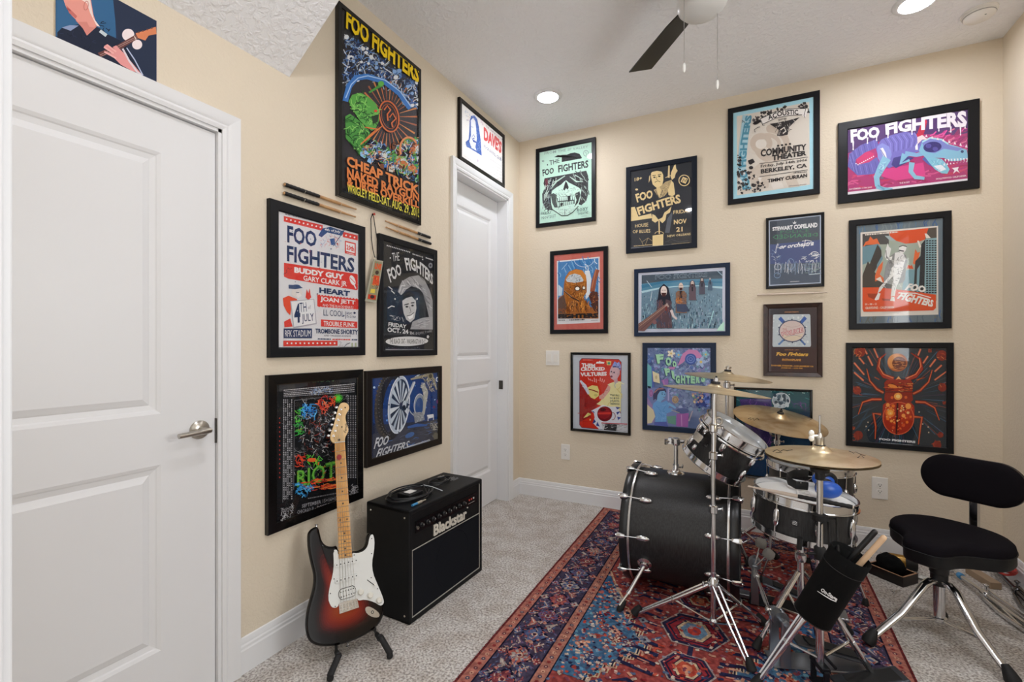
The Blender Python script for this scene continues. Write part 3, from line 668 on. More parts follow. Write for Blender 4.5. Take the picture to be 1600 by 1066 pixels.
p.t('SEPTEMBER 15+16+17', (208, 858), (430, 805), (430, 828), (208, 880), '8d8d92', .01, 1); p.t('CHICAGO IL - DOUGLAS PARK', (178, 896), (440, 835), (440, 856), (178, 918), '85858a', .01, 1); p.ml((245, 822), (430, 788), 7, '66666a', 9)
finish(p)

# motorcycle poster
p = poster('black-brown framed poster of a motorcycle wheel right of the guitar', 'L', [(573.5, 580), (691, 572), (691, 693), (573, 733)], .04, BROWNB, (560, 560), 5.921, '27304a')
p.g([(135, 165), (745, 120), (745, 560), (640, 580), (135, 620)], '1f3f7c'); p.sc(60, [(135, 165), (745, 120), (745, 540), (135, 640)], 9, ['2d58a6', '5f92d6', '16294f', 'b9d2ee'], 'd', 4)
p.g([(135, 700), (420, 640), (745, 560), (745, 770), (135, 950)], '3c4152'); p.sc(50, [(200, 800), (430, 660), (740, 590), (740, 760), (300, 860)], 26, ['4a5068', '2a2e3c', '3f6aa8', '5a6078'], 's', 6, -12)
p.oval(300, 440, 110, 285, 74, '25262c', 6); p.oval(290, 440, 128, 300, 26, '3d3b3c', 6, 90, 270)
for k in range(22): a = math.radians(95 + k * 8); p.e(300 + 142 * math.cos(a), 440 + 300 * math.sin(a), 10, 9, '5a5046', n=8)
for k in range(22): a = math.radians(95 + k * 8); p.e(298 + 112 * math.cos(a), 440 + 270 * math.sin(a), 5, 6, '6a6a70', n=8)
p.e(372, 430, 100, 272, 'b9c4d4', 6); p.e(378, 430, 82, 238, '22324c', 6); p.oval(372, 430, 96, 264, 5, 'eef2f6', 6)
for k in range(14):
    a = 2 * PI * k / 14 + .1; b = a + .24
    P = lambda t, r: (392 + (372 - 392) * r + 84 * r * math.cos(t) - 22 * r * math.sin(t) * .6, 440 + 238 * r * math.sin(t))
    p.g([P(a, .14), P(a, 1), P(b, 1), P(b, .14)], ['d5dde6', 'aebccc', 'c4d0dc'][k % 3])
p.e(418, 440, 30, 48, '2a3950', 6); p.e(424, 430, 18, 40, 'c2ccd8', 6); p.e(420, 452, 14, 20, '1c2638')
for k in range(8): a = 2 * PI * k / 8; p.e(372 + 92 * math.cos(a), 430 + 255 * math.sin(a), 6, 8, '1c2638', n=8)
p.l([(440, 400), (480, 300), (515, 220)], [22, 26, 26], 'b4b9c2'); p.l([(446, 395), (520, 215)], 5, 'eceff2'); p.l([(455, 450), (480, 500), (510, 530)], 9, 'a9b0ba')
p.e(560, 430, 50, 105, '8e99aa', 4); p.e(560, 445, 36, 82, '35548c', 4); p.oval(560, 430, 48, 100, 5, 'd5dae2', 4)
p.g([(505, 500), (600, 500), (610, 570), (520, 600)], '8a8f98'); p.sc(24, [(505, 500), (605, 500), (605, 580), (520, 595)], 12, ['d8dade', '55585f', 'b0b4bc'], 's', 8)
p.l([(590, 240), (620, 320), (610, 420), (600, 520)], [40, 46, 30, 18], 'b2b4ae'); p.sc(24, [(575, 220), (640, 240), (630, 400), (600, 400)], 16, ['e4e4de', '77786f', '9a9b92'], 's', 9)
p.l([(480, 195), (560, 175), (640, 150), (690, 190), (720, 290)], [14, 24, 30, 26, 12], 'a59f8a'); p.sc(46, [(520, 160), (680, 135), (742, 300), (650, 300), (600, 200)], 22, ['cfc9b4', '6c6757', 'e6e2d4', '8c866f'], 's', 10)
p.e(662, 165, 28, 34, '8f8a76'); p.e(662, 165, 15, 20, '4a473c'); p.g([(630, 525), (690, 515), (695, 545), (640, 560)], 'dfe2e6'); p.l([(640, 540), (640, 580)], 8, 'c6cad0'); p.l([(690, 535), (690, 570)], 8, 'c6cad0')
p.sc(40, [(660, 600), (740, 560), (742, 740), (690, 750)], 16, ['c4c1b2', '55524a', '8f8c80', 'e0ddd0'], 's', 12); p.e(712, 720, 26, 34, '6a675c'); p.e(725, 195, 14, 22, 'dfe6ee'); p.e(728, 195, 9, 15, '274a86'); p.e(727, 400, 9, 18, '7a3f78'); p.e(695, 450, 12, 12, '6b3560')
p.l([(450, 640), (540, 618), (630, 620)], [20, 30, 14], '34589a'); p.e(470, 710, 46, 22, '46669c', -25)
p.t('FOO', (150, 735), (280, 712), (270, 795), (134, 848), '2a3040', .06, 2, .25); p.t('FIGHTERS', (168, 838), (470, 758), (462, 838), (152, 940), '2a3040', .05, 2, .3)
p.t('FOO', (150, 735), (280, 712), (270, 792), (136, 842), 'c9ccd2', .03, 2, .25); p.t('FIGHTERS', (170, 840), (470, 760), (462, 832), (156, 930), 'c9ccd2', .02, 2, .3)
p.l([(450, 825), (660, 760)], [14, 4], 'b6bfce'); p.l([(160, 940), (740, 770)], 10, '3a4f80'); p.l([(440, 820), (655, 752)], 3, 'e8ecf0')
finish(p)
# ================================================================ posters on the back wall
# mint skull poster
p = poster('black framed mint green poster with a long-haired skull in the left corner', 'B', [(838, 231.5), (931.3, 214.7), (929.2, 346), (836, 355)], .032, SATIN, (820, 200), 6.667, 'bfe3d3')
K = '2a2c30'
p.t('FROM THE SF VALLEY', (205, 250), (660, 180), (660, 205), (205, 280), '8fa8a0', .01, 1)
p.g([(305, 305), (345, 282), (385, 290), (385, 355), (590, 318), (595, 310), (570, 270), (520, 255), (480, 262), (440, 278), (390, 280)], K)
p.oval(637, 264, 26, 30, 4, '5f6f70'); p.l([(625, 255), (640, 248), (632, 268), (650, 262), (640, 282)], 4, '5f6f70')
p.e(190, 345, 14, 12, '8fa8a0', n=5); p.e(236, 384, 6, 8, K)
p.t('THE', (255, 340), (362, 318), (362, 360), (258, 392), K, .01); p.t('FOO', (182, 434), (302, 412), (302, 470), (188, 506), K, .03); p.t('FIGHTERS', (346, 390), (662, 334), (662, 412), (350, 466), K, .03)
p.g([(205, 525), (400, 490), (640, 445), (660, 500), (660, 690), (640, 760), (590, 805), (540, 790), (300, 860), (220, 850), (185, 780), (180, 690), (210, 620), (195, 580)], '3a3c40')
p.sc(60, [(180, 700), (230, 560), (330, 520), (300, 640), (270, 850), (210, 840)], 34, ['8d9a98', '1f2124', '56605f', 'b9cdc4'], 's', 3, 110)
p.sc(50, [(480, 500), (640, 460), (655, 690), (600, 790), (560, 650)], 34, ['1f2124', '9fb2ab', '2c2e32', '5a6462'], 's', 4, 60)
p.g([(285, 655), (330, 620), (380, 590), (410, 560), (432, 545), (460, 570), (500, 590), (560, 620), (590, 650), (580, 720), (570, 770), (550, 820), (500, 880), (440, 915), (390, 915), (330, 880), (290, 850), (275, 790), (270, 720)], 'c4e4d6')
p.g([(270, 690), (300, 680), (335, 700), (330, 760), (345, 830), (310, 830), (285, 780)], '4a5250'); p.g([(520, 690), (570, 660), (580, 700), (555, 780), (520, 820), (540, 750)], '3a4040')
p.g([(400, 640), (425, 555), (440, 570), (458, 620), (445, 650), (432, 625), (415, 652)], K); p.sc(70, [(300, 640), (560, 620), (540, 705), (330, 720)], 13, ['8fa8a0', '55655f', 'dff2ea'], 's', 6); p.sc(40, [(300, 840), (540, 810), (480, 890), (380, 900)], 12, ['8fa8a0', '6f8580', 'dff2ea'], 's', 16)
p.g([(335, 735), (360, 720), (420, 712), (480, 705), (520, 715), (520, 790), (470, 800), (400, 815), (350, 830)], '3c4443')
for k in range(8): p.g([(345 + k * 22, 722 - k * 1.5), (364 + k * 22, 720 - k * 1.5), (362 + k * 22, 762 - k * 2), (347 + k * 22, 764 - k * 2)], 'c9e6da')
for k in range(8): p.g([(345 + k * 21, 775 - k * 2), (363 + k * 21, 773 - k * 2), (361 + k * 21, 818 - k * 3), (347 + k * 21, 822 - k * 3)], 'b5d2c6')
p.g([(445, 712), (475, 708), (470, 765), (450, 770)], K); p.g([(372, 785), (400, 780), (396, 808), (372, 814)], K)
p.l([(282, 845), (330, 878), (385, 915), (445, 912), (500, 880), (560, 815)], 7, K); p.l([(418, 860), (420, 912)], 5, '55605d'); p.l([(270, 640), (330, 560), (420, 500)], [4, 16, 8], 'b9d6ca'); p.l([(470, 510), (540, 560), (600, 560)], [6, 16, 4], 'c4e0d4'); p.l([(520, 490), (610, 540)], [10, 4], 'c4e0d4')
p.g([(212, 540), (240, 530), (245, 590), (220, 610)], '6a3a45'); p.e(550, 632, 16, 12, 'd0eadf')
p.t('FRIDAY', (172, 880), (280, 866), (280, 892), (172, 908), '5f7370', .01, 1); p.t('NOV 21ST', (178, 925), (325, 900), (325, 930), (178, 955), '5f7370', .0, 1); p.t('ROXY', (545, 840), (660, 822), (660, 862), (545, 878), '5f7370', .01, 1); p.t('THEATRE', (550, 885), (662, 868), (662, 892), (550, 908), '5f7370', .0, 1); p.ml((590, 922), (650, 914), 5, '8fa8a0')
finish(p)

# cream on black poster
p = poster('black and cream poster of a man in a suit, right of the skull poster', 'B', [(979, 261), (1090, 243), (1088, 388), (977, 395)], .036, NAVY, (960, 230), 6.27, '2b2f38')
Cm = 'f0d9a2'
p.t('18+', (198, 302), (272, 286), (270, 318), (198, 336), Cm, .02); p.e(218, 415, 14, 10, Cm)
p.g([(385, 420), (440, 395), (500, 340), (560, 320), (580, 380), (590, 470), (560, 480), (530, 470), (540, 420), (490, 480), (440, 500)], 'c2ab80'); p.sc(20, [(390, 430), (570, 330), (585, 460), (440, 490)], 18, ['8f7d5e', 'e6d09c', '5a5040'], 's', 3)
p.g([(360, 300), (358, 260), (375, 232), (420, 222), (460, 236), (478, 270), (480, 320), (470, 370), (440, 392), (405, 392), (375, 365)], Cm)
p.g([(355, 250), (370, 218), (420, 205), (465, 218), (480, 260), (462, 240), (420, 232), (380, 240)], '23262e'); p.l([(372, 280), (405, 276)], 7, '5a4c38'); p.l([(425, 272), (458, 266)], 7, '5a4c38'); p.e(392, 296, 12, 7, '3a332a'); p.e(440, 286, 12, 7, '3a332a'); p.l([(415, 290), (410, 318), (428, 318)], 5, '8f7a55'); p.l([(395, 345), (425, 330), (450, 340)], 6, '5a4c38'); p.g([(340, 290), (352, 270), (350, 320), (335, 350)], Cm)
p.g([(410, 392), (440, 388), (460, 420), (440, 500), (420, 440)], 'e6cf9a'); p.l([(400, 420), (440, 500), (475, 420)], 5, '2b2f38')
p.g([(555, 250), (570, 215), (585, 180), (600, 165), (605, 210), (620, 230), (600, 260), (590, 300), (565, 320), (550, 290)], Cm); p.l([(535, 180), (532, 300)], [14, 20], Cm); p.l([(500, 300), (540, 280), (560, 275)], 6, Cm)
p.g([(525, 420), (560, 330), (580, 350), (595, 460), (570, 480), (530, 470)], Cm)
p.oval(684, 326, 52, 52, 9, Cm); p.g([(648, 338), (672, 290), (720, 310), (698, 360)], Cm); p.l([(666, 338), (680, 308), (692, 338), (708, 312)], 8, '2b2f38')
p.ta('FOO', [(200, 458), (290, 432), (375, 412)], [(222, 548), (300, 518), (378, 500)], '1b1d24', .09); p.ta('FIGHTERS', [(212, 590), (360, 540), (500, 495), (640, 455)], [(238, 675), (380, 625), (520, 580), (660, 545)], '1b1d24', .08)
p.ta('FOO', [(202, 460), (290, 434), (373, 416)], [(224, 545), (300, 516), (376, 500)], Cm, .04); p.ta('FIGHTERS', [(215, 592), (360, 542), (500, 497), (638, 460)], [(240, 670), (380, 622), (520, 578), (656, 545)], Cm, .04)
p.g([(163, 590), (200, 585), (235, 680), (360, 650), (370, 695), (160, 726)], Cm)
p.g([(372, 655), (400, 670), (430, 710), (470, 690), (490, 640), (520, 620), (560, 580), (545, 640), (510, 660), (500, 715), (470, 745), (440, 715), (400, 740), (368, 720)], Cm); p.g([(400, 640), (480, 610), (470, 690), (430, 705)], '23262e')
p.t('FRIDAY', (578, 622), (748, 602), (748, 640), (578, 656), Cm, .01); p.t('NOV', (582, 712), (708, 700), (708, 746), (582, 758), Cm, .03); p.t('21', (606, 785), (668, 780), (668, 826), (606, 830), Cm, .03); p.t('NEW ORLEANS', (518, 862), (746, 838), (746, 862), (518, 884), Cm, .01, 1)
p.t('HOUSE', (203, 758), (332, 740), (332, 778), (203, 788), Cm, .01); p.t('OF BLUES', (180, 815), (352, 802), (352, 838), (180, 844), Cm, .01)
p.g([(520, 700), (560, 640), (570, 650), (540, 840), (495, 840)], '5d6470'); p.l([(437, 720), (440, 850)], 12, Cm); p.oval(440, 850, 42, 24, 5, Cm, 0, 180, 360); p.g([(374, 866), (480, 852), (478, 965), (374, 968)], Cm)
p.l([(245, 890), (270, 930), (330, 890), (372, 920)], 4, 'b8a67c'); p.l([(270, 930), (285, 970)], 4, 'b8a67c'); p.l([(330, 890), (300, 965)], 4, 'b8a67c'); p.l([(500, 930), (560, 905), (640, 930), (720, 915)], 4, '4c535e'); p.ml((190, 970), (370, 955), 6, Cm, 2); p.ml((560, 950), (740, 935), 5, 'a8966c', 3); p.l([(160, 990), (765, 940)], 5, '9aa0a8')
finish(p)

# pale blue and cream acoustic show poster
p = poster('black framed cream poster with pale blue border and black serif lettering', 'B', [(1136.3, 171), (1280.5, 139.5), (1282, 301), (1138, 320.5)], .034, SATIN, (1120, 130), 5.328, 'a9dcec')
p.g([(165, 275), (770, 155), (775, 845), (170, 935)], 'ddd6cc')
for k in range(60):
    a = math.radians(90 - k * 7.5); r = 165 - k * 1.35; p.e(440 + 0 + r * math.cos(a) * .95, 520 - r * math.sin(a) * .85, 30 - k * .25, 34 - k * .3, 'cdbfb1', n=12)
p.oval(370, 500, 70, 62, 46, 'cdbfb1', 0, 60, 400); p.e(368, 508, 46, 40, 'e4ded6')
p.g([(270, 740), (360, 660), (470, 640), (430, 870), (300, 890)], 'd3c7ba'); p.g([(560, 780), (640, 740), (690, 860), (600, 872)], 'd3c7ba'); p.g([(450, 840), (520, 780), (560, 870), (470, 885)], 'e6e0d8')
leaf = ['2a2628', '3a3436', '1d1b1d', '4a4446']
p.sc(34, [(300, 270), (420, 230), (580, 190), (600, 215), (430, 260), (350, 330), (300, 340)], 15, leaf, 'c', 3); p.sc(24, [(660, 185), (760, 155), (765, 250), (730, 240), (690, 205)], 13, leaf, 'c', 4)
p.g([(440, 340), (500, 330), (600, 310), (690, 285), (640, 330), (600, 370), (590, 430), (540, 440), (500, 440), (515, 390)], '2a2628'); p.sc(30, [(450, 340), (680, 290), (590, 420), (510, 430)], 14, ['ded8d0', '1d1b1d', 'b8b0a8'], 's', 5); p.l([(530, 390), (560, 370), (575, 400), (550, 420)], 10, 'ded8d0')
p.g([(360, 300), (480, 242), (600, 215), (730, 212), (760, 220), (735, 290), (700, 262), (600, 268), (490, 290), (400, 335), (375, 340)], 'f0ece8')
p.l([(360, 300), (480, 242), (600, 215), (740, 212)], 5, '2a2628'); p.l([(385, 342), (490, 292), (600, 270), (710, 264)], 5, '2a2628'); p.l([(740, 215), (725, 270), (735, 290)], 5, '2a2628'); p.l([(365, 305), (385, 355), (400, 350)], 5, '2a2628')
p.ta('ACOUSTIC', [(420, 270), (510, 235), (600, 222), (676, 222)], [(430, 312), (515, 280), (600, 264), (680, 264)], '2a2628', .03, 2); p.ta('SHOW', [(510, 300), (545, 292), (580, 288)], [(514, 318), (548, 308), (584, 304)], '2a2628', .02, 1)
for k in range(4): p.e(510 + k * 33, 522 - k * 5, 11, 10, '2a2628', n=5)
p.t('COMMUNITY', (365, 552), (746, 506), (746, 556), (365, 616), '2b2729', .04); p.t('THEATER', (460, 600), (746, 560), (746, 600), (460, 648), '2b2729', .05)
p.l([(355, 672), (758, 616)], 4, '2b2729'); p.t('Friday, July 14th 2006', (366, 680), (752, 628), (752, 654), (366, 712), '2b2729', .02, 1); p.t('BERKELEY, CA', (366, 718), (750, 668), (750, 706), (366, 762), '2b2729', .04); p.l([(355, 780), (758, 722)], 4, '2b2729')
p.ml((640, 748), (750, 738), 7, '5a5356', 3); p.t('TIMMY CURRAN', (422, 800), (752, 752), (752, 784), (422, 830), '2b2729', .04, 2); p.ml((600, 858), (745, 842), 5, '8a8284', 4)
p.l([(250, 270), (225, 480), (205, 700), (250, 880)], 70, 'a9cfdc'); p.ta('FOO FIGHTERS', [(215, 890), (180, 720), (195, 500), (240, 270)], [(290, 880), (245, 710), (255, 500), (295, 265)], '4f93ad', .05, 2)
p.sc(60, [(172, 740), (250, 720), (380, 800), (410, 890), (175, 930)], 14, leaf + ['e9e4de'], 'c', 6); p.sc(16, [(172, 600), (210, 590), (200, 740), (172, 740)], 12, leaf, 'c', 8); p.g([(258, 645), (300, 630), (318, 658), (280, 680), (268, 672)], '2a2628'); p.e(285, 705, 18, 14, '2a2628'); p.e(330, 330, 30, 14, '2a2628', -20); p.l([(320, 410), (312, 390), (340, 370), (360, 365)], 5, '4a4446'); p.l([(235, 330), (210, 310), (215, 330)], 5, '4a4446')
finish(p)

# dinosaur poster
p = poster('wide black framed pink poster of a purple dinosaur by the right wall', 'B', [(1310.7, 192.5), (1531.6, 152.8), (1531, 293.5), (1309, 318)], .05, SATIN, (1300, 140), 5.612, 'e9e6ee')
p.g([(132, 345), (1202, 155), (1202, 778), (132, 900)], 'b23a78')
p.g([(132, 345), (1202, 155), (1202, 380), (1050, 400), (750, 390), (400, 460), (132, 560)], '5a3d76')
p.sc(50, [(140, 700), (1195, 560), (1195, 770), (140, 890)], 60, ['c63f66', 'd45a90', 'a82f62', 'cf4a78'], 's', 3, -8); p.sc(40, [(780, 400), (1195, 330), (1195, 560), (1000, 560)], 50, ['c93a8a', 'e05aa6', '96306e', 'd9709a'], 's', 4, -30); p.g([(450, 700), (800, 640), (820, 760), (560, 800), (430, 760)], 'd8488e'); p.g([(200, 590), (280, 530), (370, 560), (350, 640), (240, 680)], 'd23f78')
p.l([(400, 470), (270, 520), (180, 590), (165, 660), (230, 705), (340, 690), (420, 650)], [70, 76, 78, 84, 96, 110, 130], '6f6ab8')
for k in range(26):
    u = k / 25; q = along([(400, 470), (330, 492), (270, 520), (215, 555), (180, 590), (160, 625), (165, 660), (195, 690), (230, 705), (290, 702), (340, 690), (420, 650)], u); p.l([(q[0] - 8, q[1] - 36 + 0 * u), (q[0] + 10, q[1] + 38)], 4, ['544f98', '8d8ad2'][k % 2])
p.g([(385, 520), (430, 440), (520, 400), (640, 370), (730, 385), (760, 440), (800, 440), (770, 545), (700, 560), (620, 640), (500, 690), (420, 650)], '7a74c2')
for k in range(13): p.l([(455 + k * 24, 430 - k * 5), (490 + k * 24, 480 - k * 5), (495 + k * 22, 560 - k * 6)], 5, ['5a549c', '9a96dc'][k % 2])
p.g([(520, 660), (540, 600), (620, 580), (720, 600), (640, 650), (560, 690)], '4a4488')
p.g([(395, 500), (440, 470), (500, 500), (525, 570), (500, 640), (440, 660), (400, 600)], '8a92d4'); p.g([(420, 520), (445, 510), (470, 555), (480, 600), (455, 590)], 'e9e6f2'); p.l([(425, 525), (470, 600)], 5, '4a4488')
p.l([(480, 600), (430, 690), (390, 770), (400, 850)], [80, 66, 50, 46], '8cc0d8'); p.l([(390, 850), (450, 872), (530, 872)], [40, 30, 14], '8cc0d8'); p.l([(400, 840), (460, 878)], 14, '6fa6c4'); p.sc(18, [(400, 680), (470, 620), (450, 760), (400, 830)], 18, ['5f9ab8', 'b9e2ee', '7d88c4'], 's', 6)
p.l([(700, 640), (690, 720), (730, 770), (810, 780)], [50, 42, 36, 26], '8cc0d8'); p.l([(640, 570), (600, 650), (680, 620)], [60, 26, 22], '86bcd6'); p.l([(640, 560), (740, 575), (800, 560)], [40, 34, 40], '86b2d8'); p.l([(800, 600), (850, 650), (930, 690)], [30, 22, 30], '5a66b0')
p.g([(760, 540), (790, 460), (860, 430), (950, 440), (1020, 480), (1100, 500), (1180, 530), (1215, 575), (1205, 600), (1120, 625), (1040, 630), (980, 600), (900, 600), (820, 600)], '86bcd8')
p.g([(790, 470), (860, 430), (960, 445), (1040, 495), (1150, 520), (1100, 540), (980, 520), (900, 560), (820, 545)], '7d86cc')
p.e(880, 505, 80, 46, '3a3478', -6); p.e(845, 495, 26, 20, '5a54a4'); p.e(905, 522, 24, 18, '5a54a4'); p.l([(790, 460), (860, 425), (960, 440), (1020, 480)], 14, 'a9d8e6')
p.g([(820, 600), (900, 600), (960, 610), (1000, 650), (1030, 700), (1010, 740), (960, 735), (900, 700), (850, 640)], '84c2da'); p.g([(890, 670), (960, 660), (1000, 700), (950, 720)], 'e6e9f2'); p.sc(14, [(850, 620), (960, 620), (1010, 700), (940, 720)], 14, ['5f9ab8', 'bfe6f0'], 's', 7)
for k in range(8): p.g([(985 + k * 27, 612 - k * 1.5), (1000 + k * 27, 612 - k * 1.5), (996 + k * 27, 636)], 'f4f2f6')
for k in range(8): p.g([(975 + k * 28, 665 - k * 5), (990 + k * 28, 668 - k * 5), (984 + k * 28, 640)], 'f4f2f6')
for k in range(9): p.g([(815 + k * 50, 415 + k * 13), (838 + k * 50, 420 + k * 13), (826 + k * 50, 395 + k * 12)], 'f0dfea')
for k in range(10): p.e(210 + k * 17, 660 - abs(k - 1) * 9, 6, 6, 'f0dfea', n=6)
p.e(1140, 545, 14, 12, '3a4a78'); p.g([(740, 400), (800, 250), (830, 300), (800, 400), (770, 470)], 'c2304e'); p.g([(745, 420), (790, 400), (840, 440), (790, 440), (750, 480)], 'e9d3d8'); p.g([(728, 500), (748, 470), (752, 530), (730, 530)], 'f2f0f4'); p.e(805, 285, 28, 24, 'cf3a58')
p.ta('FOO', [(160, 352), (290, 340), (415, 322)], [(165, 470), (290, 440), (418, 420)], 'efeaf4', .05); p.ta('FIGHTERS', [(465, 305), (640, 262), (820, 235), (1000, 205), (1175, 185)], [(470, 400), (640, 372), (820, 355), (1000, 335), (1185, 330)], 'efeaf4', .05)
for x, y, h in ((185, 465, 60), (310, 430, 40), (390, 415, 30), (490, 400, 20), (700, 365, 26), (935, 340, 22), (1040, 335, 36), (1125, 330, 66), (1165, 300, 36)): p.l([(x, y - 10), (x, y + h)], [16, 5], 'efeaf4'); p.e(x, y + h, 6, 9, 'efeaf4', n=10)
p.g([(1050, 690), (1110, 680), (1100, 705), (1120, 735), (1090, 715), (1060, 740), (1072, 710)], 'efe6ee')
p.t('NOVEMBER 11TH 2009', (150, 868), (350, 850), (350, 864), (150, 884), 'f2dfe8', .02, 1); p.t('THE ROXY', (590, 815), (680, 805), (680, 820), (590, 830), 'f2dfe8', .02, 1); p.t('HOLLYWOOD CALIFORNIA', (912, 778), (1175, 748), (1175, 764), (912, 794), 'f2dfe8', .02, 1)
finish(p)

# orange figure poster, red mat
p = poster('poster of an orange helmeted figure in a red mat, above the light switch', 'B', [(859, 393.3), (949.3, 384), (949.3, 521), (859.2, 522)], .034, SATIN, (850, 375), 6.88, 'c9695f')
p.g([(138, 228), (598, 180), (602, 888), (140, 908)], 'e3e3e6'); p.g([(150, 240), (585, 196), (586, 846), (152, 846)], '3f82bf')
p.sc(50, [(155, 250), (580, 205), (585, 620), (450, 620), (430, 330), (250, 330), (155, 500)], 40, ['2f6cae', '5a9ad2', '3a78b8', '86bade', 'dfeaf2'], 's', 3, 70); p.oval(430, 200, 110, 90, 5, 'cfe2f0', 0, 20, 170); p.l([(190, 320), (250, 250)], 5, 'b9d6ea'); p.l([(215, 300), (240, 350)], 4, 'b9d6ea')
p.g([(440, 330), (490, 330), (510, 420), (490, 600), (450, 640)], 'e4ecf2'); p.g([(155, 480), (200, 520), (190, 600), (155, 600)], 'c9dcea')
p.g([(160, 620), (210, 590), (215, 470), (230, 400), (270, 340), (340, 312), (410, 325), (450, 380), (460, 450), (460, 560), (420, 620), (500, 720), (580, 740), (586, 846), (152, 846)], 'a8621f')
p.g([(230, 420), (275, 345), (345, 316), (412, 330), (450, 385), (455, 450), (420, 440), (330, 460), (240, 450)], 'd2873a'); p.g([(236, 430), (270, 380), (330, 362), (390, 378), (425, 430), (418, 448), (330, 462), (250, 450)], 'ccd4da'); p.sc(40, [(240, 440), (280, 375), (390, 380), (420, 440)], 14, ['4a545c', 'eef2f4', '7a868e'], 's', 5)
p.g([(150, 640), (215, 590), (240, 700), (240, 846), (152, 846)], '5a3a2a'); p.sc(60, [(230, 470), (450, 470), (430, 640), (330, 650), (230, 580)], 22, ['d98a34', '6a3a16', 'e8a048', '3a2412', 'b86a22'], 's', 6); p.sc(70, [(240, 680), (480, 660), (560, 760), (240, 780)], 26, ['d98a34', '6a3a16', 'e8a048', '3a2412'], 's', 7, 90)
p.l([(220, 550), (300, 620), (380, 660)], 12, '3a2a24'); p.l([(222, 545), (300, 612)], 4, 'c9a080'); p.e(360, 524, 32, 26, '3a2412'); p.e(360, 524, 22, 18, 'fdfaf0'); p.e(428, 518, 20, 22, '3a2412'); p.e(430, 516, 13, 15, 'fdfaf0'); p.sc(16, [(350, 570), (430, 560), (410, 630), (350, 620)], 14, ['f0b050', '7a4418'], 's', 9)
p.l([(575, 320), (540, 440), (520, 560)], [46, 48, 50], '9a5238'); p.l([(560, 322), (515, 520)], 6, 'd08a62'); p.g([(480, 600), (520, 550), (575, 560), (590, 640), (560, 700), (510, 680)], '5a3026'); p.sc(20, [(490, 580), (580, 560), (570, 690), (510, 670)], 16, ['a85a34', '2f1a14', 'd0803f'], 's', 10); p.g([(500, 690), (586, 660), (586, 800), (540, 760)], '4a2a22')
p.t('FOO', (156, 738), (290, 732), (290, 782), (156, 784), '8f4a1c', .04, 1); p.t('FIGHTERS', (152, 800), (582, 786), (582, 838), (152, 846), '201c1e', .07, 2); p.sc(14, [(300, 730), (580, 720), (580, 780), (300, 780)], 20, ['c9762c', '6a3a1c'], 's', 12, 90)
p.l([(152, 790), (584, 778)], 4, 'b8702c'); p.t('THE FORUM', (156, 858), (226, 856), (226, 870), (156, 872), '33302f', .03, 1); p.ml((275, 862), (440, 856), 11, '4a4745', 3); p.ml((510, 866), (582, 862), 8, '8a8785', 4)
finish(p)

# four musicians poster
p = poster('wide navy framed blue poster of giant musicians standing over a city', 'B', [(991.1, 420.2), (1141.6, 410.6), (1140, 525.5), (990.3, 525)], .030, mat('blue_black_frame', '0f2440', .35, 0, .3), (985, 405), 8.527, 'cfd6ea')
p.g([(150, 215), (1228, 155), (1222, 925), (145, 930)], '6f93ab')
p.g([(150, 215), (1228, 155), (1225, 385), (900, 370), (600, 380), (400, 395), (150, 450)], '4f8fb0'); p.g([(150, 215), (1228, 155), (1226, 260), (800, 270), (400, 300), (150, 330)], '44586a'); p.l([(150, 440), (400, 385), (600, 365), (900, 355), (1225, 380)], [30, 20, 14, 14, 30], 'b5dcea'); p.l([(150, 370), (420, 310), (700, 290), (1225, 310)], [40, 30, 20, 20], '2f7fa8')
cy = ['4a6f88', '86b2c6', '37556c', 'a9ccd8', '5a86a0', '2c4254', '95a8c4']
r = random.Random(5)
for k in range(620):
    x = r.uniform(150, 1220); y = r.uniform(430, 915); s_ = .5 + (y - 400) / 500; h_ = r.uniform(14, 44) * s_; w_ = r.uniform(4, 12) * s_
    p.g([(x, y), (x + w_, y), (x + w_, min(y + h_, 924)), (x, min(y + h_, 926))], r.choice(cy))
p.t('FOO FIGHTERS', (335, 215), (1030, 178), (1028, 238), (332, 272), '8fa2b2', .04, 2); p.t('FOO FIGHTERS', (340, 224), (1026, 186), (1024, 230), (338, 266), '3b4a58', .0, 2)
def man(x, y, k, coat, face, hair, guitar=None):
    p.g([(x - 95 * k, y + 150 * k), (x - 60 * k, y + 110 * k), (x + 60 * k, y + 110 * k), (x + 105 * k, y + 170 * k), (x + 100 * k, y + 340 * k), (x + 110 * k, y + 520 * k), (x - 100 * k, y + 520 * k), (x - 90 * k, y + 330 * k)], coat)
    p.g([(x - 25 * k, y + 115 * k), (x + 25 * k, y + 115 * k), (x + 18 * k, y + 260 * k), (x - 18 * k, y + 260 * k)], '2a2c36')
    if hair: p.g([(x - 85 * k, y + 160 * k), (x - 60 * k, y - 10 * k), (x, y - 70 * k), (x + 60 * k, y - 20 * k), (x + 95 * k, y + 160 * k), (x + 40 * k, y + 140 * k), (x - 40 * k, y + 140 * k)], hair)
    p.e(x, y + 30 * k, 42 * k, 70 * k, face); p.g([(x - 34 * k, y + 50 * k), (x + 34 * k, y + 50 * k), (x + 22 * k, y + 100 * k), (x - 22 * k, y + 100 * k)], '4a2c2c'); p.l([(x - 26 * k, y + 15 * k), (x - 6 * k, y + 15 * k)], 7 * k, '3a2a2c'); p.l([(x + 6 * k, y + 15 * k), (x + 26 * k, y + 15 * k)], 7 * k, '3a2a2c')
man(1062, 262, .3, '5d7288', 'b5b0b4', None); man(955, 272, .38, '5a5a68', 'c8bdb8', '4a4a54'); man(827, 310, .46, '6a5a64', 'd5c6bc', '5a5058'); man(675, 345, .72, '8a6a58', 'e2cfc2', None)
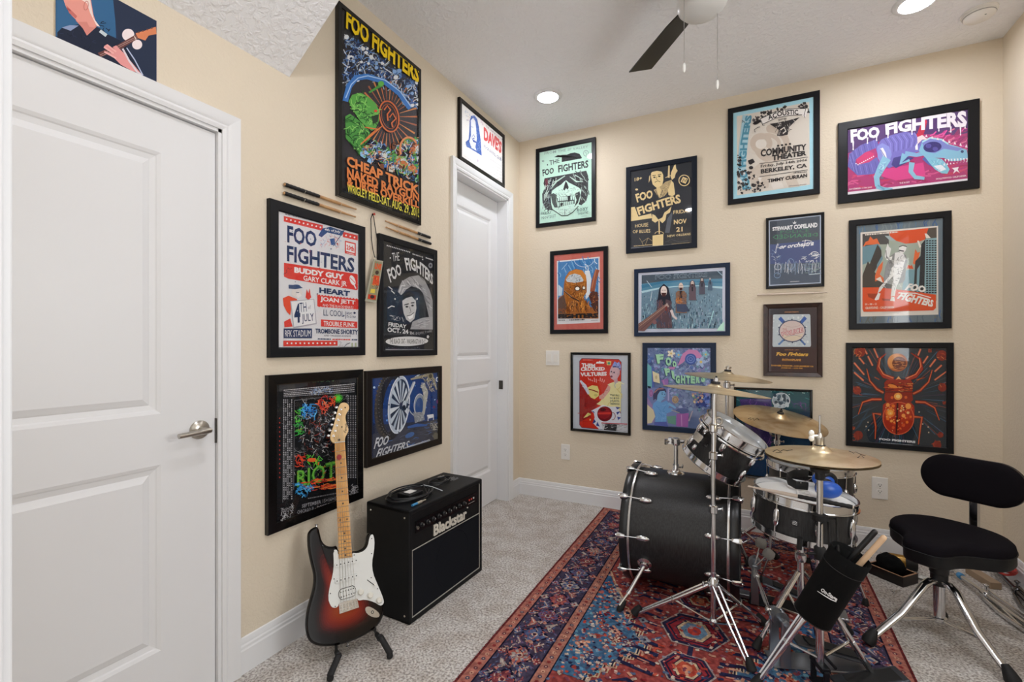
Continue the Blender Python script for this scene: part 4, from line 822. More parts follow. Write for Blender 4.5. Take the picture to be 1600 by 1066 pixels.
p.e(650, 555, 46, 42, 'b87848'); p.l([(650, 540), (690, 440)], 14, '6a4634'); p.sc(30, [(600, 480), (740, 440), (760, 700), (600, 600)], 24, ['a87c62', '6a4c44', 'c09a80', '4f5a70'], 's', 6)
p.g([(610, 600), (740, 600), (790, 690), (720, 710), (620, 700)], '46506a')
man(448, 400, 1.0, '5a4850', 'e6d8d2', '262836'); p.sc(50, [(350, 560), (540, 560), (540, 900), (360, 900)], 26, ['6d5a62', '46404e', '7a6a78', '3f5a78', '8a5a58'], 's', 8, 90)
p.l([(545, 680), (575, 760), (620, 800)], [36, 30, 26], 'dccfcf'); p.g([(110, 860), (160, 830), (470, 600), (500, 620), (490, 660), (190, 960), (110, 955)], '7a5a58'); p.l([(120, 900), (480, 620)], 5, 'c9a890'); p.l([(140, 940), (490, 640)], 5, '4a3438'); p.l([(115, 880), (470, 606)], 4, 'a98878'); p.l([(470, 640), (490, 600), (510, 640)], [30, 34, 20], 'b8a49c'); p.e(480, 660, 16, 34, '7a3a38'); p.e(325, 840, 26, 30, '8a6468')
p.l([(220, 290), (290, 380)], 6, 'cfe4ee'); p.l([(290, 430), (270, 560)], [4, 8], 'e4f0f4'); p.l([(1160, 160), (1225, 220)], 9, 'a9c6d8'); p.l([(1110, 690), (1040, 920)], [10, 5], 'b9ecf2'); p.l([(1020, 770), (1120, 760)], 6, 'b9e4ee'); p.g([(1190, 890), (1250, 830), (1250, 955), (1150, 955)], 'bfeede')
finish(p)

# orchestra poster, thin frame
p = poster('slim framed dark blue poster with white scrawl, above the lone drumstick', 'B', [(1197, 341), (1288.3, 330.8), (1288.2, 447.5), (1197, 451.8)], .013, SATIN, (1180, 320), 7.108, '1d232c', d=.018)
p.g([(150, 176), (730, 112), (730, 872), (155, 902)], 'b9c6dc'); p.g([(162, 186), (718, 126), (718, 862), (166, 890)], '4d5866'); p.g([(164, 440), (720, 390), (720, 640), (166, 660)], '4a5a8c'); p.g([(164, 660), (720, 640), (718, 862), (166, 890)], '4c5b70'); p.g([(164, 186), (240, 178), (240, 440), (166, 440)], '3d4856')
p.g([(415, 190), (432, 200), (438, 176), (448, 198), (460, 188), (450, 210), (425, 214)], 'e4e8ec'); p.t('STEWART COPELAND', (190, 250), (692, 196), (692, 250), (192, 292), 'eef0f3', .045, 2)
p.t('POLICE', (280, 290), (600, 264), (600, 304), (280, 322), '4c8a6a', .0, 1); p.t('DERANGED', (692, 312), (195, 336), (195, 386), (692, 350), '4f9a70', .0, 1)
p.l([(212, 520), (225, 540), (235, 470), (250, 432), (262, 440), (240, 480), (290, 470), (300, 455), (318, 475), (345, 460)], [6, 8, 7, 6, 5, 6, 6, 6, 6, 3], 'eef0f4'); p.t('or orchestra', (268, 448), (650, 396), (650, 452), (268, 492), 'eef0f4', .03, 2, .4); p.l([(520, 405), (580, 395), (630, 408)], 6, 'eef0f4'); p.l([(560, 390), (535, 480)], 7, 'eef0f4')
r = random.Random(9)
for k in range(13):
    x = 215 + k * 38; p.l([(x, 780 - r.uniform(0, 40)), (x + 10, 640 + r.uniform(-30, 30)), (x + 34, 660), (x + 24, 740 + r.uniform(-20, 30)), (x + 46, 700 + r.uniform(-30, 20))], 6, ['c2cede', '9fb2cc', '8fa8c8', 'dde4ec'][k % 4])
p.oval(250, 690, 36, 34, 6, 'd5dce6'); p.oval(245, 785, 34, 28, 5, '8fb0d8'); p.oval(395, 660, 40, 60, 5, '8fb0d8'); p.sc(24, [(490, 590), (700, 520), (715, 570), (600, 640)], 22, ['f2f4f6', 'cfd8e2', 'e4eaf0'], 's', 4, -20); p.oval(660, 545, 40, 22, 7, 'f2f4f6'); p.sc(30, [(540, 660), (715, 640), (715, 770), (560, 775)], 20, ['b4c4d4', '2e3a4a', '8fb0a8', '6a8aa4'], 's', 5, 5); p.l([(600, 775), (718, 765)], 8, 'cfe0e8'); p.sc(14, [(168, 500), (230, 500), (320, 600), (200, 640)], 20, ['7f9cc8', '5f7cb0', 'cdd8e6'], 's', 7)
p.ml((388, 856), (490, 850), 9, 'c4ccd6', 3)
finish(p)

# orange street poster
p = poster('thick black framed orange and teal poster of a figure between burning towers', 'B', [(1327, 344.6), (1487.4, 328.2), (1487.4, 513.5), (1327.2, 515)], .038, SATIN, (1310, 320), 5.33, '6b7b86')
p.sc(22, [(160, 190), (860, 125), (860, 180), (160, 230)], 46, ['4a6a9a', '5f7f9a', '7a8a90', '3f5f90'], 's', 3, 90); p.sc(22, [(160, 930), (860, 915), (860, 975), (160, 985)], 46, ['5a6a78', '4a6a9a', '6a6f6c'], 's', 4, 90)  # bluish curtain reflection in the glass, drawn into the border as upright strokes
p.g([(184, 232), (830, 175), (832, 915), (186, 932)], 'e4ded6'); p.g([(200, 245), (818, 190), (818, 800), (200, 800)], 'a9b5a8')
p.g([(200, 245), (420, 226), (420, 330), (340, 330), (200, 420)], '4c4c4e'); p.g([(200, 360), (225, 310), (250, 300), (265, 262), (290, 290), (320, 280), (345, 330), (230, 335)], 'e8713f')
p.g([(420, 226), (750, 195), (760, 230), (720, 290), (640, 318), (560, 325), (480, 300), (430, 262)], 'e2562a'); p.g([(385, 258), (430, 262), (480, 300), (430, 300)], 'a9bcc2'); p.g([(750, 195), (818, 188), (818, 280), (720, 282)], '5a534c'); p.g([(718, 240), (735, 240), (770, 278), (730, 280)], 'eae4da'); p.g([(655, 300), (668, 298), (690, 350), (675, 360)], 'eae4da')
p.g([(200, 350), (330, 325), (355, 360), (355, 400), (310, 460), (200, 500)], '6f96a4'); p.g([(325, 330), (358, 380), (360, 440), (300, 560), (230, 640), (250, 520)], '413d3c'); p.g([(200, 590), (245, 470), (300, 560), (370, 640), (480, 680), (480, 700), (200, 690)], '4a443f'); p.g([(320, 500), (365, 420), (370, 450), (320, 540)], '6f96a4')
p.g([(305, 590), (330, 520), (355, 490), (372, 470), (365, 530), (345, 580), (375, 610), (380, 650), (330, 630), (305, 640)], 'e8713f'); p.g([(620, 490), (640, 370), (660, 400), (680, 390), (668, 440), (640, 500)], 'e8713f'); p.g([(570, 530), (580, 500), (600, 510), (610, 500), (625, 535)], 'e2562a'); p.g([(310, 620), (350, 600), (370, 650)], 'f0e6dc')
p.g([(565, 545), (640, 540), (640, 720), (530, 710), (540, 640)], '7fa8b4'); p.g([(640, 470), (690, 420), (690, 735), (625, 720)], '38393c'); p.g([(690, 330), (730, 280), (735, 740), (665, 735)], '2c3036'); p.g([(655, 540), (680, 500), (668, 730), (650, 728)], '7fa8b4'); p.g([(725, 285), (818, 275), (818, 748), (715, 742)], '8fb4bc')
for k in range(23):
    for j in range(4): p.g([(730 + j * 23, 296 + k * 19.6), (747 + j * 23, 295 + k * 19.6), (747 + j * 23, 306 + k * 19.6), (729 + j * 23, 307 + k * 19.6)], '28323c')
p.g([(200, 690), (330, 688), (480, 705), (640, 725), (812, 750), (812, 860), (790, 880), (500, 888), (210, 892), (200, 870)], 'e2562a'); p.g([(240, 740), (330, 740), (300, 790), (250, 770)], 'a8401f'); p.g([(360, 780), (460, 790), (430, 800), (370, 800)], 'a8401f')
p.g([(375, 620), (390, 520), (430, 430), (470, 400), (500, 390), (560, 420), (575, 470), (560, 520), (555, 620), (535, 650), (450, 670), (380, 640)], '8f9090'); p.g([(470, 400), (500, 395), (540, 405), (560, 450), (535, 530), (460, 515)], 'eeeeee'); p.g([(500, 380), (510, 345), (540, 340), (568, 350), (560, 380), (545, 400), (520, 405)], 'f0f0ee'); p.l([(502, 380), (545, 388)], 10, '2a2a2c'); p.l([(505, 352), (535, 340), (570, 350)], 7, '3a3a3c')
p.g([(385, 430), (395, 370), (410, 320), (420, 350), (438, 365), (430, 410), (420, 440), (450, 430), (440, 465), (400, 460)], 'eeeeec'); p.l([(395, 380), (400, 440), (430, 465)], 5, '2a2a2c')
p.g([(445, 520), (545, 525), (530, 560), (500, 650), (480, 690), (470, 760), (435, 765), (445, 680), (460, 590), (400, 650), (350, 720), (325, 740), (340, 690), (420, 600)], 'e6e6e4'); p.g([(300, 790), (330, 735), (350, 740), (335, 790), (310, 798)], 'f0f0ee'); p.g([(430, 800), (440, 765), (465, 770), (470, 805)], 'f0f0ee')
p.sc(60, [(385, 440), (560, 430), (545, 620), (470, 740), (440, 740), (450, 600), (350, 720), (330, 730), (420, 600)], 14, ['2a2a2c', '5a5a5c', '3a3a3c', 'f4f4f2'], 's', 8)
p.ta('FOO', [(580, 655), (650, 660), (725, 680)], [(548, 712), (640, 722), (728, 735)], 'f0eeea', .06, 2, .2); p.ta('FIGHTERS', [(520, 728), (620, 745), (720, 775), (790, 795)], [(484, 782), (600, 815), (700, 835), (790, 855)], 'f0eeea', .05, 2, .2); p.l([(500, 735), (640, 738), (770, 775)], 8, 'f0eeea')
p.t('10 - 08 - 11', (222, 820), (318, 818), (318, 836), (222, 840), 'f2d9c8', .04, 1); p.t('GRAPEVINE - CALIFORNIA', (222, 850), (464, 843), (464, 864), (222, 872), 'f2d9c8', .03, 1); p.ml((222, 252), (495, 228), 10, 'efe6dc', 3)
finish(p)

# plaque with drum head
p = poster('small walnut plaque with a blue and white drum emblem, under the lone drumstick', 'B', [(1193.6, 475), (1286, 473.2), (1284.8, 590.5), (1192.2, 587)], .030, WALNUT, (1180, 460), 7.617, '3a2024', d=.024, name='framed_plaque', cat='plaque', bevel=.008)
p.g([(158, 165), (740, 150), (728, 945), (155, 915)], '3b2226'); p.g([(160, 165), (740, 150), (738, 240), (165, 245)], '2a2732'); p.g([(560, 160), (738, 155), (732, 640), (670, 640), (660, 240), (560, 240)], '34262f')
p.l([(165, 170), (738, 155), (726, 940), (158, 912)], 4, '6a5a5c', True); p.t('DODGERS PRESENTS', (352, 204), (518, 202), (518, 216), (352, 220), 'c98a5a', .02, 1)
p.g([(220, 240), (645, 236), (656, 250), (664, 610), (655, 626), (215, 626), (205, 612), (212, 250)], 'c3ced6'); p.sc(60, [(215, 245), (650, 240), (655, 620), (210, 620)], 12, ['d4dde2', 'b4c0ca', 'e2e8ea'], 'd', 3)
p.l([(290, 280), (420, 420)], [44, 34], '3a62b0'); p.l([(600, 275), (470, 420)], [44, 34], '3a62b0'); p.l([(400, 480), (288, 592)], [30, 20], '5a80b8'); p.l([(480, 480), (590, 596)], [30, 20], '4a70b0'); p.e(285, 592, 14, 12, '5a80b8'); p.e(588, 594, 14, 12, '4a70b0')
p.e(440, 437, 162, 134, '3b4a6a'); p.e(440, 437, 150, 122, 'd8c8c6'); p.g([(310, 480), (440, 500), (570, 470), (540, 530), (440, 558), (350, 535)], 'dfd0bc')
for k in range(10): a = 2 * PI * k / 10 + .3; p.e(440 + 166 * math.cos(a), 437 + 138 * math.sin(a), 9, 8, '2f3a58', n=8)
p.t('THE', (325, 410), (375, 398), (378, 430), (328, 444), 'b8606a', .0, 1); p.ta('POLICE', [(310, 450), (440, 420), (565, 392)], [(320, 500), (440, 485), (575, 450)], 'b4565f', .08, 2); p.ta('POLICE', [(316, 455), (440, 426), (561, 398)], [(326, 494), (440, 478), (569, 446)], 'e9d4d4', .01, 2); p.oval(440, 330, 120, 60, 3, 'b89a98', 0, 30, 150); p.oval(460, 560, 130, 70, 4, '9a8a98', 0, 200, 340)
p.t('WITH SPECIAL GUESTS', (350, 656), (524, 656), (524, 668), (350, 668), 'c98a5a', .01, 1); p.t('Foo Fighters', (248, 690), (634, 692), (634, 752), (248, 742), 'eab84e', .04, 2, .35); p.l([(250, 700), (270, 690), (300, 698)], 5, 'eab84e'); p.t('FICTIONPLANE', (320, 766), (545, 768), (545, 796), (320, 794), 'd99a3e', .04, 1)
p.t('DODGER STADIUM - LOS ANGELES CA', (192, 836), (694, 850), (694, 868), (192, 856), 'e0a040', .04, 1); p.t('JUNE 23 - 6:30 PM', (308, 868), (562, 874), (562, 892), (308, 886), 'e0a040', .04, 1)
finish(p)

# beetle poster
p = poster('black framed poster of a glowing red horned beetle, above the drum stool', 'B', [(1324.6, 534), (1493, 537.3), (1488.5, 708.5), (1320.3, 697.5)], .032, SATIN, (1310, 520), 5.33, '29343e')
r = random.Random(3)
for k in range(90):
    a = r.uniform(0, 2 * PI); r0 = r.uniform(150, 260); r1 = r0 + r.uniform(80, 260); p.l([(500 + r0 * math.cos(a), 540 + r0 * math.sin(a)), (500 + r1 * math.cos(a), 540 + r1 * math.sin(a))], [2, 6], r.choice(['3f6a86', '22303c', '45525e', '4a3a58', '2f4f66', '8a4a40']))
p.g([(130, 820), (280, 590), (180, 780)], '2f4a5e'); p.g([(720, 670), (880, 900), (760, 720)], '2f4a5e')
for a, b, q, h_ in ((130, 250, 215, 350), (175, 210, 215, 260), (245, 195, 285, 275), (295, 130, 330, 210), (210, 130, 240, 180), (130, 330, 210, 400), (685, 135, 662, 190), (745, 195, 705, 255), (810, 220, 760, 285), (860, 270, 800, 325), (900, 325, 800, 395)): p.l([(a, b), (q, h_)], 15, 'd0623f'); p.l([(a, b), (q, h_)], 4, 'efa07a')
for x, y, k in ((180, 160, 44), (860, 190, 44), (155, 480, 34), (865, 455, 36), (165, 855, 38), (820, 935, 36), (850, 850, 24), (125, 795, 14), (880, 585, 14), (760, 150, 16)):
    p.e(x, y, k, k, '8f2f22'); p.sc(10, [(x - k, y - k), (x + k, y - k), (x + k, y + k), (x - k, y + k)], k * .4, ['d9552f', '5a1c18', 'f09a50', 'b8402a'], 's', int(x))
Rd, Or, Dk = 'a8301c', 'd9602a', '4a1612'
for L in ([(375, 500), (320, 470), (260, 400), (235, 300)], [(620, 510), (680, 480), (750, 410), (780, 310)], [(360, 555), (280, 555), (200, 580), (165, 680)], [(640, 575), (720, 580), (800, 625), (840, 730)], [(355, 680), (290, 672), (310, 780), (305, 885)], [(630, 700), (695, 705), (680, 800), (665, 930)]):
    p.l(L, [30, 30, 22, 12], Dk); p.l(L, [22, 22, 16, 8], Rd); p.l(L, [7, 6, 5, 3], 'e8804a')
p.l([(460, 385), (380, 360), (330, 300), (340, 220), (400, 170)], [46, 46, 40, 26, 8], Dk); p.l([(560, 390), (640, 360), (690, 300), (680, 220), (600, 165)], [46, 46, 40, 26, 8], Dk)
p.l([(460, 385), (380, 360), (330, 300), (340, 220), (395, 175)], [32, 34, 28, 18, 5], Rd); p.l([(560, 390), (640, 360), (690, 300), (680, 220), (605, 170)], [32, 34, 28, 18, 5], Rd); p.l([(455, 378), (372, 345), (335, 280), (350, 210)], 7, 'f0905a'); p.l([(565, 382), (645, 345), (686, 280), (672, 210)], 7, 'f0905a'); p.l([(690, 380), (720, 370), (650, 395)], 8, Or); p.l([(300, 370), (340, 390)], 8, Or)
p.e(490, 248, 84, 76, 'b8632f'); p.e(478, 242, 68, 66, 'e09348'); p.e(505, 255, 58, 56, '7a3f26'); p.sc(30, [(450, 210), (550, 210), (550, 300), (460, 300)], 18, ['8f4f2a', 'd98a4a', '5a2c20'], 's', 5, 5)
p.g([(380, 420), (400, 395), (470, 390), (500, 365), (520, 390), (600, 395), (620, 420), (615, 490), (390, 490)], '9a2f1c'); p.sc(40, [(385, 420), (615, 420), (610, 485), (390, 485)], 18, [Or, '6a1f16', 'f0a050', '3a1210'], 's', 6, 0); p.e(450, 445, 40, 14, 'e88a3a', 15); p.g([(478, 392), (500, 362), (522, 392), (500, 384)], 'f0b070')
p.g([(388, 495), (612, 495), (620, 560), (600, 578), (400, 578), (380, 555)], '8f2a1a'); p.e(495, 530, 34, 30, 'f0a24a'); p.e(495, 530, 18, 16, 'f8d080'); p.e(445, 540, 12, 12, Or); p.e(560, 538, 12, 12, Or)
p.g([(370, 600), (400, 578), (600, 580), (630, 610), (632, 690), (610, 770), (560, 830), (495, 848), (430, 828), (385, 765), (366, 690)], Rd); p.oval(498, 712, 128, 134, 8, 'd8603a'); p.l([(490, 585), (482, 845)], 16, Dk); p.g([(395, 600), (470, 600), (465, 780), (400, 720)], 'b83a1e'); p.g([(510, 600), (600, 605), (600, 720), (520, 790)], 'b83a1e')
for x, y, k, c in ((430, 665, 40, 'e8762a'), (430, 665, 24, 'f6b04a'), (580, 612, 24, 'f0a04a'), (410, 602, 16, 'ef9a4a'), (455, 610, 14, 'e8762a'), (540, 690, 16, 'ef9a4a'), (518, 650, 10, 'f0c080'), (540, 640, 8, 'f0c080'), (578, 665, 12, 'f0c080'), (570, 745, 12, 'e8762a'), (540, 770, 14, 'd8582a'), (410, 715, 14, 'e8762a'), (440, 735, 12, 'f0a04a'), (455, 790, 12, 'd8582a'), (600, 700, 10, 'e8762a'), (530, 610, 9, 'f0c080')): p.e(x, y, k, k, c)
p.sc(50, [(380, 610), (620, 610), (560, 820), (430, 820)], 7, ['f0a04a', '7a1f14', 'e8602a', 'f6c88a'], 'd', 7)
for x, y in ((245, 745), (250, 810), (670, 660), (745, 785), (700, 760), (230, 780), (750, 830)): p.e(x, y, 6, 6, 'c8b8a0')
p.t('FOO FIGHTERS', (338, 876), (640, 900), (640, 920), (338, 892), 'dfe2e6', .07, 2); p.ml((355, 914), (620, 936), 7, '8a929a', 4); p.l([(115, 905), (885, 980)], 4, '6a7480')
finish(p)

# toy card poster
p = poster('poster like a red toy card on pale grey, above the left outlet', 'B', [(891.4, 550.4), (985, 551.7), (985, 681.4), (891, 673)], .020, GLOSS, (880, 540), 7.108, 'c4cbd6')
Rd = 'cf2f1c'
p.g([(178, 175), (205, 142), (615, 150), (648, 185), (640, 940), (420, 935), (205, 915), (178, 880)], '2f3f60'); p.g([(183, 178), (208, 147), (612, 155), (643, 188), (635, 935), (420, 930), (207, 910), (183, 876)], Rd)
p.g([(183, 420), (300, 520), (330, 600), (420, 620), (330, 720), (290, 800), (183, 850)], '9a2222'); p.sc(20, [(190, 450), (300, 540), (300, 780), (190, 830)], 30, ['7f1c1e', 'b02a24'], 's', 3)
p.g([(360, 200), (375, 180), (398, 180), (405, 168), (418, 180), (458, 186), (452, 202)], 'f0eeee')
p.ta('THEM', [(205, 195), (355, 205)], [(205, 245), (355, 250)], 'f2eeee', .05); p.ta('CROOKED', [(196, 240), (462, 238)], [(196, 286), (462, 278)], 'f2eeee', .05); p.ta('VULTURES', [(190, 300), (484, 292)], [(192, 345), (484, 336)], 'f2eeee', .05)
p.ml((220, 160), (330, 162), 9, 'e89a90', 3)
for k in range(9): p.l([(275 + k * 23, 358 + (k % 3) * 12), (290 + k * 20, 385 + (k * 7 % 30))], 7, 'f0c4bc')
p.g([(480, 170), (535, 175), (530, 220), (485, 218)], 'e6c46a'); p.e(508, 198, 16, 14, '4a9a7a')
p.g([(645, 400), (590, 395), (520, 420), (495, 470), (470, 540), (410, 620), (370, 650), (480, 690), (560, 720), (640, 740)], 'e9e2a8'); p.sc(10, [(520, 430), (640, 420), (640, 640), (480, 660)], 40, ['dccf8a', 'f4efc4'], 's', 5)
p.g([(520, 270), (540, 230), (590, 215), (630, 240), (628, 320), (600, 370), (560, 385), (530, 365), (515, 320)], 'd8b4bc'); p.g([(560, 375), (600, 365), (610, 410), (570, 420)], 'cfa6b0'); p.g([(545, 225), (570, 175), (600, 195), (620, 180), (640, 220), (636, 280), (610, 250), (560, 240)], '8f9fe0'); p.l([(550, 238), (600, 232), (632, 262)], 14, '2f3a70'); p.sc(16, [(550, 220), (600, 180), (640, 220), (630, 260)], 14, ['3f4f98', 'c9d2f4'], 's', 6); p.e(535, 345, 14, 12, '7a3a50'); p.e(565, 300, 8, 10, '3a3048'); p.e(535, 290, 7, 9, '3a3048'); p.l([(550, 285), (545, 320)], 4, 'a8808a'); p.e(612, 320, 12, 18, 'd0a8b2')
p.l([(590, 400), (570, 440), (580, 470)], 6, '8fb0c8'); p.g([(500, 440), (525, 460), (520, 500), (440, 600), (400, 590), (400, 560), (450, 530)], 'd8a49a'); p.sc(14, [(400, 560), (500, 480), (510, 520), (430, 600)], 12, ['8f3a34', 'e8c0b4'], 's', 7)
p.g([(265, 470), (320, 442), (380, 450), (400, 500), (395, 560), (350, 595), (310, 580), (270, 530)], 'e9dc8a'); p.l([(285, 485), (340, 500), (390, 520)], 12, '9a3a2a'); p.e(362, 552, 20, 14, 'd0c470'); p.l([(190, 390), (240, 450), (285, 540)], [20, 40, 24], 'd4d8e8'); p.sc(10, [(190, 380), (260, 450), (280, 540), (220, 470)], 14, ['7f8fc0', 'f4f4f8'], 's', 8)
for k, w in enumerate(('THURS', '10.8.09', 'ATLANTA', 'TABERNACLE')): p.t(w, (520, 540 + k * 32), (624, 545 + k * 31), (624, 566 + k * 31), (520, 562 + k * 32), '3f5a50', .02, 1)
p.g([(310, 725), (380, 690), (440, 660), (520, 680), (600, 680), (640, 760), (640, 930), (400, 930), (330, 860), (350, 800), (340, 750)], 'dfe2ee')
for q in ([(310, 722), (345, 735), (350, 755)], [(325, 870), (345, 815), (365, 850)], [(365, 890), (380, 845), (405, 900)], [(590, 740), (640, 730), (600, 770)], [(600, 790), (645, 800), (610, 830)], [(580, 680), (640, 690), (600, 710)]): p.g(q, '31489a')
p.e(462, 760, 84, 84, '7a1420'); p.e(455, 750, 70, 66, '9a1c26'); p.l([(388, 755), (530, 752)], [20, 26], 'd83a34'); p.e(440, 712, 34, 18, '5a0f1a'); p.oval(550, 785, 28, 40, 7, '8f3a3a', 0, -100, 110); p.g([(225, 805), (275, 745), (305, 760), (270, 790)], 'e9dc8a'); p.e(290, 765, 18, 12, 'd8c870'); p.e(300, 825, 8, 10, 'e9dc8a'); p.ml((200, 840), (290, 850), 5, 'a8261c', 4)
p.g([(425, 858), (705, 870), (705, 965), (440, 940)], 'c9cdd4'); p.l([(425, 860), (712, 874)], 10, 'b8283a'); p.g([(470, 870), (600, 875), (590, 950), (450, 938)], '2f2f34'); p.sc(20, [(450, 870), (700, 880), (700, 955), (450, 935)], 20, ['77777e', 'a9a9b0', '3a3a40', 'e0e0e4'], 's', 9, 3); p.ml((690, 890), (690, 950), 8, '6a6a72', 5)
finish(p)

# girl poster
p = poster('dark blue framed pastel poster of a girl drumming, behind the cymbals', 'B', [(1005.2, 534.6), (1120.2, 537), (1117.5, 680.5), (1002, 671.5)], .036, mat('blue_black_frame'), (995, 530), 6.874, '6f84b4')
cols = ['5a78b8', '8fa8d8', '4a5f9a', '7f9cc4', 'a4b4e0', '5f6fa8', '8a86c0', '6aa0b8']
p.sc(340, [(115, 90), (800, 95), (795, 780), (560, 780), (340, 680), (330, 520), (115, 260)], 20, cols, 'd', 3); p.sc(260, [(115, 90), (800, 95), (795, 780), (560, 780), (340, 680), (330, 520), (115, 260)], 16, ['3f4f88', 'b9c8ec', '54689e', '7d90c8', '2f5f7a'], 's', 4)
p.g([(440, 290), (490, 160), (560, 110), (650, 120), (710, 190), (640, 220), (560, 180), (500, 250)], 'c888b8'); p.e(580, 215, 62, 60, '4a62a8'); p.oval(580, 215, 40, 38, 8, '7a94d0'); p.oval(580, 215, 18, 16, 7, '7a94d0')
for x, y, k, c in ((370, 155, 44, 'e9e2d0'), (690, 245, 60, 'a9c0e4'), (740, 165, 40, '8fc0d0'), (450, 170, 40, '7fb0d8')):
    for j in range(5): a = 2 * PI * j / 5; p.e(x + k * .55 * math.cos(a), y + k * .55 * math.sin(a), k * .45, k * .3, c, math.degrees(a))
    p.e(x, y, k * .25, k * .25, 'd8c078')
p.g([(115, 260), (160, 300), (190, 460), (190, 540), (115, 520)], '6fb0b8'); p.g([(160, 290), (190, 330), (190, 520), (165, 520)], '5a6cb4'); p.g([(170, 340), (205, 360), (240, 372), (250, 475), (180, 455)], 'e2d8b4'); p.e(210, 410, 12, 20, 'c4b890'); p.g([(260, 440), (340, 420), (340, 480), (300, 510)], '9a74b8'); p.l([(285, 440), (300, 500)], 14, 'b884b8')
G = 'a4d8b4'
for w, q in (('F', [(205, 165), (292, 160), (280, 255), (225, 265)]), ('O', [(312, 190), (372, 195), (372, 290), (312, 285)]), ('O', [(385, 225), (428, 240), (428, 310), (385, 300)]), ('F', [(295, 315), (360, 310), (350, 390), (315, 395)]), ('I', [(370, 335), (400, 345), (410, 435), (385, 420)])):
    d_ = [(a - 8, b + 6) for a, b in q]; p.ta(w, d_[:2], [d_[3], d_[2]], '3f5a70', .1); p.ta(w, q[:2], [q[3], q[2]], G, .07)
p.g([(340, 300), (420, 295), (400, 325), (350, 322)], 'b880b4')
for w, x, z in (('G', 418, 0), ('H', 475, 2), ('T', 530, 4), ('E', 580, 2), ('R', 635, -8), ('S', 690, -24)):
    q = [(x, 385 + z), (x + 46, 390 + z), (x + 46, 478 + z * .5), (x, 474 + z * .5)]; d_ = [(a - 7, b + 6) for a, b in q]; p.ta(w, d_[:2], [d_[3], d_[2]], '3f5a70', .1); p.ta(w, q[:2], [q[3], q[2]], G, .07)
p.g([(115, 520), (330, 520), (420, 720), (560, 800), (560, 950), (105, 915)], '7a86b8'); p.g([(110, 620), (190, 740), (190, 890), (105, 915)], '9a86b8'); p.g([(105, 700), (180, 760), (200, 830), (160, 900), (105, 905)], 'd8cfb0'); p.e(155, 580, 22, 40, 'b880b4'); p.oval(155, 580, 14, 26, 6, '7a5a98'); p.g([(115, 500), (155, 510), (150, 530), (125, 528)], '20263c')
p.g([(175, 600), (200, 545), (250, 515), (310, 535), (320, 570), (260, 570), (220, 660), (200, 640), (180, 660)], '4a4868'); p.l([(190, 575), (230, 535), (290, 530)], 14, 'a87a7c')
p.g([(225, 600), (250, 560), (300, 555), (315, 590), (300, 640), (270, 660), (250, 690), (215, 670)], '7fb4e0'); p.e(275, 590, 7, 5, '27406a'); p.e(303, 592, 5, 5, '27406a'); p.l([(262, 578), (285, 574)], 4, '3a5078'); p.e(295, 625, 8, 4, '8a5a88')
p.g([(180, 690), (215, 660), (270, 680), (320, 660), (360, 700), (340, 740), (380, 740), (390, 770), (320, 800), (320, 890), (200, 890), (200, 800), (170, 730)], '6fa4dc'); p.sc(16, [(190, 700), (320, 690), (310, 880), (210, 880)], 24, ['5a90cc', '86b8e8'], 's', 6); p.l([(340, 690), (390, 720), (420, 740)], [30, 24, 18], '7fb4e0'); p.g([(190, 890), (320, 885), (340, 940), (190, 925)], '5a66b0')
p.l([(342, 530), (342, 660)], 16, 'b4b0dc'); p.g([(430, 800), (560, 795), (550, 945), (425, 935)], 'a868b0'); p.l([(480, 810), (485, 935)], 8, 'd0a0d0'); p.e(490, 770, 70, 30, '5a6898'); p.l([(600, 770), (560, 880)], 14, 'b8b0c0'); p.e(415, 650, 36, 40, 'b8a084'); p.oval(415, 650, 22, 26, 7, '8a7a70'); p.g([(320, 830), (420, 820), (420, 920), (340, 900)], '6fa090'); p.l([(370, 760), (460, 790)], 6, 'c0b890')
p.sc(30, [(640, 600), (790, 600), (780, 720), (660, 740)], 22, ['4a62b0', '7a94dc', '3a4a8a'], 'd', 8); p.sc(20, [(600, 580), (720, 560), (700, 680), (620, 680)], 14, ['c09a94', 'd8c8a0', '7aa090'], 'd', 9); p.l([(102, 925), (540, 965), (790, 985)], 8, 'b9bccc')
finish(p)

# night poster with moon, mostly behind the drums
p = poster('thin black framed teal and violet night poster with a moon, behind the ride cymbal', 'B', [(1147.5, 603.8), (1270.5, 611), (1269, 757), (1146, 744)], .014, GLOSS, (1130, 590), 5.92, '1d4455')
p.g([(110, 90), (825, 130), (820, 300), (110, 260)], '1f5560'); p.sc(40, [(110, 95), (820, 130), (820, 260), (110, 230)], 26, ['2a6a72', '184450', '3a8a90', '24505e'], 's', 3, 10)
p.g([(150, 200), (440, 190), (470, 420), (440, 640), (250, 640)], '4a3a78'); p.sc(60, [(150, 200), (450, 190), (450, 640), (260, 640)], 24, ['6a4a98', '33305e', '8a5aa8', '2a3a68'], 's', 4); p.sc(20, [(640, 220), (790, 240), (790, 300), (640, 290)], 20, ['5a3f88', '3a3060', '7a4f98'], 's', 5)
p.g([(480, 400), (820, 300), (815, 1000), (480, 960)], '163a58'); p.g([(110, 640), (480, 640), (480, 930), (110, 880)], '1f4a78'); p.e(536, 212, 84, 72, 'd3dbe2'); p.e(536, 212, 76, 65, '9fb0bc'); p.sc(30, [(470, 160), (600, 160), (600, 270), (480, 270)], 17, ['33485a', 'c9d4da', '4a6474'], 'd', 6)
p.l([(150, 140), (180, 175)], 10, 'a9dcd8'); p.sc(20, [(110, 100), (800, 130), (800, 180), (110, 170)], 5, ['cfeaea', '9ad0d0'], 'd', 8)
finish(p)
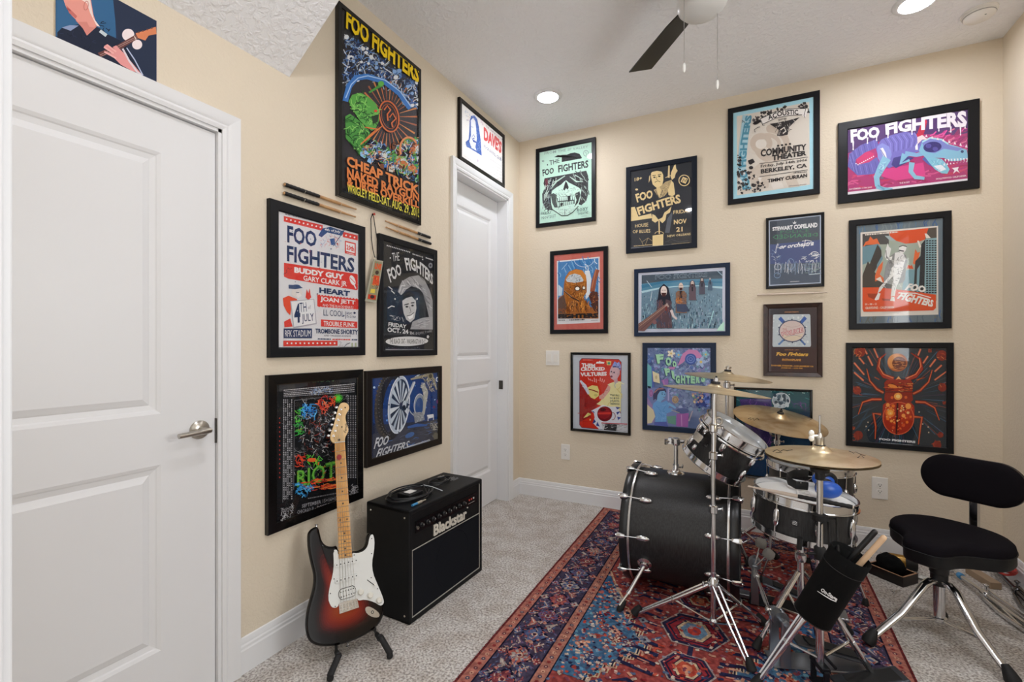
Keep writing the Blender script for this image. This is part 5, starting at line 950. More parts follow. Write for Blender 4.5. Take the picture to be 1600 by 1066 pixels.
# ================================================================ rug
RUGM = mat('woven_wool', 'ffffff', .95, 0, .05, attr=True)
def _rug_mottle(m):
    nt = m.node_tree; b = nt.nodes['Principled BSDF']; vc = [n for n in nt.nodes if n.type == 'VERTEX_COLOR'][0]; tc = [n for n in nt.nodes if n.type == 'TEX_COORD'][0]
    n1 = nt.nodes.new('ShaderNodeTexNoise'); n1.inputs['Scale'].default_value = 55; n1.inputs['Detail'].default_value = 5
    nt.links.new(tc.outputs['Object'], n1.inputs['Vector'])
    r = nt.nodes.new('ShaderNodeValToRGB'); e = r.color_ramp.elements; e[0].position = .38; e[0].color = hx('b3acb4'); e[1].position = .64; e[1].color = (1.0, 1.0, 1.0, 1)
    nt.links.new(n1.outputs['Fac'], r.inputs[0])
    x = nt.nodes.new('ShaderNodeMix'); x.data_type = 'RGBA'; x.blend_type = 'MULTIPLY'; x.inputs[0].default_value = .8
    nt.links.new(vc.outputs['Color'], x.inputs[6]); nt.links.new(r.outputs[0], x.inputs[7]); nt.links.new(x.outputs[2], b.inputs['Base Color'])
_rug_mottle(RUGM)
class RugPaint(Paint):              # same kit, in centimetres from the rug's far left corner (x to the right, y towards the viewer)
    def __init__(s): s.mb = MB(); s.lay = 0; s.clip = None
    def at(s, x, y):
        u = min(max(x, 0), 158) / 158; v = min(max(y, 0), 242) / 242
        a = Vector((.741, -.033)).lerp(Vector((2.316, -.046)), u); b = Vector((.760, -2.45)).lerp(Vector((2.285, -2.45)), u)
        q = a.lerp(b, v); return q.x, q.y
    def pt(s, a, b): return Vector((a, b, .0045 + s.lay * 4.0e-7))
p = RugPaint()
cs = [p.at(0, 0), p.at(158, 0), p.at(158, 242), p.at(0, 242)]
p.mb.add([Vector((a, b, z)) for z in (.0, .0045) for a, b in cs], [(0, 1, 2, 3), (7, 6, 5, 4), (0, 4, 5, 1), (1, 5, 6, 2), (2, 6, 7, 3), (3, 7, 4, 0)], hx('75393a'))
R1, N1, B1, Cr, Pk, Or = '984845', '35344c', '4a7090', 'd0c0aa', 'c48e84', 'b87060'
def rect(x0, y0, x1, y1, c): p.g([(x0, y0), (x1, y0), (x1, y1), (x0, y1)], c)
rect(1, .6, 157, 241.4, 'b47466'); rect(6, 5, 152, 237, '4a4358'); rect(26, 23, 132, 219, 'b07868'); rect(31, 27.5, 127, 214.5, '9c4a46')
rg = random.Random(12)
def flower(x, y, k, c1, c2, c3, n=8):
    P = [(x + k * (1 + .22 * math.cos(2 * PI * j / 4)) * math.cos(2 * PI * j / 16), y + k * (1 + .22 * math.cos(2 * PI * j / 4)) * math.sin(2 * PI * j / 16)) for j in range(16)]
    p.g(P, c1)
    for j in range(n): a = 2 * PI * j / n; p.e(x + k * .62 * math.cos(a), y + k * .62 * math.sin(a), k * .24, k * .17, c2, math.degrees(a), 7)
    p.e(x, y, k * .34, k * .34, c3, 0, 8)
# small pattern of the narrow stripes
for (xa, ya, xb, yb) in ((3.6, 3, 3.6, 239), (154.6, 3, 154.6, 239), (5, 2.8, 153, 2.8), (28.5, 26, 28.5, 217), (129.5, 26, 129.5, 217), (28, 25.3, 130, 25.3), (28, 216.7, 130, 216.7)):
    L = math.hypot(xb - xa, yb - ya); n = int(L / 3.0)
    for k in range(n):
        t = (k + .5) / n; x = xa + (xb - xa) * t; y = ya + (yb - ya) * t
        p.e(x, y, 1.0, 1.0, ['6d3a48', 'd0a288', '4a4a62', '94403c'][k % 4], 0, 5); p.e(x, y, .4, .4, ['d8b89c', '7a3038'][k % 2], 0, 5)
for (xa, ya, xb, yb) in ((6.2, 5.2, 6.2, 237), (25.8, 23, 25.8, 219), (31.2, 27.5, 31.2, 214.5), (151.8, 5, 151.8, 237), (132.2, 23, 132.2, 219), (126.8, 27.5, 126.8, 214.5), (6, 5.2, 152, 5.2), (26, 22.8, 132, 22.8), (31, 27.7, 127, 27.7)): p.l([(xa, ya), (xb, yb)], .7, '1f1d30')
# main border: palmettes, leaves and vines
bc = ['8f4a50', '5f6a8c', 'b8675a', '6f5a7c', 'a8a09a', '7a3f48', '54648c']
def border(x0, y0, x1, y1, vert):
    L = (y1 - y0) if vert else (x1 - x0); n = int(L / 15); cen = lambda t, o: ((x0 + x1) / 2 + o, y0 + L * t) if vert else (x0 + L * t, (y0 + y1) / 2 + o)
    for k in range(n):
        t = (k + .5) / n; x, y = cen(t, 0); flower(x, y, 5.6, '1f1e34', bc[k % 7], 'c9a890'); flower(x, y, 4.4, bc[(k * 3) % 7], bc[(k * 3 + 2) % 7], 'd3bca6', 8); p.e(x, y, .9, .9, '6a2c34', 0, 7)
        for sg in (-1, 1):
            a, b = cen(t + .5 / n, sg * 3.4); c, d = cen(t + .28 / n, sg * 6.4); e_, f_ = cen(t + .72 / n, sg * 5.5)
            p.l([(c, d), (a, b), (e_, f_)], [.8, 3.2, .8], bc[(k + 2 + sg) % 7]); p.l([(c, d), (a, b), (e_, f_)], .7, 'c8b6a8')
            q, w = cen(t + .03 / n, sg * 8.0); flower(q, w, 1.9, bc[(k + 4) % 7], 'd8c0ac', '8f3a3c', 5); q, w = cen(t + .36 / n, sg * .5); p.e(q, w, 1.5, 1.0, 'c28a78', 30 * sg, 7)
    for k in range(int(L * 6)):
        x, y = cen(rg.random(), rg.uniform(-8.8, 8.8)); z = rg.uniform(.4, 1.1); a = rg.uniform(0, 6.3); p.l([(x - z * math.cos(a), y - z * math.sin(a)), (x + z * math.cos(a), y + z * math.sin(a))], .5, rg.choice(bc + ['c9b4a4', '1f1e34', 'b8746a']))
border(6, 24, 26, 237, True); border(132, 24, 152, 237, True); border(8, 5, 150, 23, False)
# field
def zig(x, y, n, sx, sy, c, w, st=3.4):
    P = [(x, y)]
    for k in range(n): x += sx * st; P.append((x, y)); y += sy * st; P.append((x, y))
    p.l(P, w, c)
def spandrel(mx, my):
    X = lambda x: x if mx > 0 else 158 - x
    Y = lambda y: y if my > 0 else 242 - y
    poly = [(X(31), Y(88))]; x, y = 34, 88
    while y < 121: poly += [(X(x), Y(y)), (X(x), Y(y + 3.4))]; x += 2.6; y += 3.4
    return poly
for mx in (1, -1):
    X = (lambda x: x) if mx > 0 else (lambda x: 158 - x)
    st = [(X(31.5), 122)]; x, y = 42, 122
    while y < 186: st += [(X(x), y), (X(x), y + 4)]; x += 2.5 if y < 154 else -2.5; y += 4
    st += [(X(31.5), y)]
    p.g(st, B1); p.l(st[1:-1], 2.0, 'd3bea0'); p.l(st[1:-1], .8, '2b2a3c'); s2 = [(a + (1.8 if mx > 0 else -1.8), b) for a, b in st[1:-1]]; p.l(s2, .7, 'cdb08e'); p.l([(X(31.5), 98), (X(38), 112), (X(44), 122)], 1.0, 'd0a888')
    p.g([(X(31.5), 100), (X(37), 112), (X(43), 122), (X(31.5), 122)], '3a6690')
    box = [(min(X(32), X(46)), 80), (max(X(32), X(46)), 80), (max(X(32), X(58)), 150), (min(X(32), X(58)), 160)]
    for k in range(8): flower(X(37 + (k % 3) * 6), 118 + k * 8, 2.6, ['a8453f', '4a86a8', 'c98a72', '2d4a70'][k % 4], 'd8c0a8', '2d2c46', 6)
    p.sc(150, [(X(32), 104), (X(44), 124), (X(60), 154), (X(46), 184), (X(32), 186)], 1.2, ['2f5a88', '5a8cae', 'a04a44', 'c8ac98', '2a2d4a', '6fa0b0', 'b8684e', '9a5a58'], 'c', 5 + mx); p.sc(150, [(X(32), 104), (X(44), 124), (X(60), 154), (X(46), 184), (X(32), 186)], .8, ['3f6a94', '7a9ab0', 'b0605a', 'd0bca8', '35344c'], 's', 9 + mx)
for k, y in enumerate((54, 81, 108, 135, 162, 189)):
    q = .62 if k % 2 == 0 else .84; x = 79
    hexa = lambda a, b: [(x - a, y), (x - a * .55, y - b), (x + a * .55, y - b), (x + a, y), (x + a * .55, y + b), (x - a * .55, y + b)]
    p.g(hexa(17 * q, 14 * q), '2d2c46'); p.l(hexa(17 * q, 14 * q), .8, 'a89a94', True); p.g(hexa(14.5 * q, 11.5 * q), '8f3038'); p.l(hexa(13 * q, 10 * q), .9, '2a2238', True); p.g(hexa(9 * q, 8.4 * q), 'cdb592'); p.l(hexa(9 * q, 8.4 * q), .6, '3a2a38', True); p.g(hexa(6.8 * q, 6.4 * q), ['b6503e', '6f8fa8'][k % 2]); p.e(x, y, 3.6 * q, 4.2 * q, ['d98a68', 'b8453c'][k % 2], 0, 8)
    for sg in (-1, 1):
        p.l([(x, y + sg * 14 * q), (x, y + sg * 14.5)], 2.0, '2d2c46')
        for j in range(4):
            p.l([(x + sg * (17 * q + 1), y - 9 + j * 6), (x + sg * (20 + 2 * j), y - 11 + j * 6), (x + sg * (25 + j), y - 8 + j * 6)], [2.2, 2.0, .6], '2a2a48'); p.l([(x + sg * (14), y - 7 + j * 5), (x + sg * 19, y - 8 + j * 5)], .8, 'c98a78')
for k in range(70):
    x = rg.uniform(36, 122); y = rg.uniform(32, 210)
    if abs(x - 79) < 18 and y > 46: continue
    flower(x, y, rg.uniform(1.4, 2.9), rg.choice(['6a3a4a', 'c47a66', '8a8a90', '7a2a30', '3a4a70']), rg.choice(['d3b8a0', 'b85a4a', '9aa0a8']), rg.choice(['2d2c46', 'c9b49c', '8f2c30']), 6)
p.sc(900, [(32, 29), (126, 29), (126, 213), (32, 213)], .8, ['c9b8a8', '8a8490', 'c48e84', '5a5a74', 'b0605a', 'd4c6b4', '7f3a3c', '46465e'], 's', 16)
p.sc(500, [(32, 29), (126, 29), (126, 213), (32, 213)], .55, ['d0c0b0', '9a8a94', 'c08478', '3f4a68'], 'd', 17)
p.sc(700, [(32, 29), (126, 29), (126, 213), (32, 213)], 1.1, ['c45a48', '7f2a30', 'd09a80', '8a4a58', '3a3a5a', 'b84a3c', 'c8b4a0', '5a6a88'], 's', 6)
p.sc(160, [(32, 29), (126, 29), (126, 75), (32, 75)], 1.3, ['8f8a92', 'c86a54', '2d2c46', 'd0a890', '6a2a34'], 'c', 7); p.l([(40, 46), (44, 52), (52, 56), (60, 50)], 1.0, 'c9a890'); p.l([(118, 46), (114, 52), (106, 56), (98, 50)], 1.0, 'c9a890')
for k in range(241):                # overcast side cords
    for xx in (.35, 157.65): p.e(xx, .8 + k, .38, .34, ['8f2f30', '6f2428'][k % 2], 0, 6)
rug = tag(obj('patterned_rug', p.mb, RUGM, None, smooth=0, loc=(1.53, -1.2, 0)), 'red and navy oriental rug on the carpet under the drums', 'rug')

# ================================================================ guitar on its stand
def on_plane(x, y, O, N):
    d = ray(x, y); return CAM + d * ((O - CAM).dot(N) / d.dot(N))
O = hit(541, 1006, 2, .065)
top = None
d = ray(533, 630).normalized(); w = CAM - O; b_ = d.dot(w); disc = b_ * b_ - (w.length_squared - .985 ** 2); top = CAM + d * (-b_ + math.sqrt(max(disc, 0)))
A = (top - O).normalized(); nh = Vector((.80, -.60, 0)); GN = (nh - A * A.dot(nh)).normalized(); GU = A.cross(GN)
if GU.dot(RT) < 0: GU = -GU
def gp(crop, pts):                  # traced points -> guitar face coordinates
    ox, oy, s = crop; out = []
    for x, y in pts:
        q = on_plane(ox + x / s, oy + y / s, O, GN) - O; out.append((q.dot(GU), q.dot(A)))
    return out
K7, K5 = (440, 780, 3.725), (415, 570, 3.945)
g3 = lambda u, v, h=0: O + GU * u + A * v + GN * h
guitar = thing('electric_guitar', 'sunburst electric guitar with white pickguard leaning on a low black stand', 'guitar', O)
LACQ = mat('sunburst_lacquer', 'ffffff', .1, 0, .4, attr=True)
MAPLE = mat('maple_neck', 'd9a25a', .3, noise=(14, 'c98d45', .4, .65)); HEADM = mat('pale_maple', 'e3c391', .28, noise=(10, 'd8b27c', .4, .65)); ROSE = mat('fret_dot', '1c1714', .4)
raw = [(205, 160), (185, 166), (165, 180), (152, 200), (149, 225), (152, 290), (168, 370), (184, 430), (187, 475), (180, 530), (163, 590), (146, 650), (137, 720), (140, 775), (152, 818), (175, 843), (210, 857), (265, 862), (330, 854), (420, 828), (495, 790), (552, 750), (585, 705), (599, 655), (594, 600), (575, 545), (550, 492), (530, 440), (522, 385), (529, 325), (541, 265), (540, 225), (530, 203), (516, 195), (502, 203), (494, 225), (492, 250), (482, 278), (460, 297), (430, 306), (330, 306), (322, 270), (300, 278), (270, 276), (247, 262), (232, 238), (224, 205), (217, 172)]
out = gp(K7, raw)
def smoothed(P, it=2):
    for _ in range(it):
        Q = []
        for i in range(len(P)):
            a, b = P[i], P[(i + 1) % len(P)]; Q += [(a[0] * .75 + b[0] * .25, a[1] * .75 + b[1] * .25), (a[0] * .25 + b[0] * .75, a[1] * .25 + b[1] * .75)]
        P = Q
    return P
out = smoothed(out, 1)
def inset(P, d):                    # move every outline point inwards by d
    n = len(P); Q = []
    area = sum(P[i][0] * P[(i + 1) % n][1] - P[(i + 1) % n][0] * P[i][1] for i in range(n)); sg = 1 if area > 0 else -1
    for i in range(n):
        a, b = P[i - 1], P[(i + 1) % n]; dx, dy = b[0] - a[0], b[1] - a[1]; L = math.hypot(dx, dy) or 1
        Q.append((P[i][0] - sg * dy / L * d, P[i][1] + sg * dx / L * d))
    return Q
cen = (sum(q[0] for q in out) / len(out), min(q[1] for q in out) + .135)
def rings(P):                       # from the edge to the middle: black through red to amber
    L = []
    for k in range(19):
        t = k / 18; L.append([(a + (cen[0] - a) * t * .97, b + (cen[1] - b) * t * .97) for a, b in P])
    return L
ramp = [(0, '090606'), (.18, '0d0606'), (.28, '200807'), (.38, '440d09'), (.50, '6a160d'), (.64, '82240f'), (.8, '8a320f'), (1, '964014')]
def rampc(t):
    for (a, c), (b, d_) in zip(ramp, ramp[1:]):
        if t <= b:
            f = (t - a) / (b - a); c, d_ = hx(c), hx(d_); return tuple(c[i] + (d_[i] - c[i]) * f for i in range(4))
    return hx(ramp[-1][1])
bm = MB(); E1 = inset(out, .004); E2 = inset(out, .0095)
loops = [[g3(u, v, h) for u, v in Pq] for Pq, h in ((E2, -.044), (E1, -.0425), (out, -.036), (out, -.009), (E1, -.003), (E2, -.0003))]
n = len(out); k0 = len(bm.v)
bm.ring(loops, True, False, False, rampc(0)); bm.add(loops[0], [list(range(n))], rampc(0))
rr = rings(E2)
for k in range(18): bm.ring([[g3(u, v, -.0003 + .0001 * (k > 0)) for u, v in rr[k]], [g3(u, v, -.0002) for u, v in rr[k + 1]]], True, False, False, rampc((k + .5) / 18))
bm.add([g3(u, v, -.0002) for u, v in rr[18]], [list(range(n))], rampc(1))
body = obj('body', bm, LACQ, guitar, smooth=50)
pgr = smoothed(gp(K7, [(300, 296), (324, 294), (330, 330), (412, 324), (413, 312), (440, 316), (478, 304), (502, 274), (511, 222), (522, 206), (532, 206), (541, 240), (538, 300), (525, 370), (531, 432), (556, 492), (583, 556), (596, 596), (590, 614), (572, 622), (540, 600), (484, 584), (446, 592), (440, 578), (336, 602), (326, 630), (300, 634), (284, 620), (270, 580), (279, 510), (298, 440), (304, 380)]), 1)
CREAM = mat('parchment_plastic', 'dcdedb', .25); PEARL = mat('white_knob', 'dedcd2', .25)
pk = obj('pickguard', MB().prism(pgr, g3(0, 0, 0), GU, A, .0022, hn=GN), CREAM, guitar, smooth=0)
for x, y in ((303, 305), (422, 326), (524, 230), (523, 318), (521, 458), (557, 522), (578, 602), (312, 625), (284, 550), (305, 465)):
    (u, v), = gp(K7, [(x, y)]); obj('screw', MB().lathe([(.0024, .002), (.002, .0035), (0, .004)], g3(u, v, 0), GN, 10), mat('dark_screw', '2a2a2c', .3, 1.0), pk)
# pickups
def pickup(x0, y0, x1, y1, hum=False):
    (a, b), (c, d_) = gp(K7, [(x0, y0), (x1, y1)]); du = Vector((c - a, d_ - b)); L = du.length; du /= L; dv = Vector((-du.y, du.x))
    U2 = GU * du.x + A * du.y; V2 = GU * dv.x + A * dv.y; c0 = g3((a + c) / 2, (b + d_) / 2, .002); hw = L / 2 + .008; hh = .0085 if not hum else .019
    m = MB(); P = [(s * (hw - hh * (1 - math.cos(t))), 0) for s, t in ((1, 0),)]
    P = [(math.cos(t) * hh * .8 + (hw - hh * .8) * (1 if math.cos(t) > 0 else -1), math.sin(t) * hh) for t in [2 * PI * j / 24 + .01 for j in range(24)]]
    if hum: obj('pickup_ring', MB().prism([(q[0] * 1.06, q[1] * 1.12) for q in P], c0, U2, V2, .0012, hn=GN), BLACK, guitar, smooth=0)
    m.prism(P, c0, U2, V2, .0055, hn=GN); o = obj('pickup', m, CREAM, guitar, smooth=0)
    pm = MB()
    for row in ((0,) if not hum else (-.009, .009)):
        for j in range(6): pm.cyl(c0 + U2 * ((j - 2.5) / 5 * L) + V2 * row + GN * .005, c0 + U2 * ((j - 2.5) / 5 * L) + V2 * row + GN * .0063, .0023, n=10)
    obj('pole_pieces', pm, mat('dark_screw'), o)
pickup(320, 384, 432, 357); pickup(322, 477, 434, 446); pickup(345, 556, 418, 533, True)
for x, y in ((460, 541), (515, 559), (566, 589)):
    (u, v), = gp(K7, [(x, y)])
    kn = obj('knob', MB().lathe([(.0125, .002), (.0125, .006), (.0105, .008), (.0095, .015), (.0085, .016), (0, .016)], g3(u, v), GN, 24), PEARL, guitar)
(u, v), (u2, v2) = gp(K7, [(497, 470), (540, 502)])
obj('selector_slot', MB().tube([g3(u, v, .0024), g3(u2, v2, .0024)], .0015), BLACK, guitar); obj('pickup_selector', MB().tube([g3(u2, v2, .002), g3(u2, v2 + .002, .013), g3(u2, v2 + .004, .018)], [.0025, .003, .0045]), PEARL, guitar)
# bridge and jack
q = gp(K7, [(333, 604), (438, 578), (450, 630), (337, 668)])
br = obj('bridge', MB().prism(q, g3(0, 0, .0005), GU, A, .004, hn=GN), CHROME, guitar, smooth=0)
sm = MB()
for j in range(6):
    t = (j + .5) / 6; a = Vector(q[0]).lerp(Vector(q[1]), t); c = Vector(q[3]).lerp(Vector(q[2]), t)
    for s_ in (.3, .5, .75): z = a.lerp(c, s_); sm.box(g3(z.x, z.y, .0065), (.007, .006, .004), rot_to(GN, GU))
obj('saddles', sm, STEEL, br, smooth=0)
jc = gp(K7, [(484, 640), (495, 625), (520, 628), (560, 655), (572, 675), (562, 690), (530, 688), (495, 668)])
jp = obj('jack_plate', MB().prism(smoothed(jc, 1), g3(0, 0, 0), GU, A, .003, hn=GN), CHROME, guitar, smooth=0)
(u, v), = gp(K7, [(528, 658)]); obj('jack_socket', MB().lathe([(.006, .002), (.006, .0045), (.0035, .005), (.0035, .001)], g3(u, v), GN, 16), BLACK, jp)
# neck
(a0, b0), (a1, b1), (c0, d0), (c1, d1) = gp(K7, [(332, 347), (411, 337)]) + gp(K5, [(425, 487), (488, 478)])
nb, nt_ = (Vector((a0, b0)), Vector((a1, b1))), (Vector((c0, d0)), Vector((c1, d1)))
nm = MB(); lo = []
for t in [k / 10 for k in range(11)]:
    L = nb[0].lerp(nt_[0], t); R_ = nb[1].lerp(nt_[1], t); w2 = (R_ - L) / 2; c = (L + R_) / 2
    lo.append([g3(*(c + w2 * math.cos(s)), .006 + (.004 if math.sin(s) > 0 else .018) * math.sin(s) * (1 if math.sin(s) < 0 else .4)) for s in [2 * PI * j / 20 for j in range(20)]])
nm.ring(lo); neck = obj('neck', nm, MAPLE, guitar, smooth=60)
NA = ((nb[0] + nb[1]) / 2, (nt_[0] + nt_[1]) / 2); nl = (NA[1] - NA[0]).length
scale = nl / (1 - 2 ** (-21.4 / 12))
for k in range(1, 22):
    t = 1 - scale * (1 - 2 ** (-k / 12)) / nl
    if t < 0: continue
    L = nb[0].lerp(nt_[0], t); R_ = nb[1].lerp(nt_[1], t); obj('fret', MB().tube([g3(*L, .0082), g3(*((L + R_) / 2), .0092), g3(*R_, .0082)], .0010, 6), STEEL, neck)
for k in (3, 5, 7, 9, 12, 15, 17, 19, 21):
    f = lambda q: 1 - scale * (1 - 2 ** (-q / 12)) / nl
    t = (f(k) + f(k - 1)) / 2; c = NA[0].lerp(NA[1], t); w2 = (nb[1].lerp(nt_[1], t) - nb[0].lerp(nt_[0], t))
    for s in ((0,) if k != 12 else (-.27, .27)): z = c + w2 * s; obj('fret_marker', MB().cyl(g3(*z, .0072), g3(*z, .0090), .0032, n=12), ROSE, neck)
hd = smoothed(gp(K5, [(425, 487), (408, 478), (397, 458), (400, 425), (415, 388), (427, 345), (440, 298), (450, 256), (464, 238), (484, 233), (503, 240), (514, 256), (515, 276), (502, 294), (491, 318), (494, 348), (508, 388), (511, 408), (502, 428), (490, 448), (488, 478)]), 1)
head = obj('headstock', MB().prism(hd, g3(0, 0, -.010), GU, A, .014, hn=GN), HEADM, guitar, smooth=0, bevel=.0012)
obj('nut', MB().tube([g3(*(nt_[0] + Vector((0, .002))), .009), g3(*(nt_[1] + Vector((0, .002))), .009)], .002, 8), CREAM, neck)
pegs = gp(K5, [(418, 440), (428, 408), (438, 376), (447, 342), (456, 308), (464, 276)]); hw = gp(K5, [(396, 436), (404, 404), (416, 368), (424, 332), (436, 296), (444, 262)])
for (u, v), (u2, v2) in zip(pegs, hw):
    m = MB().cyl(g3(u, v, .003), g3(u, v, .012), .0036, n=12); m.lathe([(.0055, .0035), (.0055, .005), (.003, .0055)], g3(u, v), GN, 14, cap=False)
    e_ = g3(u2, v2, -.004); m.cyl(g3(u, v, -.004), e_, .002, n=8); m.ell(e_ - GU * .005, (.008, .003, .006), rot_to(A, GU), 12, 8)
    obj('tuning_peg', m, CHROME, head)
(u, v), (u2, v2), (u3, v3) = gp(K5, [(489, 345), (494, 400), (470, 385)]); hm_ = Paint('B', 0, (0, 0), 1)
for x, y in ((452, 465), (490, 266), (470, 385)): (u, v), = gp(K5, [(x, y)]); obj('string_tree' if y != 465 else 'truss_rod_plug', MB().lathe([(.0035 if y != 465 else .0055, .0038), (.003, .0052), (0, .0054)], g3(u, v), GN, 12), mat('dark_screw'), head)
vs, fs = glyphs('Fender', .01, 2, .3); q0 = gp(K5, [(480, 420), (492, 345), (506, 350), (496, 424)]); f3 = lambda uu, vv: (Vector(q0[0]).lerp(Vector(q0[1]), uu)).lerp(Vector(q0[3]).lerp(Vector(q0[2]), uu), 1 - vv)
obj('headstock_lettering', MB().add([g3(*f3(uu, vv), .0044) for uu, vv in vs], fs), ROSE, head, smooth=0)
sm = MB()
for j in range(6):
    t = (j + .5) / 6; z = Vector(q[0]).lerp(Vector(q[1]), t); y_ = nt_[0].lerp(nt_[1], .1 + .8 * t); pg = Vector(pegs[j])
    sm.tube([g3(*z, .010), g3(*y_, .0112), g3(*pg, .009)], .0005 if j > 2 else .0008, 5)
obj('strings', sm, STEEL, guitar)
for x, y, dx, dy in ((205, 160, -.0, .012), (390, 850, 0, -.012)):
    (u, v), = gp(K7, [(x, y)]); c = g3(u, v, -.022) - A * dy * .3; obj('strap_button', MB().lathe([(.006, 0), (.004, .004), (.004, .008), (.008, .011), (.007, .013), (0, .0135)], c, A * (1 if dy > 0 else -1), 14), CHROME, guitar)
(u, v), = gp(K5, [(452, 574)])
pick = MB().prism([(.011 * math.cos(t) * (1 if math.sin(t) > 0 else 1 - .35 * abs(math.sin(t))), .013 * math.sin(t)) for t in [2 * PI * k / 20 for k in range(20)]], g3(u, v, .0118), GU, A, .0012, hn=GN)
tag(obj('guitar_pick', pick, mat('red_celluloid', '8f1f26', .3), None, smooth=0, loc=g3(u, v, .0118)), 'red guitar pick tucked under the strings near the headstock', 'guitar pick')

FOAM = mat('black_foam', '121214', .7)
fa, fb = fl_a, fl_b = hit(516, 1060, 2, .012), hit(609, 1025, 2, .012)
stand = thing('guitar_stand', 'low black folding stand under the sunburst guitar', 'guitar stand', Vector((.3, -2.2, 0)))
for nm_, foot, (px, py) in (('a', fa, (528, 1016)), ('b', fb, (592, 988))):
    (u, v), = gp((0, 0, 1), [(px, py)]); k = g3(u, v - .012, .030); 
    lg = obj('leg', MB().tube([k + UP * .004, k, foot + UP * .012, foot], [.010, .0125, .0125, .011], 10), FOAM, stand)
    lp = g3(u, v - .016, -.055); ar = MB().tube([k, g3(u, v - .022, .01), g3(u, v - .016, -.03), lp], [.011, .011, .010, .009], 10); obj('cradle_arm', ar, FOAM, stand)
    bf = lp + Vector((-.07, .06, 0)); bf.z = .008; obj('rear_strut', MB().tube([lp, bf], .006, 8), BLACK, stand)
    obj('foot_cap', MB().ell(foot, (.013, .013, .012)), RUBBER, lg)
obj('hinge_bar', MB().tube([fa.lerp(fb, .12) + Vector((-.13, .10, .03)), fa.lerp(fb, .88) + Vector((-.13, .10, .03))], .006, 8), BLACK, stand)

# ================================================================ amplifier
AL = Vector((.383, -1.908, 0)); AV = Vector((.030, .596, 0)).normalized(); AF = Vector((AV.y, -AV.x, 0)); AW, AH, AD = .592, .513, .272
amp = thing('guitar_amplifier', 'black combo amplifier with pale lettering standing on the carpet beside the guitar', 'amplifier', AL + AV * AW / 2 - AF * AD / 2)
ap = lambda a, h, f=0: AL + AV * a + UP * h + AF * f
TOLEX = mat('black_vinyl', '090a0c', .55, 0, .3, bump=(260, .25, .002)); CLOTH = mat('grille_cloth', '12141a', .85, 0, .15, bump=(500, .3, .001)); PIPE = mat('grey_piping', 'a8a49c', .4)
def slab(a0, a1, h0, h1, f0, f1): return MB().box(ap((a0 + a1) / 2, (h0 + h1) / 2, (f0 + f1) / 2), (a1 - a0, f1 - f0, h1 - h0), Matrix((AV, -AF, UP)).transposed())
m = slab(0, AW, 0.0, .022, -AD, 0)
for s in ((0, AW, AH - .022, AH, -AD, 0), (0, .022, .0, AH, -AD, 0), (AW - .022, AW, .0, AH, -AD, 0), (.01, AW - .01, .01, AH - .01, -AD, -.03)):
    q = slab(*s); m.add(q.v, q.f)
obj('cabinet', m, TOLEX, amp, smooth=0, bevel=.007, seg=3)
obj('baffle', slab(.022, AW - .022, .33, AH - .022, -.03, -.008), TOLEX, amp, smooth=0)
gr = obj('grille_cloth', slab(.024, AW - .024, .028, .322, -.03, -.006), CLOTH, amp, smooth=0)
obj('speaker_ring', MB().torus(ap(AW * .56, .172, -.0065), AF, .138, .0030, 60, 8, h=.0016), CLOTH, gr)
pm = MB()
for a, b in (((.022, .327), (AW - .022, .327)), ((.022, .025), (AW - .022, .025)), ((AW - .023, .025), (AW - .023, AH - .024)), ((.0225, .025), (.0225, .327))): pm.tube([ap(*a, -.005), ap(*b, -.005)], .0024, 6)
obj('piping', pm, PIPE, amp)
pan = obj('control_panel', slab(.045, AW - .05, .398, .452, -.012, -.004), mat('panel_black', '0b0b0d', .25), amp, smooth=0)
for k in range(9):
    c = ap(.085 + k * .042, .425, -.004); kb = obj('control_knob', MB().lathe([(.011, 0), (.011, .004), (.008, .007), (.0075, .014), (0, .0145)], c, AF, 16), BLACK, pan); obj('knob_pointer', MB().tube([c + AF * .0148 + UP * .001, c + AF * .0148 + UP * .007], .0008, 5), WHITE, kb)
for k in range(3): obj('switch_lamp', MB().lathe([(.005, 0), (.005, .003), (0, .005)], ap(.470 + k * .02, .428, -.004), AF, 12), mat('red_lens' if k < 2 else 'steel_nut', 'c2453a' if k < 2 else 'b8b6b2', .3), pan)
obj('input_jack', MB().lathe([(.008, 0), (.008, .004), (.004, .005), (.004, .0)], ap(.058, .420, -.004), AF, 14), STEEL, pan)
obj('panel_marking', MB().span((0, 0, 0), (.0001, .0001, .0001)) if 0 else slab(.462, .520, .4075, .4095, -.004, -.0034), PIPE, pan, smooth=0)
vs, fs = glyphs('Blackstar', .03, 3, 0); tq = [(-.0, 0)]
lg = MB(); X0, X1, Z0, Z1 = .175, .448, .338, .392
for h in (-.008, -.0035): lg.add([ap(X0 + (X1 - X0) * u, Z0 + (Z1 - Z0) * v, h) for u, v in vs], fs)
obj('maker_lettering', lg, mat('cream_badge', 'd8d3c6', .35), amp, smooth=0); obj('badge_dot', MB().cyl(ap(.457, .391, -.008), ap(.457, .391, -.0035), .0035, n=10), mat('cream_badge'), amp)
for a in (.006, AW - .006):
    for f in (-.03, -AD + .03):
        for h in (.035, AH - .035): obj('corner_screw', MB().lathe([(.005, 0), (.004, .0018), (0, .0024)], ap(0 if a < .1 else AW, h, f), AV * (-1 if a < .1 else 1), 10), STEEL, amp)
vp = MB()
for k in range(5): q = slab(.47 + (k % 3) * .012, .53 + (k % 2) * .01, AH - .0005, AH + .0006, -.17 + k * .012, -.165 + k * .012); vp.add(q.v, q.f)
obj('top_marking', vp, mat('grey_print', '77787a', .5), amp, smooth=0)

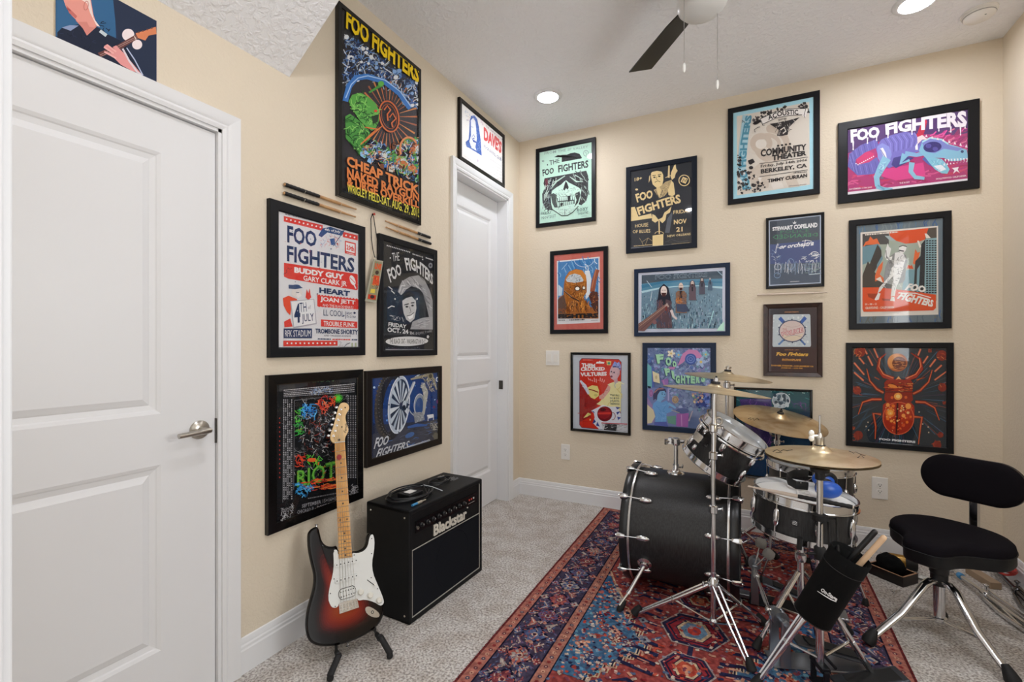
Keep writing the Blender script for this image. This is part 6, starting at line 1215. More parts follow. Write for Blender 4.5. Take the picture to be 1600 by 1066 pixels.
# leads on the amplifier
CABLE = mat('black_cable', '0e0f12', .4)
def lead(name, label, loops, cx, cf, ra, rb, r, tail, seed):
    rg_ = random.Random(seed); P = []
    for k in range(loops * 22):
        t = 2 * PI * k / 22; w_ = 1 + .10 * math.sin(k * .37 + seed) ; z = AH + r + .0016 * k / 22 * 2 + .006 * abs(math.sin(k * .11 + seed)); P.append(ap(cx + ra * w_ * math.cos(t), z, cf + rb * w_ * math.sin(t)))
    P += [ap(*q) for q in tail]
    t = thing(name, label, 'cable', ap(cx, AH, cf), 'leads on the amplifier'); obj('cord', MB().tube(P, r, 7), CABLE, t); return t
t = lead('guitar_lead', 'coiled black guitar lead on the amplifier top with a blue-sleeved plug', 4, .165, -.145, .125, .085, .0036, [(.19, AH + .01, -.05), (.12, AH + .006, -.035), (.085, AH + .006, -.03)], 2)
c = ap(.085, AH + .0065, -.030); obj('plug_sleeve', MB().cyl(c, c - AV * .035 + AF * .0, .0055, n=12), mat('blue_sleeve', '3f86b8', .4), t)
obj('plug', MB().lathe([(.0068, 0), (.0068, .03), (.0045, .034), (.0032, .036), (.0032, .058), (.001, .064)], c + AV * .0, AV, 12), mat('cream_plug', 'cfc8b4', .35, .6), t)
obj('cable_tie', MB().tube([ap(.275, AH + .008, -.19), ap(.285, AH + .021, -.16), ap(.29, AH + .018, -.11), ap(.30, AH + .004, -.05)], .0022, 6), mat('pale_tie', 'c9cfd2', .5), t)
t = lead('guitar_lead', 'second black lead looped on the amplifier top, farther from the guitar', 2, .415, -.165, .075, .045, .0034, [(.45, AH + .008, -.19), (.50, AH + .006, -.215)], 5)
c = ap(.455, AH + .0075, -.205); obj('plug', MB().lathe([(.0065, 0), (.0065, .028), (.0032, .033), (.0032, .052), (.001, .058)], c, AV, 12), STEEL, t)
fs_ = thing('foot_switch', 'small black foot switch with a white label inside the cable coil', 'foot switch', ap(.165, AH, -.145))
q = slab(.115, .215, AH, AH + .022, -.185, -.105); obj('case', q, BLACK, fs_, smooth=0, bevel=.004); q = slab(.14, .19, AH + .022, AH + .0226, -.165, -.125); obj('paper_label', q, WHITE, fs_, smooth=0)

# ================================================================ drumsticks on the wall, hanging pass
WOOD = mat('hickory', 'c39a6c', .45, noise=(20, 'ab8155', .4, .65)); GRIP = mat('black_grip', '131315', .6); PALE = mat('pale_stick', 'cfc0b2', .45)
def stick(label, a, b, m=None, grip=.44, name='drumstick', cat='drumstick', group='drumsticks', R=.0072, hooks=None, tipped=True):
    """a = butt end, b = tip"""
    t = thing(name, label, cat, (a + b) / 2, group); L = (b - a).length; d = (b - a)
    prof = [(R * .6, 0), (R * .95, .004), (R, .01), (R, L * .72), (R * .5, L - .022), (R * .42, L - .014), (R * .62, L - .008), (R * .5, L - .002), (R * .1, L)] if tipped else [(R * .6, 0), (R * .95, .004), (R, .01), (R, L)]
    obj('shaft', MB().lathe(prof, a, d, 14), m or WOOD, t)
    if grip:
        gm = MB(); n = 18; gm.lathe([(R * 1.1, .004)] + [(R * (1.22 if k % 2 else 1.05), .006 + (L * grip - .006) * k / n) for k in range(n + 1)] + [(R * 1.0, L * grip + .002)], a, d, 12); obj('grip_wrap', gm, GRIP, t)
    if hooks:
        for f in hooks: h = a.lerp(b, f); ax = 0 if hooks[0] >= 0 and hooks is not None and abs(d.y) > abs(d.x) else 1; w_ = Vector((0, h.y, h.z)) if ax == 0 else Vector((h.x, 0, h.z)); obj('wall_hook', MB().tube([w_ - UP * .006, h - UP * (R + .002), h - UP * .0 + (h - w_).normalized() * (R + .002)], .0014, 6), mat('clear_hook', 'd8d2c6', .2), t)
    return t
lw = lambda x, y, v=.012: hit(x, y, 0, v); bw = lambda x, y, v=.012: hit(x, y, 1, -v)
kk = lambda x, y: (400 + x / 2.665, y / 2.665)
stick('upper black-gripped drumstick on the wall over the festival poster', lw(*kk(116, 767)), lw(*kk(419, 872)), hooks=(.25, .75))
stick('lower black-gripped drumstick on the wall over the festival poster', lw(*kk(114, 803)), lw(*kk(416, 904)), hooks=(.25, .75))
stick('upper drumstick on the wall over the black and white gig poster', lw(*kk(726, 990)), lw(*kk(538, 920)), grip=.32, hooks=(.25, .75))
stick('lower drumstick on the wall over the black and white gig poster', lw(*kk(729, 1016)), lw(*kk(540, 946)), grip=.32, hooks=(.25, .75))
stick('pale lone drumstick on the wall between the orchestra poster and the plaque', bw(1183, 461), bw(1293, 457), PALE, grip=0, hooks=(.2, .8))
ps = thing('lanyard_pass', 'laminated concert pass hanging on a black lanyard between two posters', 'pass', lw(582, 334, 0))
obj('wall_pin', MB().lathe([(.0045, 0), (.0045, .012), (.007, .014), (0, .017)], lw(582, 335, 0), (1, 0, 0), 12), mat('red_pin', 'b8402f', .4), ps)
cord = [lw(582, 334, .012), lw(579.5, 342, .012), lw(580.5, 375, .008), lw(583, 392, .016), lw(585.5, 402, .024), lw(589, 402, .024), lw(592, 392, .018), lw(587, 360, .010), lw(584, 340, .013), lw(582, 334, .013)]
obj('lanyard_cord', MB().tube(cord, .0022, 7), RUBBER, ps)
obj('clip', MB().tube([lw(587, 400, .025), lw(587.5, 407, .026), lw(589, 409, .026)], .002, 6), STEEL, ps)
pp = Paint('L', .0275, (560, 320), 4.264); pp.lay = 0
cn = [(103, 362), (166, 376), (120, 655), (46, 642)]; B3 = [pp.at(*q) for q in cn]
pm = MB().ring([[Vector((x, a, b)) for a, b in B3] for x in (.0235, .0272)]); obj('laminate', pm, mat('clear_laminate', 'a9a695', .15), ps, smooth=0)
pp.g([(110, 374), (158, 384), (118, 640), (58, 632)], '8f8a6a'); pp.t('LIVE', (112, 388), (156, 398), (150, 436), (108, 426), 'd8562f', .06, 1); pp.e(124, 452, 12, 14, '4a3a30', 12); pp.g([(104, 470), (140, 476), (136, 540), (92, 535)], 'd0502c'); pp.sc(16, [(90, 470), (144, 480), (130, 560), (80, 550)], 12, ['3f2a20', 'd9a050', 'b8402a', '5a6a40'], 's', 4); pp.g([(84, 560), (112, 564), (108, 590), (78, 586)], 'd8c050'); pp.g([(66, 596), (118, 604), (114, 634), (62, 626)], 'c23f26'); pp.e(92, 614, 14, 12, '33262a')
obj('pass_print', pp.mb, INK, ps, smooth=0)
# ================================================================ drum kit
def shell_mat():
    m = mat('black_ash_lacquer', '1d1d1e', .42, 0, .45)
    nt = m.node_tree; b = nt.nodes['Principled BSDF']; tc = [n for n in nt.nodes if n.type == 'TEX_COORD'][0]
    mp = nt.nodes.new('ShaderNodeMapping'); mp.inputs['Scale'].default_value = (26, 26, 3)
    n1 = nt.nodes.new('ShaderNodeTexNoise'); n1.inputs['Scale'].default_value = 9; n1.inputs['Detail'].default_value = 5
    nt.links.new(tc.outputs['Object'], mp.inputs['Vector']); nt.links.new(mp.outputs[0], n1.inputs['Vector'])
    r = nt.nodes.new('ShaderNodeValToRGB'); e = r.color_ramp.elements; e[0].position = .35; e[0].color = hx('141415'); e[1].position = .7; e[1].color = hx('2c2c2d')
    nt.links.new(n1.outputs['Fac'], r.inputs[0]); nt.links.new(r.outputs[0], b.inputs['Base Color'])
    return m
SHELL = shell_mat()
HOOPB = mat('black_hoop_lacquer', '15171a', .3); INLAY = mat('silver_inlay', 'd5d6d8', .25, 1.0)
CLEARH = mat('clear_drum_head', 'b9bcbd', .12, 0, .8); COATED = mat('coated_drum_head', 'e4e4e2', .6); GREYH = mat('grey_drum_head', '9c9e9f', .25)
def cymbal_mat(name, c1, c2):
    m = mat(name, c1, .36, 1.0)
    nt = m.node_tree; b = nt.nodes['Principled BSDF']; tc = [n for n in nt.nodes if n.type == 'TEX_COORD'][0]
    n1 = nt.nodes.new('ShaderNodeTexNoise'); n1.inputs['Scale'].default_value = 9; n1.inputs['Detail'].default_value = 4; n1.inputs['Distortion'].default_value = 1.2
    nt.links.new(tc.outputs['Object'], n1.inputs['Vector'])
    x = nt.nodes.new('ShaderNodeMix'); x.data_type = 'RGBA'; x.inputs[6].default_value = hx(c1); x.inputs[7].default_value = hx(c2)
    r = nt.nodes.new('ShaderNodeMapRange'); r.inputs[1].default_value = .4; r.inputs[2].default_value = .65
    nt.links.new(n1.outputs['Fac'], r.inputs[0]); nt.links.new(r.outputs[0], x.inputs[0]); nt.links.new(x.outputs[2], b.inputs['Base Color'])
    at = nt.nodes.new('ShaderNodeVertexColor'); at.layer_name = 'Col'      # distance from the centre, for the lathe grooves
    w = nt.nodes.new('ShaderNodeTexNoise'); w.noise_dimensions = '1D'; w.inputs['Scale'].default_value = 160; w.inputs['Detail'].default_value = 3
    sp = nt.nodes.new('ShaderNodeSeparateColor'); nt.links.new(at.outputs['Color'], sp.inputs[0]); nt.links.new(sp.outputs[0], w.inputs['W'])
    bp = nt.nodes.new('ShaderNodeBump'); bp.inputs['Strength'].default_value = .35; bp.inputs['Distance'].default_value = .002
    nt.links.new(w.outputs['Fac'], bp.inputs['Height']); nt.links.new(bp.outputs[0], b.inputs['Normal'])
    return m
BRONZE = cymbal_mat('brilliant_bronze', 'dfc9a2', 'c8a878'); PALEB = cymbal_mat('pale_bronze', 'ead9b8', 'd9c399')
MARK = mat('cymbal_print', '1a1712', .6)

def hoop(o, a, R, h, up=1):
    P = [(R, 0), (R + .009, 0), (R + .009, .003), (R + .003, .004), (R + .003, h - .003), (R + .006, h - .001), (R + .005, h), (R, h), (R, 0)]
    return MB().lathe([(r, z * up) for r, z in P], o, a, 56, cap=False)
def drum(t, C, ax, R, depth, nl, ang0, head, ref, hoop_h=.036, lug_len=None, bottom=True, badge=None, split=.0):
    """C is the centre of the upper head; the drum hangs down from it along -ax"""
    ax = Vector(ax).normalized(); u = (Vector(ref) - ax * ax.dot(Vector(ref))).normalized(); w = ax.cross(u)
    B = C - ax * depth
    obj('shell', MB().lathe([(R - .008, .004), (R, .004), (R, depth - .004), (R - .008, depth - .004)], B, ax, 64, cap=False), SHELL, t)
    hd = obj('batter_head', MB().lathe([(R + .003, -.008), (R + .003, 0), (R - .004, .003), (0, .003)], C, ax, 56, cap=False), head, t)
    hp = obj('hoop', hoop(C - ax * .012, ax, R + .005, hoop_h), CHROME, t)
    if bottom:
        obj('resonant_head', MB().lathe([(R + .003, .008), (R + .003, 0), (R - .004, -.003), (0, -.003)], B, ax, 56, cap=False), CLEARH, t)
        hb = obj('hoop', hoop(B + ax * .010, ax, R + .005, hoop_h * .8, -1), CHROME, t)
    for k in range(nl):
        a = ang0 + 2 * PI * k / nl; d = u * math.cos(a) + w * math.sin(a)
        for top_ in ((1, 0) if lug_len is None else (1,)):
            mid = C - ax * (depth * (.27 if top_ else .73)) if lug_len is None else C - ax * depth / 2
            ll = .027 if lug_len is None else lug_len
            lug = obj('lug', MB().ell(mid + d * (R + .006), (ll, .013, .013), rot_to(d, ax), 14, 10).cyl(mid + d * R, mid + d * (R + .006), .008, n=10), CHROME, t)
            m = MB()
            if lug_len is None:
                e_ = C + ax * .002 if top_ else B - ax * .002; m.cyl(mid + d * (R + .008), e_ + d * (R + .010), .0028, n=8); m.cyl(e_ + d * (R + .010), e_ + d * (R + .010) + ax * (.012 if top_ else -.012), .0045, n=6)
            else:
                m.cyl(B + d * (R + .010) - ax * .012, C + d * (R + .010) + ax * .010, .0028, n=8); m.cyl(C + d * (R + .010), C + d * (R + .010) + ax * .013, .0045, n=6)
            obj('tension_rod', m, CHROME, lug)
    if badge is not None:
        d = u * math.cos(badge) + w * math.sin(badge); c = C - ax * depth * .52 + d * (R + .0005); X = ax.cross(d)
        if X.dot(RT) < 0: X = -X
        b = obj('badge', MB().torus(c, d, .0145, .0012, 28, 6).lathe([(.013, 0), (.013, .0006), (0, .0008)], c, d, 24), mat('badge_metal', '3b3b3d', .3, .8), t)
        for i in range(3): obj('badge_mark', MB().tube([c + d * .0014 + X * (-.008) + ax * (.005 - .005 * i), c + d * .0016 + ax * (.008 - .006 * i), c + d * .0014 + X * .008 + ax * (.004 - .005 * i)], .0009, 5), INLAY, b)
    return u, w, B
def cymbal(name, label, C, nrm, R, material, bell=.032, marks=(), bh=.022, bow=.022, cat='cymbal', up=1):
    t = thing(name, label, cat, C); n = Vector(nrm).normalized()
    prof = [(0, bow + bh), (bell * .5, bow + bh * .93), (bell * .85, bow + bh * .5), (bell * 1.05, bow + .002), (bell * 1.6, bow * .93)] + [(bell * 1.6 + (R - bell * 1.6) * k / 14, bow * .93 * (1 - (k / 14) ** 1.5)) for k in range(1, 15)]
    m = MB(); a = n; u = a.orthogonal().normalized()
    full = [(r, h * up) for r, h in prof]
    for k in range(len(full) - 1): m.lathe([full[k], full[k + 1]], C, n, 72, False, (full[k][0] / .5,) * 3 + (1,), ref=u)
    for k in range(len(full) - 1): m.lathe([(full[k][0], full[k][1] - .0014 * up), (full[k + 1][0], full[k + 1][1] - .0014 * up)], C, n, 72, False, (full[k][0] / .5,) * 3 + (1,), ref=u)
    o = obj('plate', m, material, t, smooth=0)
    w = o.modifiers.new('weld', 'WELD'); w.merge_threshold = .0001
    for p_ in o.data.polygons: p_.use_smooth = True
    def height(r):
        for (r0, h0), (r1, h1) in zip(full, full[1:]):
            if r0 <= r <= r1: return h0 + (h1 - h0) * (r - r0) / max(r1 - r0, 1e-6)
        return 0
    for st, wd in marks:
        P = []
        for x, y in st:
            q = C + n * bow * .6
            for _ in range(4):
                q = on_plane(x, y, C + n * height((q - C - n * (q - C).dot(n)).length), n)
            v_ = q - C; v_ -= n * v_.dot(n)
            if v_.length > R * .93: v_ *= R * .93 / v_.length
            P.append(C + v_ + n * (height(v_.length) + .0007))
        obj('printed_mark', MB().tube(P, wd, 5, flat=(n, .25)), MARK, t)
    return t, n
def felt_nut(t, C, n, h, wing=False):
    fe = obj('felt', MB().lathe([(.017, 0), (.019, .006), (.017, .012), (.004, .012)], C + n * h, n, 20), mat('grey_felt', '2c2b2d', .9), t)
    m = MB().lathe([(.004, .010), (.009, .012), (.009, .024), (.005, .027), (.004, .036), (0, .036)], C + n * h, n, 14)
    if wing:
        s = n.orthogonal().normalized(); m.ell(C + n * (h + .024) + s * .014, (.012, .003, .008), rot_to(n, s), 10, 6); m.ell(C + n * (h + .024) - s * .014, (.012, .003, .008), rot_to(n, s), 10, 6)
    obj('wing_nut', m, STEEL if wing else BLACK, t)

# ---- bass drum (axis along x)
BY, BR, BZ = -.985, .279, .3080
X0, X1 = 1.168, 1.702
bd = thing('bass_drum', 'black wood-grain bass drum lying on its side on the rug', 'drum', (1.435, BY, 0))
obj('shell', MB().lathe([(BR - .008, .0), (BR, 0), (BR, X1 - X0 - .08), (BR - .008, X1 - X0 - .08)], (X0 + .04, BY, BZ), (1, 0, 0), 80, cap=False), SHELL, bd)
for xa, s, nm in ((X0, 1, 'resonant_head'), (X1, -1, 'batter_head')):
    hp = obj('hoop', MB().lathe([(BR + .001, 0), (BR + .017, .0), (BR + .019, .003), (BR + .019, .038), (BR + .017, .041), (BR + .001, .041), (BR + .001, 0)], (xa, BY, BZ), (s, 0, 0), 80, cap=False), HOOPB, bd)
    obj('hoop_inlay', MB().lathe([(BR + .010, .0405), (BR + .0195, .0400), (BR + .0205, .0425), (BR + .0205, .0490), (BR + .0185, .0510), (BR + .002, .0510)], (xa, BY, BZ), (s, 0, 0), 80, cap=False), INLAY, hp)
    obj(nm, MB().lathe([(BR + .001, .018), (BR - .004, .012), (0, .012)], (xa, BY, BZ), (s, 0, 0), 64, cap=False), mat('black_head', '18181a', .35) if s > 0 else COATED, bd)
    for k in range(10):
        a = 2 * PI * k / 10 + (.06 if s > 0 else .28); d = Vector((0, -math.cos(a), math.sin(a)))
        if abs(a % (2 * PI) - 1.5 * PI) < .45: continue
        c = Vector((xa, BY, BZ)); tn = Vector((1, 0, 0)).cross(d)
        lx = Vector((s, 0, 0)); lug = obj('lug', MB().ell(c + lx * .112 + d * (BR + .007), (.036, .014, .013), rot_to(d, lx), 14, 10).cyl(c + lx * .112 + d * (BR - .002), c + lx * .112 + d * (BR + .006), .010, n=10), CHROME, bd)
        m = MB().cyl(c + lx * .004 + d * (BR + .027), c + lx * .10 + d * (BR + .012), .0028, n=8)
        m.cyl(c - lx * .014 + d * (BR + .027), c + lx * .004 + d * (BR + .027), .0055, n=10); obj('tension_rod', m, CHROME, lug)
        q = MB().tube([c + lx * .030 + d * (BR + .026), c + lx * .012 + d * (BR + .028), c - lx * .004 + d * (BR + .026), c - lx * .005 + d * (BR + .008), c + lx * .0 + d * (BR + .004)], [.006, .009, .009, .008, .006], 8, flat=(tn, 1.5)); obj('claw', q, CHROME, lug)
for sg in (1, -1):
    foot = Vector((1.195, BY - sg * .392, .012)); a = -.42; d = Vector((0, -sg * math.cos(a), math.sin(a))); c = Vector((1.285, BY, BZ)) + d * BR
    br = obj('spur_bracket', MB().lathe([(.034, 0), (.034, .006), (.022, .013), (.020, .022), (.012, .028), (0, .029)], c, d, 24), CHROME, bd)
    k = c + d * .024; e_ = (foot - k)
    obj('spur', MB().tube([k - e_ * .06, k + e_ * .62], .0095, 12).tube([k + e_ * .60, foot + UP * .02], .0065, 10).tube([k + e_ * .58, k + e_ * .64], .0125, 12), CHROME, br)
    obj('rubber_tip', MB().lathe([(.010, .05), (.014, .035), (.016, .01), (.012, -.008), (0, -.012)], foot, -e_.normalized() * 1.0, 14), RUBBER, br)
tb = hit(1056, 745, 1, BY); tb.z = BZ + BR - .002
pl = obj('tom_mount_plate', MB().lathe([(.046, 0), (.044, .006), (.024, .012), (.016, .022), (.015, .045), (0, .046)], tb, UP, 28), CHROME, bd)
tt = hit(1056, 690, 1, BY)
obj('tom_post', MB().cyl(tb + UP * .02, tt + UP * .01, .0115, n=16), CHROME, pl)
obj('wing_bolt', MB().tube([tb + UP * .03, tb + UP * .03 + RT * .03], .004, 8).ell(tb + UP * .035 + RT * .035, (.005, .011, .011)), CHROME, pl)
m = MB().lathe([(.020, -.018), (.022, -.010), (.022, .014), (.016, .018)], tt, UP, 20); m.tube([tt - RT * .055, tt + RT * .05], .0095, 12).tube([tt - RT * .052 + UP * .012, tt - RT * .052 - UP * .016], .008, 8)
m.box(tt - RT * .03 + UP * .004, (.016, .022, .03)); obj('arm_clamp', m, CHROME, pl, smooth=35)

# ---- rack tom
TC = dep(1146, 677, 2.19)
tax = (RT * .42 + UP * .83 - FW * .29).normalized()
tom = thing('rack_tom', 'black rack tom tilted towards the drum stool above the bass drum', 'drum', TC)
tu, tw, tB = drum(tom, TC, tax, .141, .166, 6, .55, CLEARH, -FW, hoop_h=.040, badge=-.95)
side = (-RT * .8 - FW * .3); side = (side - tax * tax.dot(side)).normalized(); mp = TC - tax * .06 + side * .144
mb_ = obj('isolation_mount', MB().torus(TC - tax * .022, tax, .158, .004, 48, 6, h=.006).box(mp + side * .012, (.05, .024, .085), rot_to(side, tax.cross(side))), CHROME, tom, smooth=35)
obj('mount_block', MB().box(mp + side * .03 - tax * .01, (.045, .03, .05), rot_to(side, tax.cross(side))).tube([mp + side * .035 - tax * .01, mp + side * .05 + UP * -.01, tt + RT * .045], .009, 10), CHROME, mb_, smooth=35, bevel=.003)
for k in range(3): obj('mount_stud', MB().ell(mp + side * .03 + tax * (.03 - .045 * k), (.016, .009, .011), rot_to(side, tax)), CHROME, mb_)
# ---- floor tom
FT = dep(1265, 728, 2.47)
ft = thing('floor_tom', 'black floor tom standing behind the snare drum by the back wall', 'drum', (FT.x, FT.y, 0))
fu, fw_, fB = drum(ft, FT, (0, 0, 1), .188, .34, 8, .30, GREYH, -FW, hoop_h=.036)
for a in (5.71, 1.5, 3.6):
    d = Vector((math.cos(a), math.sin(a), 0)); c = Vector((FT.x, FT.y, 0)) + d * .205
    lg = obj('leg', MB().tube([c + UP * (FT.z - .10), c + UP * .16, c + d * .05 + UP * .03, c + d * .05 + UP * .018], .0058, 10), CHROME, ft)
    obj('leg_bracket', MB().box(c - d * .006 + UP * (FT.z - .19), (.03, .022, .05), rot_to(UP, d)), CHROME, lg, smooth=0, bevel=.003); obj('rubber_foot', MB().lathe([(.008, .03), (.012, .02), (.016, 0), (0, 0)], c + d * .05 + UP * .0085, UP, 14), RUBBER, lg)
# ---- snare drum
SN = dep(1256, 775, 1.955)
sax = (UP + RT * .075 - FW * .02).normalized()
sn = thing('snare_drum', 'black snare drum with white head, nearest of the kit to the stool', 'drum', SN)
su, sw, sB = drum(sn, SN, sax, .178, .132, 8, -1.06, COATED, -FW, hoop_h=.034, lug_len=.040, badge=-.70)
d = (RT * .95 - FW * -.2); d = (d - sax * sax.dot(d)).normalized()
th = obj('strainer', MB().box(SN - sax * .07 + d * .192, (.03, .018, .08), rot_to(d, sax.cross(d))).tube([SN - sax * .03 + d * .20, SN - sax * .075 + d * .222, SN - sax * .1 + d * .225], .006, 8), CHROME, sn, smooth=35)
obj('snare_wires', MB().box(sB - sax * .006, (.33, .045, .003), rot_to(sax, RT)), STEEL, sn, smooth=0)
# snare stand
S0 = Vector((sB.x + .0, sB.y + .02, 0))
ss = thing('snare_stand', 'chrome basket stand under the snare drum', 'drum stand', S0)
obj('centre_tube', MB().cyl(S0 + UP * .10, S0 + UP * .36, .0125, n=14), CHROME, ss)
obj('tilter', MB().lathe([(.018, 0), (.022, .012), (.022, .03), (.012, .04), (.010, sB.z - .36 - .02)], S0 + UP * .345, UP, 18), CHROME, ss)
for a in (.4, 2.5, 4.6):
    dd = Vector((math.cos(a), math.sin(a), 0)); b0 = Vector((S0.x, S0.y, sB.z - .035)); e_ = sB + (dd - sax * sax.dot(dd)) * .192
    ar = obj('basket_arm', MB().tube([b0, b0 + dd * .06 - UP * .004, e_ - sax * .028, e_ - sax * .006, e_ + sax * .012], .0062, 8), CHROME, ss)
    obj('arm_grip', MB().tube([e_ - sax * .028, e_ + sax * .004, e_ + sax * .016], .0095, 8), RUBBER, ar)
for a in (.62, 2.0, 3.9):
    dd = Vector((math.cos(a), math.sin(a), 0)); lg = obj('leg', MB().tube([S0 + UP * .30 + dd * .012, S0 + UP * .17 + dd * .12, S0 + UP * .021 + dd * .235], .0075, 8, flat=(dd.cross(UP), 1.5)).tube([S0 + UP * .115, S0 + UP * .17 + dd * .12], .005, 6), CHROME, ss)
    obj('rubber_foot', MB().lathe([(.009, .05), (.014, .03), (.018, .0), (0, -.004)], S0 + dd * .235 + UP * .020, (UP - dd * .6), 12), RUBBER, lg)

# ---- hi-hat with stand and pedal
HC = dep(1281, 712, 1.69); HX = Vector((HC.x, HC.y, 0))
up0 = (UP - RT * .004).normalized()
t, n = cymbal('hi_hat_cymbal', 'upper hi-hat cymbal of pale bronze facing upwards above the snare drum', HC, up0, .175, PALEB, .036, bh=.020, bow=.018,
    marks=[([(1208, 706), (1214, 703), (1219, 706), (1224, 703), (1230, 705), (1238, 703)], .0022), ([(1212, 708), (1222, 708)], .0016), ([(1327, 705), (1334, 709), (1338, 706), (1345, 711), (1352, 713)], .0026), ([(1340, 716), (1345, 712), (1350, 716)], .002)])
m = MB().lathe([(.013, .036), (.014, .040), (.014, .066), (.010, .070), (.0055, .082), (0, .082)], HC, n, 16); obj('clutch', m, STEEL, t)
obj('clutch_wing', MB().tube([HC + n * .072, HC + n * .072 - RT * .025], .004, 8).ell(HC + n * .072 - RT * .030 + UP * .009, (.009, .005, .012)).ell(HC + n * .072 - RT * .030 - UP * .009, (.009, .005, .012)), mat('bright_steel', 'ecece8', .35, .4), t)
obj('clutch_felt', MB().lathe([(.018, .030), (.019, .034), (.017, .039), (.005, .039)], HC, n, 18), mat('grey_felt', '2c2b2d', .9), t)
cymbal('hi_hat_cymbal', 'lower hi-hat cymbal turned upside down beneath the upper one', HC - n * .008, n, .175, PALEB, .036, bh=.020, bow=.016, up=-1)
hh = thing('hi_hat_stand', 'chrome hi-hat stand with pedal in front of the snare drum', 'hi-hat stand', HX)
obj('pull_rod', MB().cyl(HX + UP * .55, HX + UP * (HC.z + .145), .0032, n=10), CHROME, hh)
obj('upper_tube', MB().cyl(HX + UP * .42, HX + UP * (HC.z - .075), .0105, n=16), CHROME, hh)
obj('lower_tube', MB().cyl(HX + UP * .085, HX + UP * .50, .0135, n=16), CHROME, hh)
obj('seat_cup', MB().lathe([(.012, -.088), (.0155, -.085), (.0155, -.062), (.030, -.058), (.031, -.046), (.022, -.042), (.008, -.036)], HC, UP, 24), BLACK, hh)
obj('height_collar', MB().lathe([(.018, 0), (.019, .01), (.019, .04), (.015, .045)], HX + UP * .485, UP, 18).tube([HX + UP * .505, HX + UP * .505 - RT * .045], .005, 8), RUBBER, hh)
obj('leg_collar', MB().lathe([(.018, 0), (.021, .008), (.021, .03), (.016, .036)], HX + UP * .33, UP, 18), CHROME, hh)
for px, py, sp in ((1178, 1072, 1), (1374, 1070, 1)):
    f = hit(px, py, 2, .020); dd = (f - HX); dd.z = 0; dl = dd.length; dd.normalize(); sd = dd.cross(UP)
    k = HX + dd * dl * .52 + UP * .185; a = HX + UP * .345 + dd * .015; m = MB()
    for s_ in (-1, 1): m.tube([a + sd * s_ * .012, k + sd * s_ * .011, f + sd * s_ * .006], .0062, 8, flat=(UP, 1.3))
    m.tube([HX + UP * .13 + dd * .012, k], .0055, 8).cyl(k - sd * .018, k + sd * .018, .006, n=8)
    lg = obj('leg', m, CHROME, hh); obj('rubber_foot', MB().lathe([(.010, .05), (.015, .03), (.018, .004), (0, -.002)], f, (UP - dd * .7), 14), RUBBER, lg)
# pedal of the hi-hat, heel towards the stool
pd = Vector((.93, .36, 0)).normalized(); ps_ = pd.cross(UP); R3 = Matrix((pd, -ps_, UP)).transposed(); zz = .0155
obj('frame', MB().box(HX + UP * .105, (.03, .085, .018), R3).box(HX + ps_ * .042 + UP * .06, (.018, .012, .09), R3).box(HX - ps_ * .042 + UP * .06, (.018, .012, .09), R3).box(HX + pd * .012 + UP * (zz + .006), (.05, .10, .010), R3), mat('dark_steel', '2c2f34', .35, .8), hh, smooth=0, bevel=.002)
tl = rot_to((UP * .97 - pd * .22), pd)
fbm = MB().box(HX + pd * .165 + UP * .062, (.235, .082, .010), tl); fb_ = obj('footboard', fbm, mat('grey_footboard', '4d5158', .35, .85), hh, smooth=0, bevel=.006)
rm = MB()
obj('tread', MB().box(HX + pd * .175 + UP * .068, (.17, .062, .004), tl), RUBBER, fb_, smooth=0, bevel=.001)
obj('heel_plate', MB().box(HX + pd * .315 + UP * (zz + .012), (.10, .085, .014), R3), mat('grey_footboard'), hh, smooth=0, bevel=.004)
obj('chain', MB().tube([HX + UP * .16, HX + pd * .02 + UP * .13, HX + pd * .055 + UP * .092], .0055, 8), mat('dark_steel'), hh)
obj('radius_rod', MB().tube([HX + pd * .02 + UP * .018 + ps_ * .03, HX + pd * .30 + UP * .018 + ps_ * .03], .004, 6).tube([HX + pd * .02 + UP * .018 - ps_ * .03, HX + pd * .30 + UP * .018 - ps_ * .03], .004, 6), CHROME, hh)

# stick bag hanging on the hi-hat stand
bt = dep(1330, 866, 1.50); bb = dep(1270, 962, 1.57); ba = (bb - bt).normalized()
bag = thing('stick_bag', 'black cylindrical stick bag with white lettering strapped to the hi-hat stand', 'stick bag', bt)
obj('pouch', MB().lathe([(.050, .012), (.055, .004), (.0575, .0), (.0585, .004), (.0585, .05), (.0575, .055), (.0575, (bb - bt).length - .004), (.054, (bb - bt).length + .004), (0, (bb - bt).length + .006)], bt, ba, 44, cap=False), mat('black_nylon', '060708', .85, 0, .2, bump=(500, .3, .001)), bag)
obj('lining', MB().lathe([(.050, .012), (.048, .03), (.048, .20), (0, .20)], bt, ba, 36, cap=False), mat('dark_lining', '08090a', .9), bag)
obj('hem', MB().torus(bt + ba * .052, ba, .0582, .0012, 44, 6), BLACK, bag)
obj('hem', MB().torus(bb, ba, .0578, .0018, 44, 6), BLACK, bag)
view = (CAM - (bt + bb) / 2).normalized(); fr = (view - ba * ba.dot(view)).normalized(); sx_ = (-ba).cross(fr)
if sx_.dot(RT) < 0: sx_ = -sx_
def on_bag(x, y):                   # where a sight line meets the front of the pouch
    d = ray(x, y).normalized(); w0 = CAM - bt; dp = d - ba * d.dot(ba); wp = w0 - ba * w0.dot(ba); a_ = dp.length_squared; b2 = dp.dot(wp); c_ = wp.length_squared - .0585 ** 2; q = b2 * b2 - a_ * c_
    return CAM + d * ((-b2 - math.sqrt(max(q, 0))) / a_)
vs, fs = glyphs('On-Stage', .04, 2, .1); k8 = lambda x, y: (1180 + x / 3.81, 800 + y / 3.81)
q4 = [(396, 452), (494, 512), (480, 540), (388, 478)]
P = []
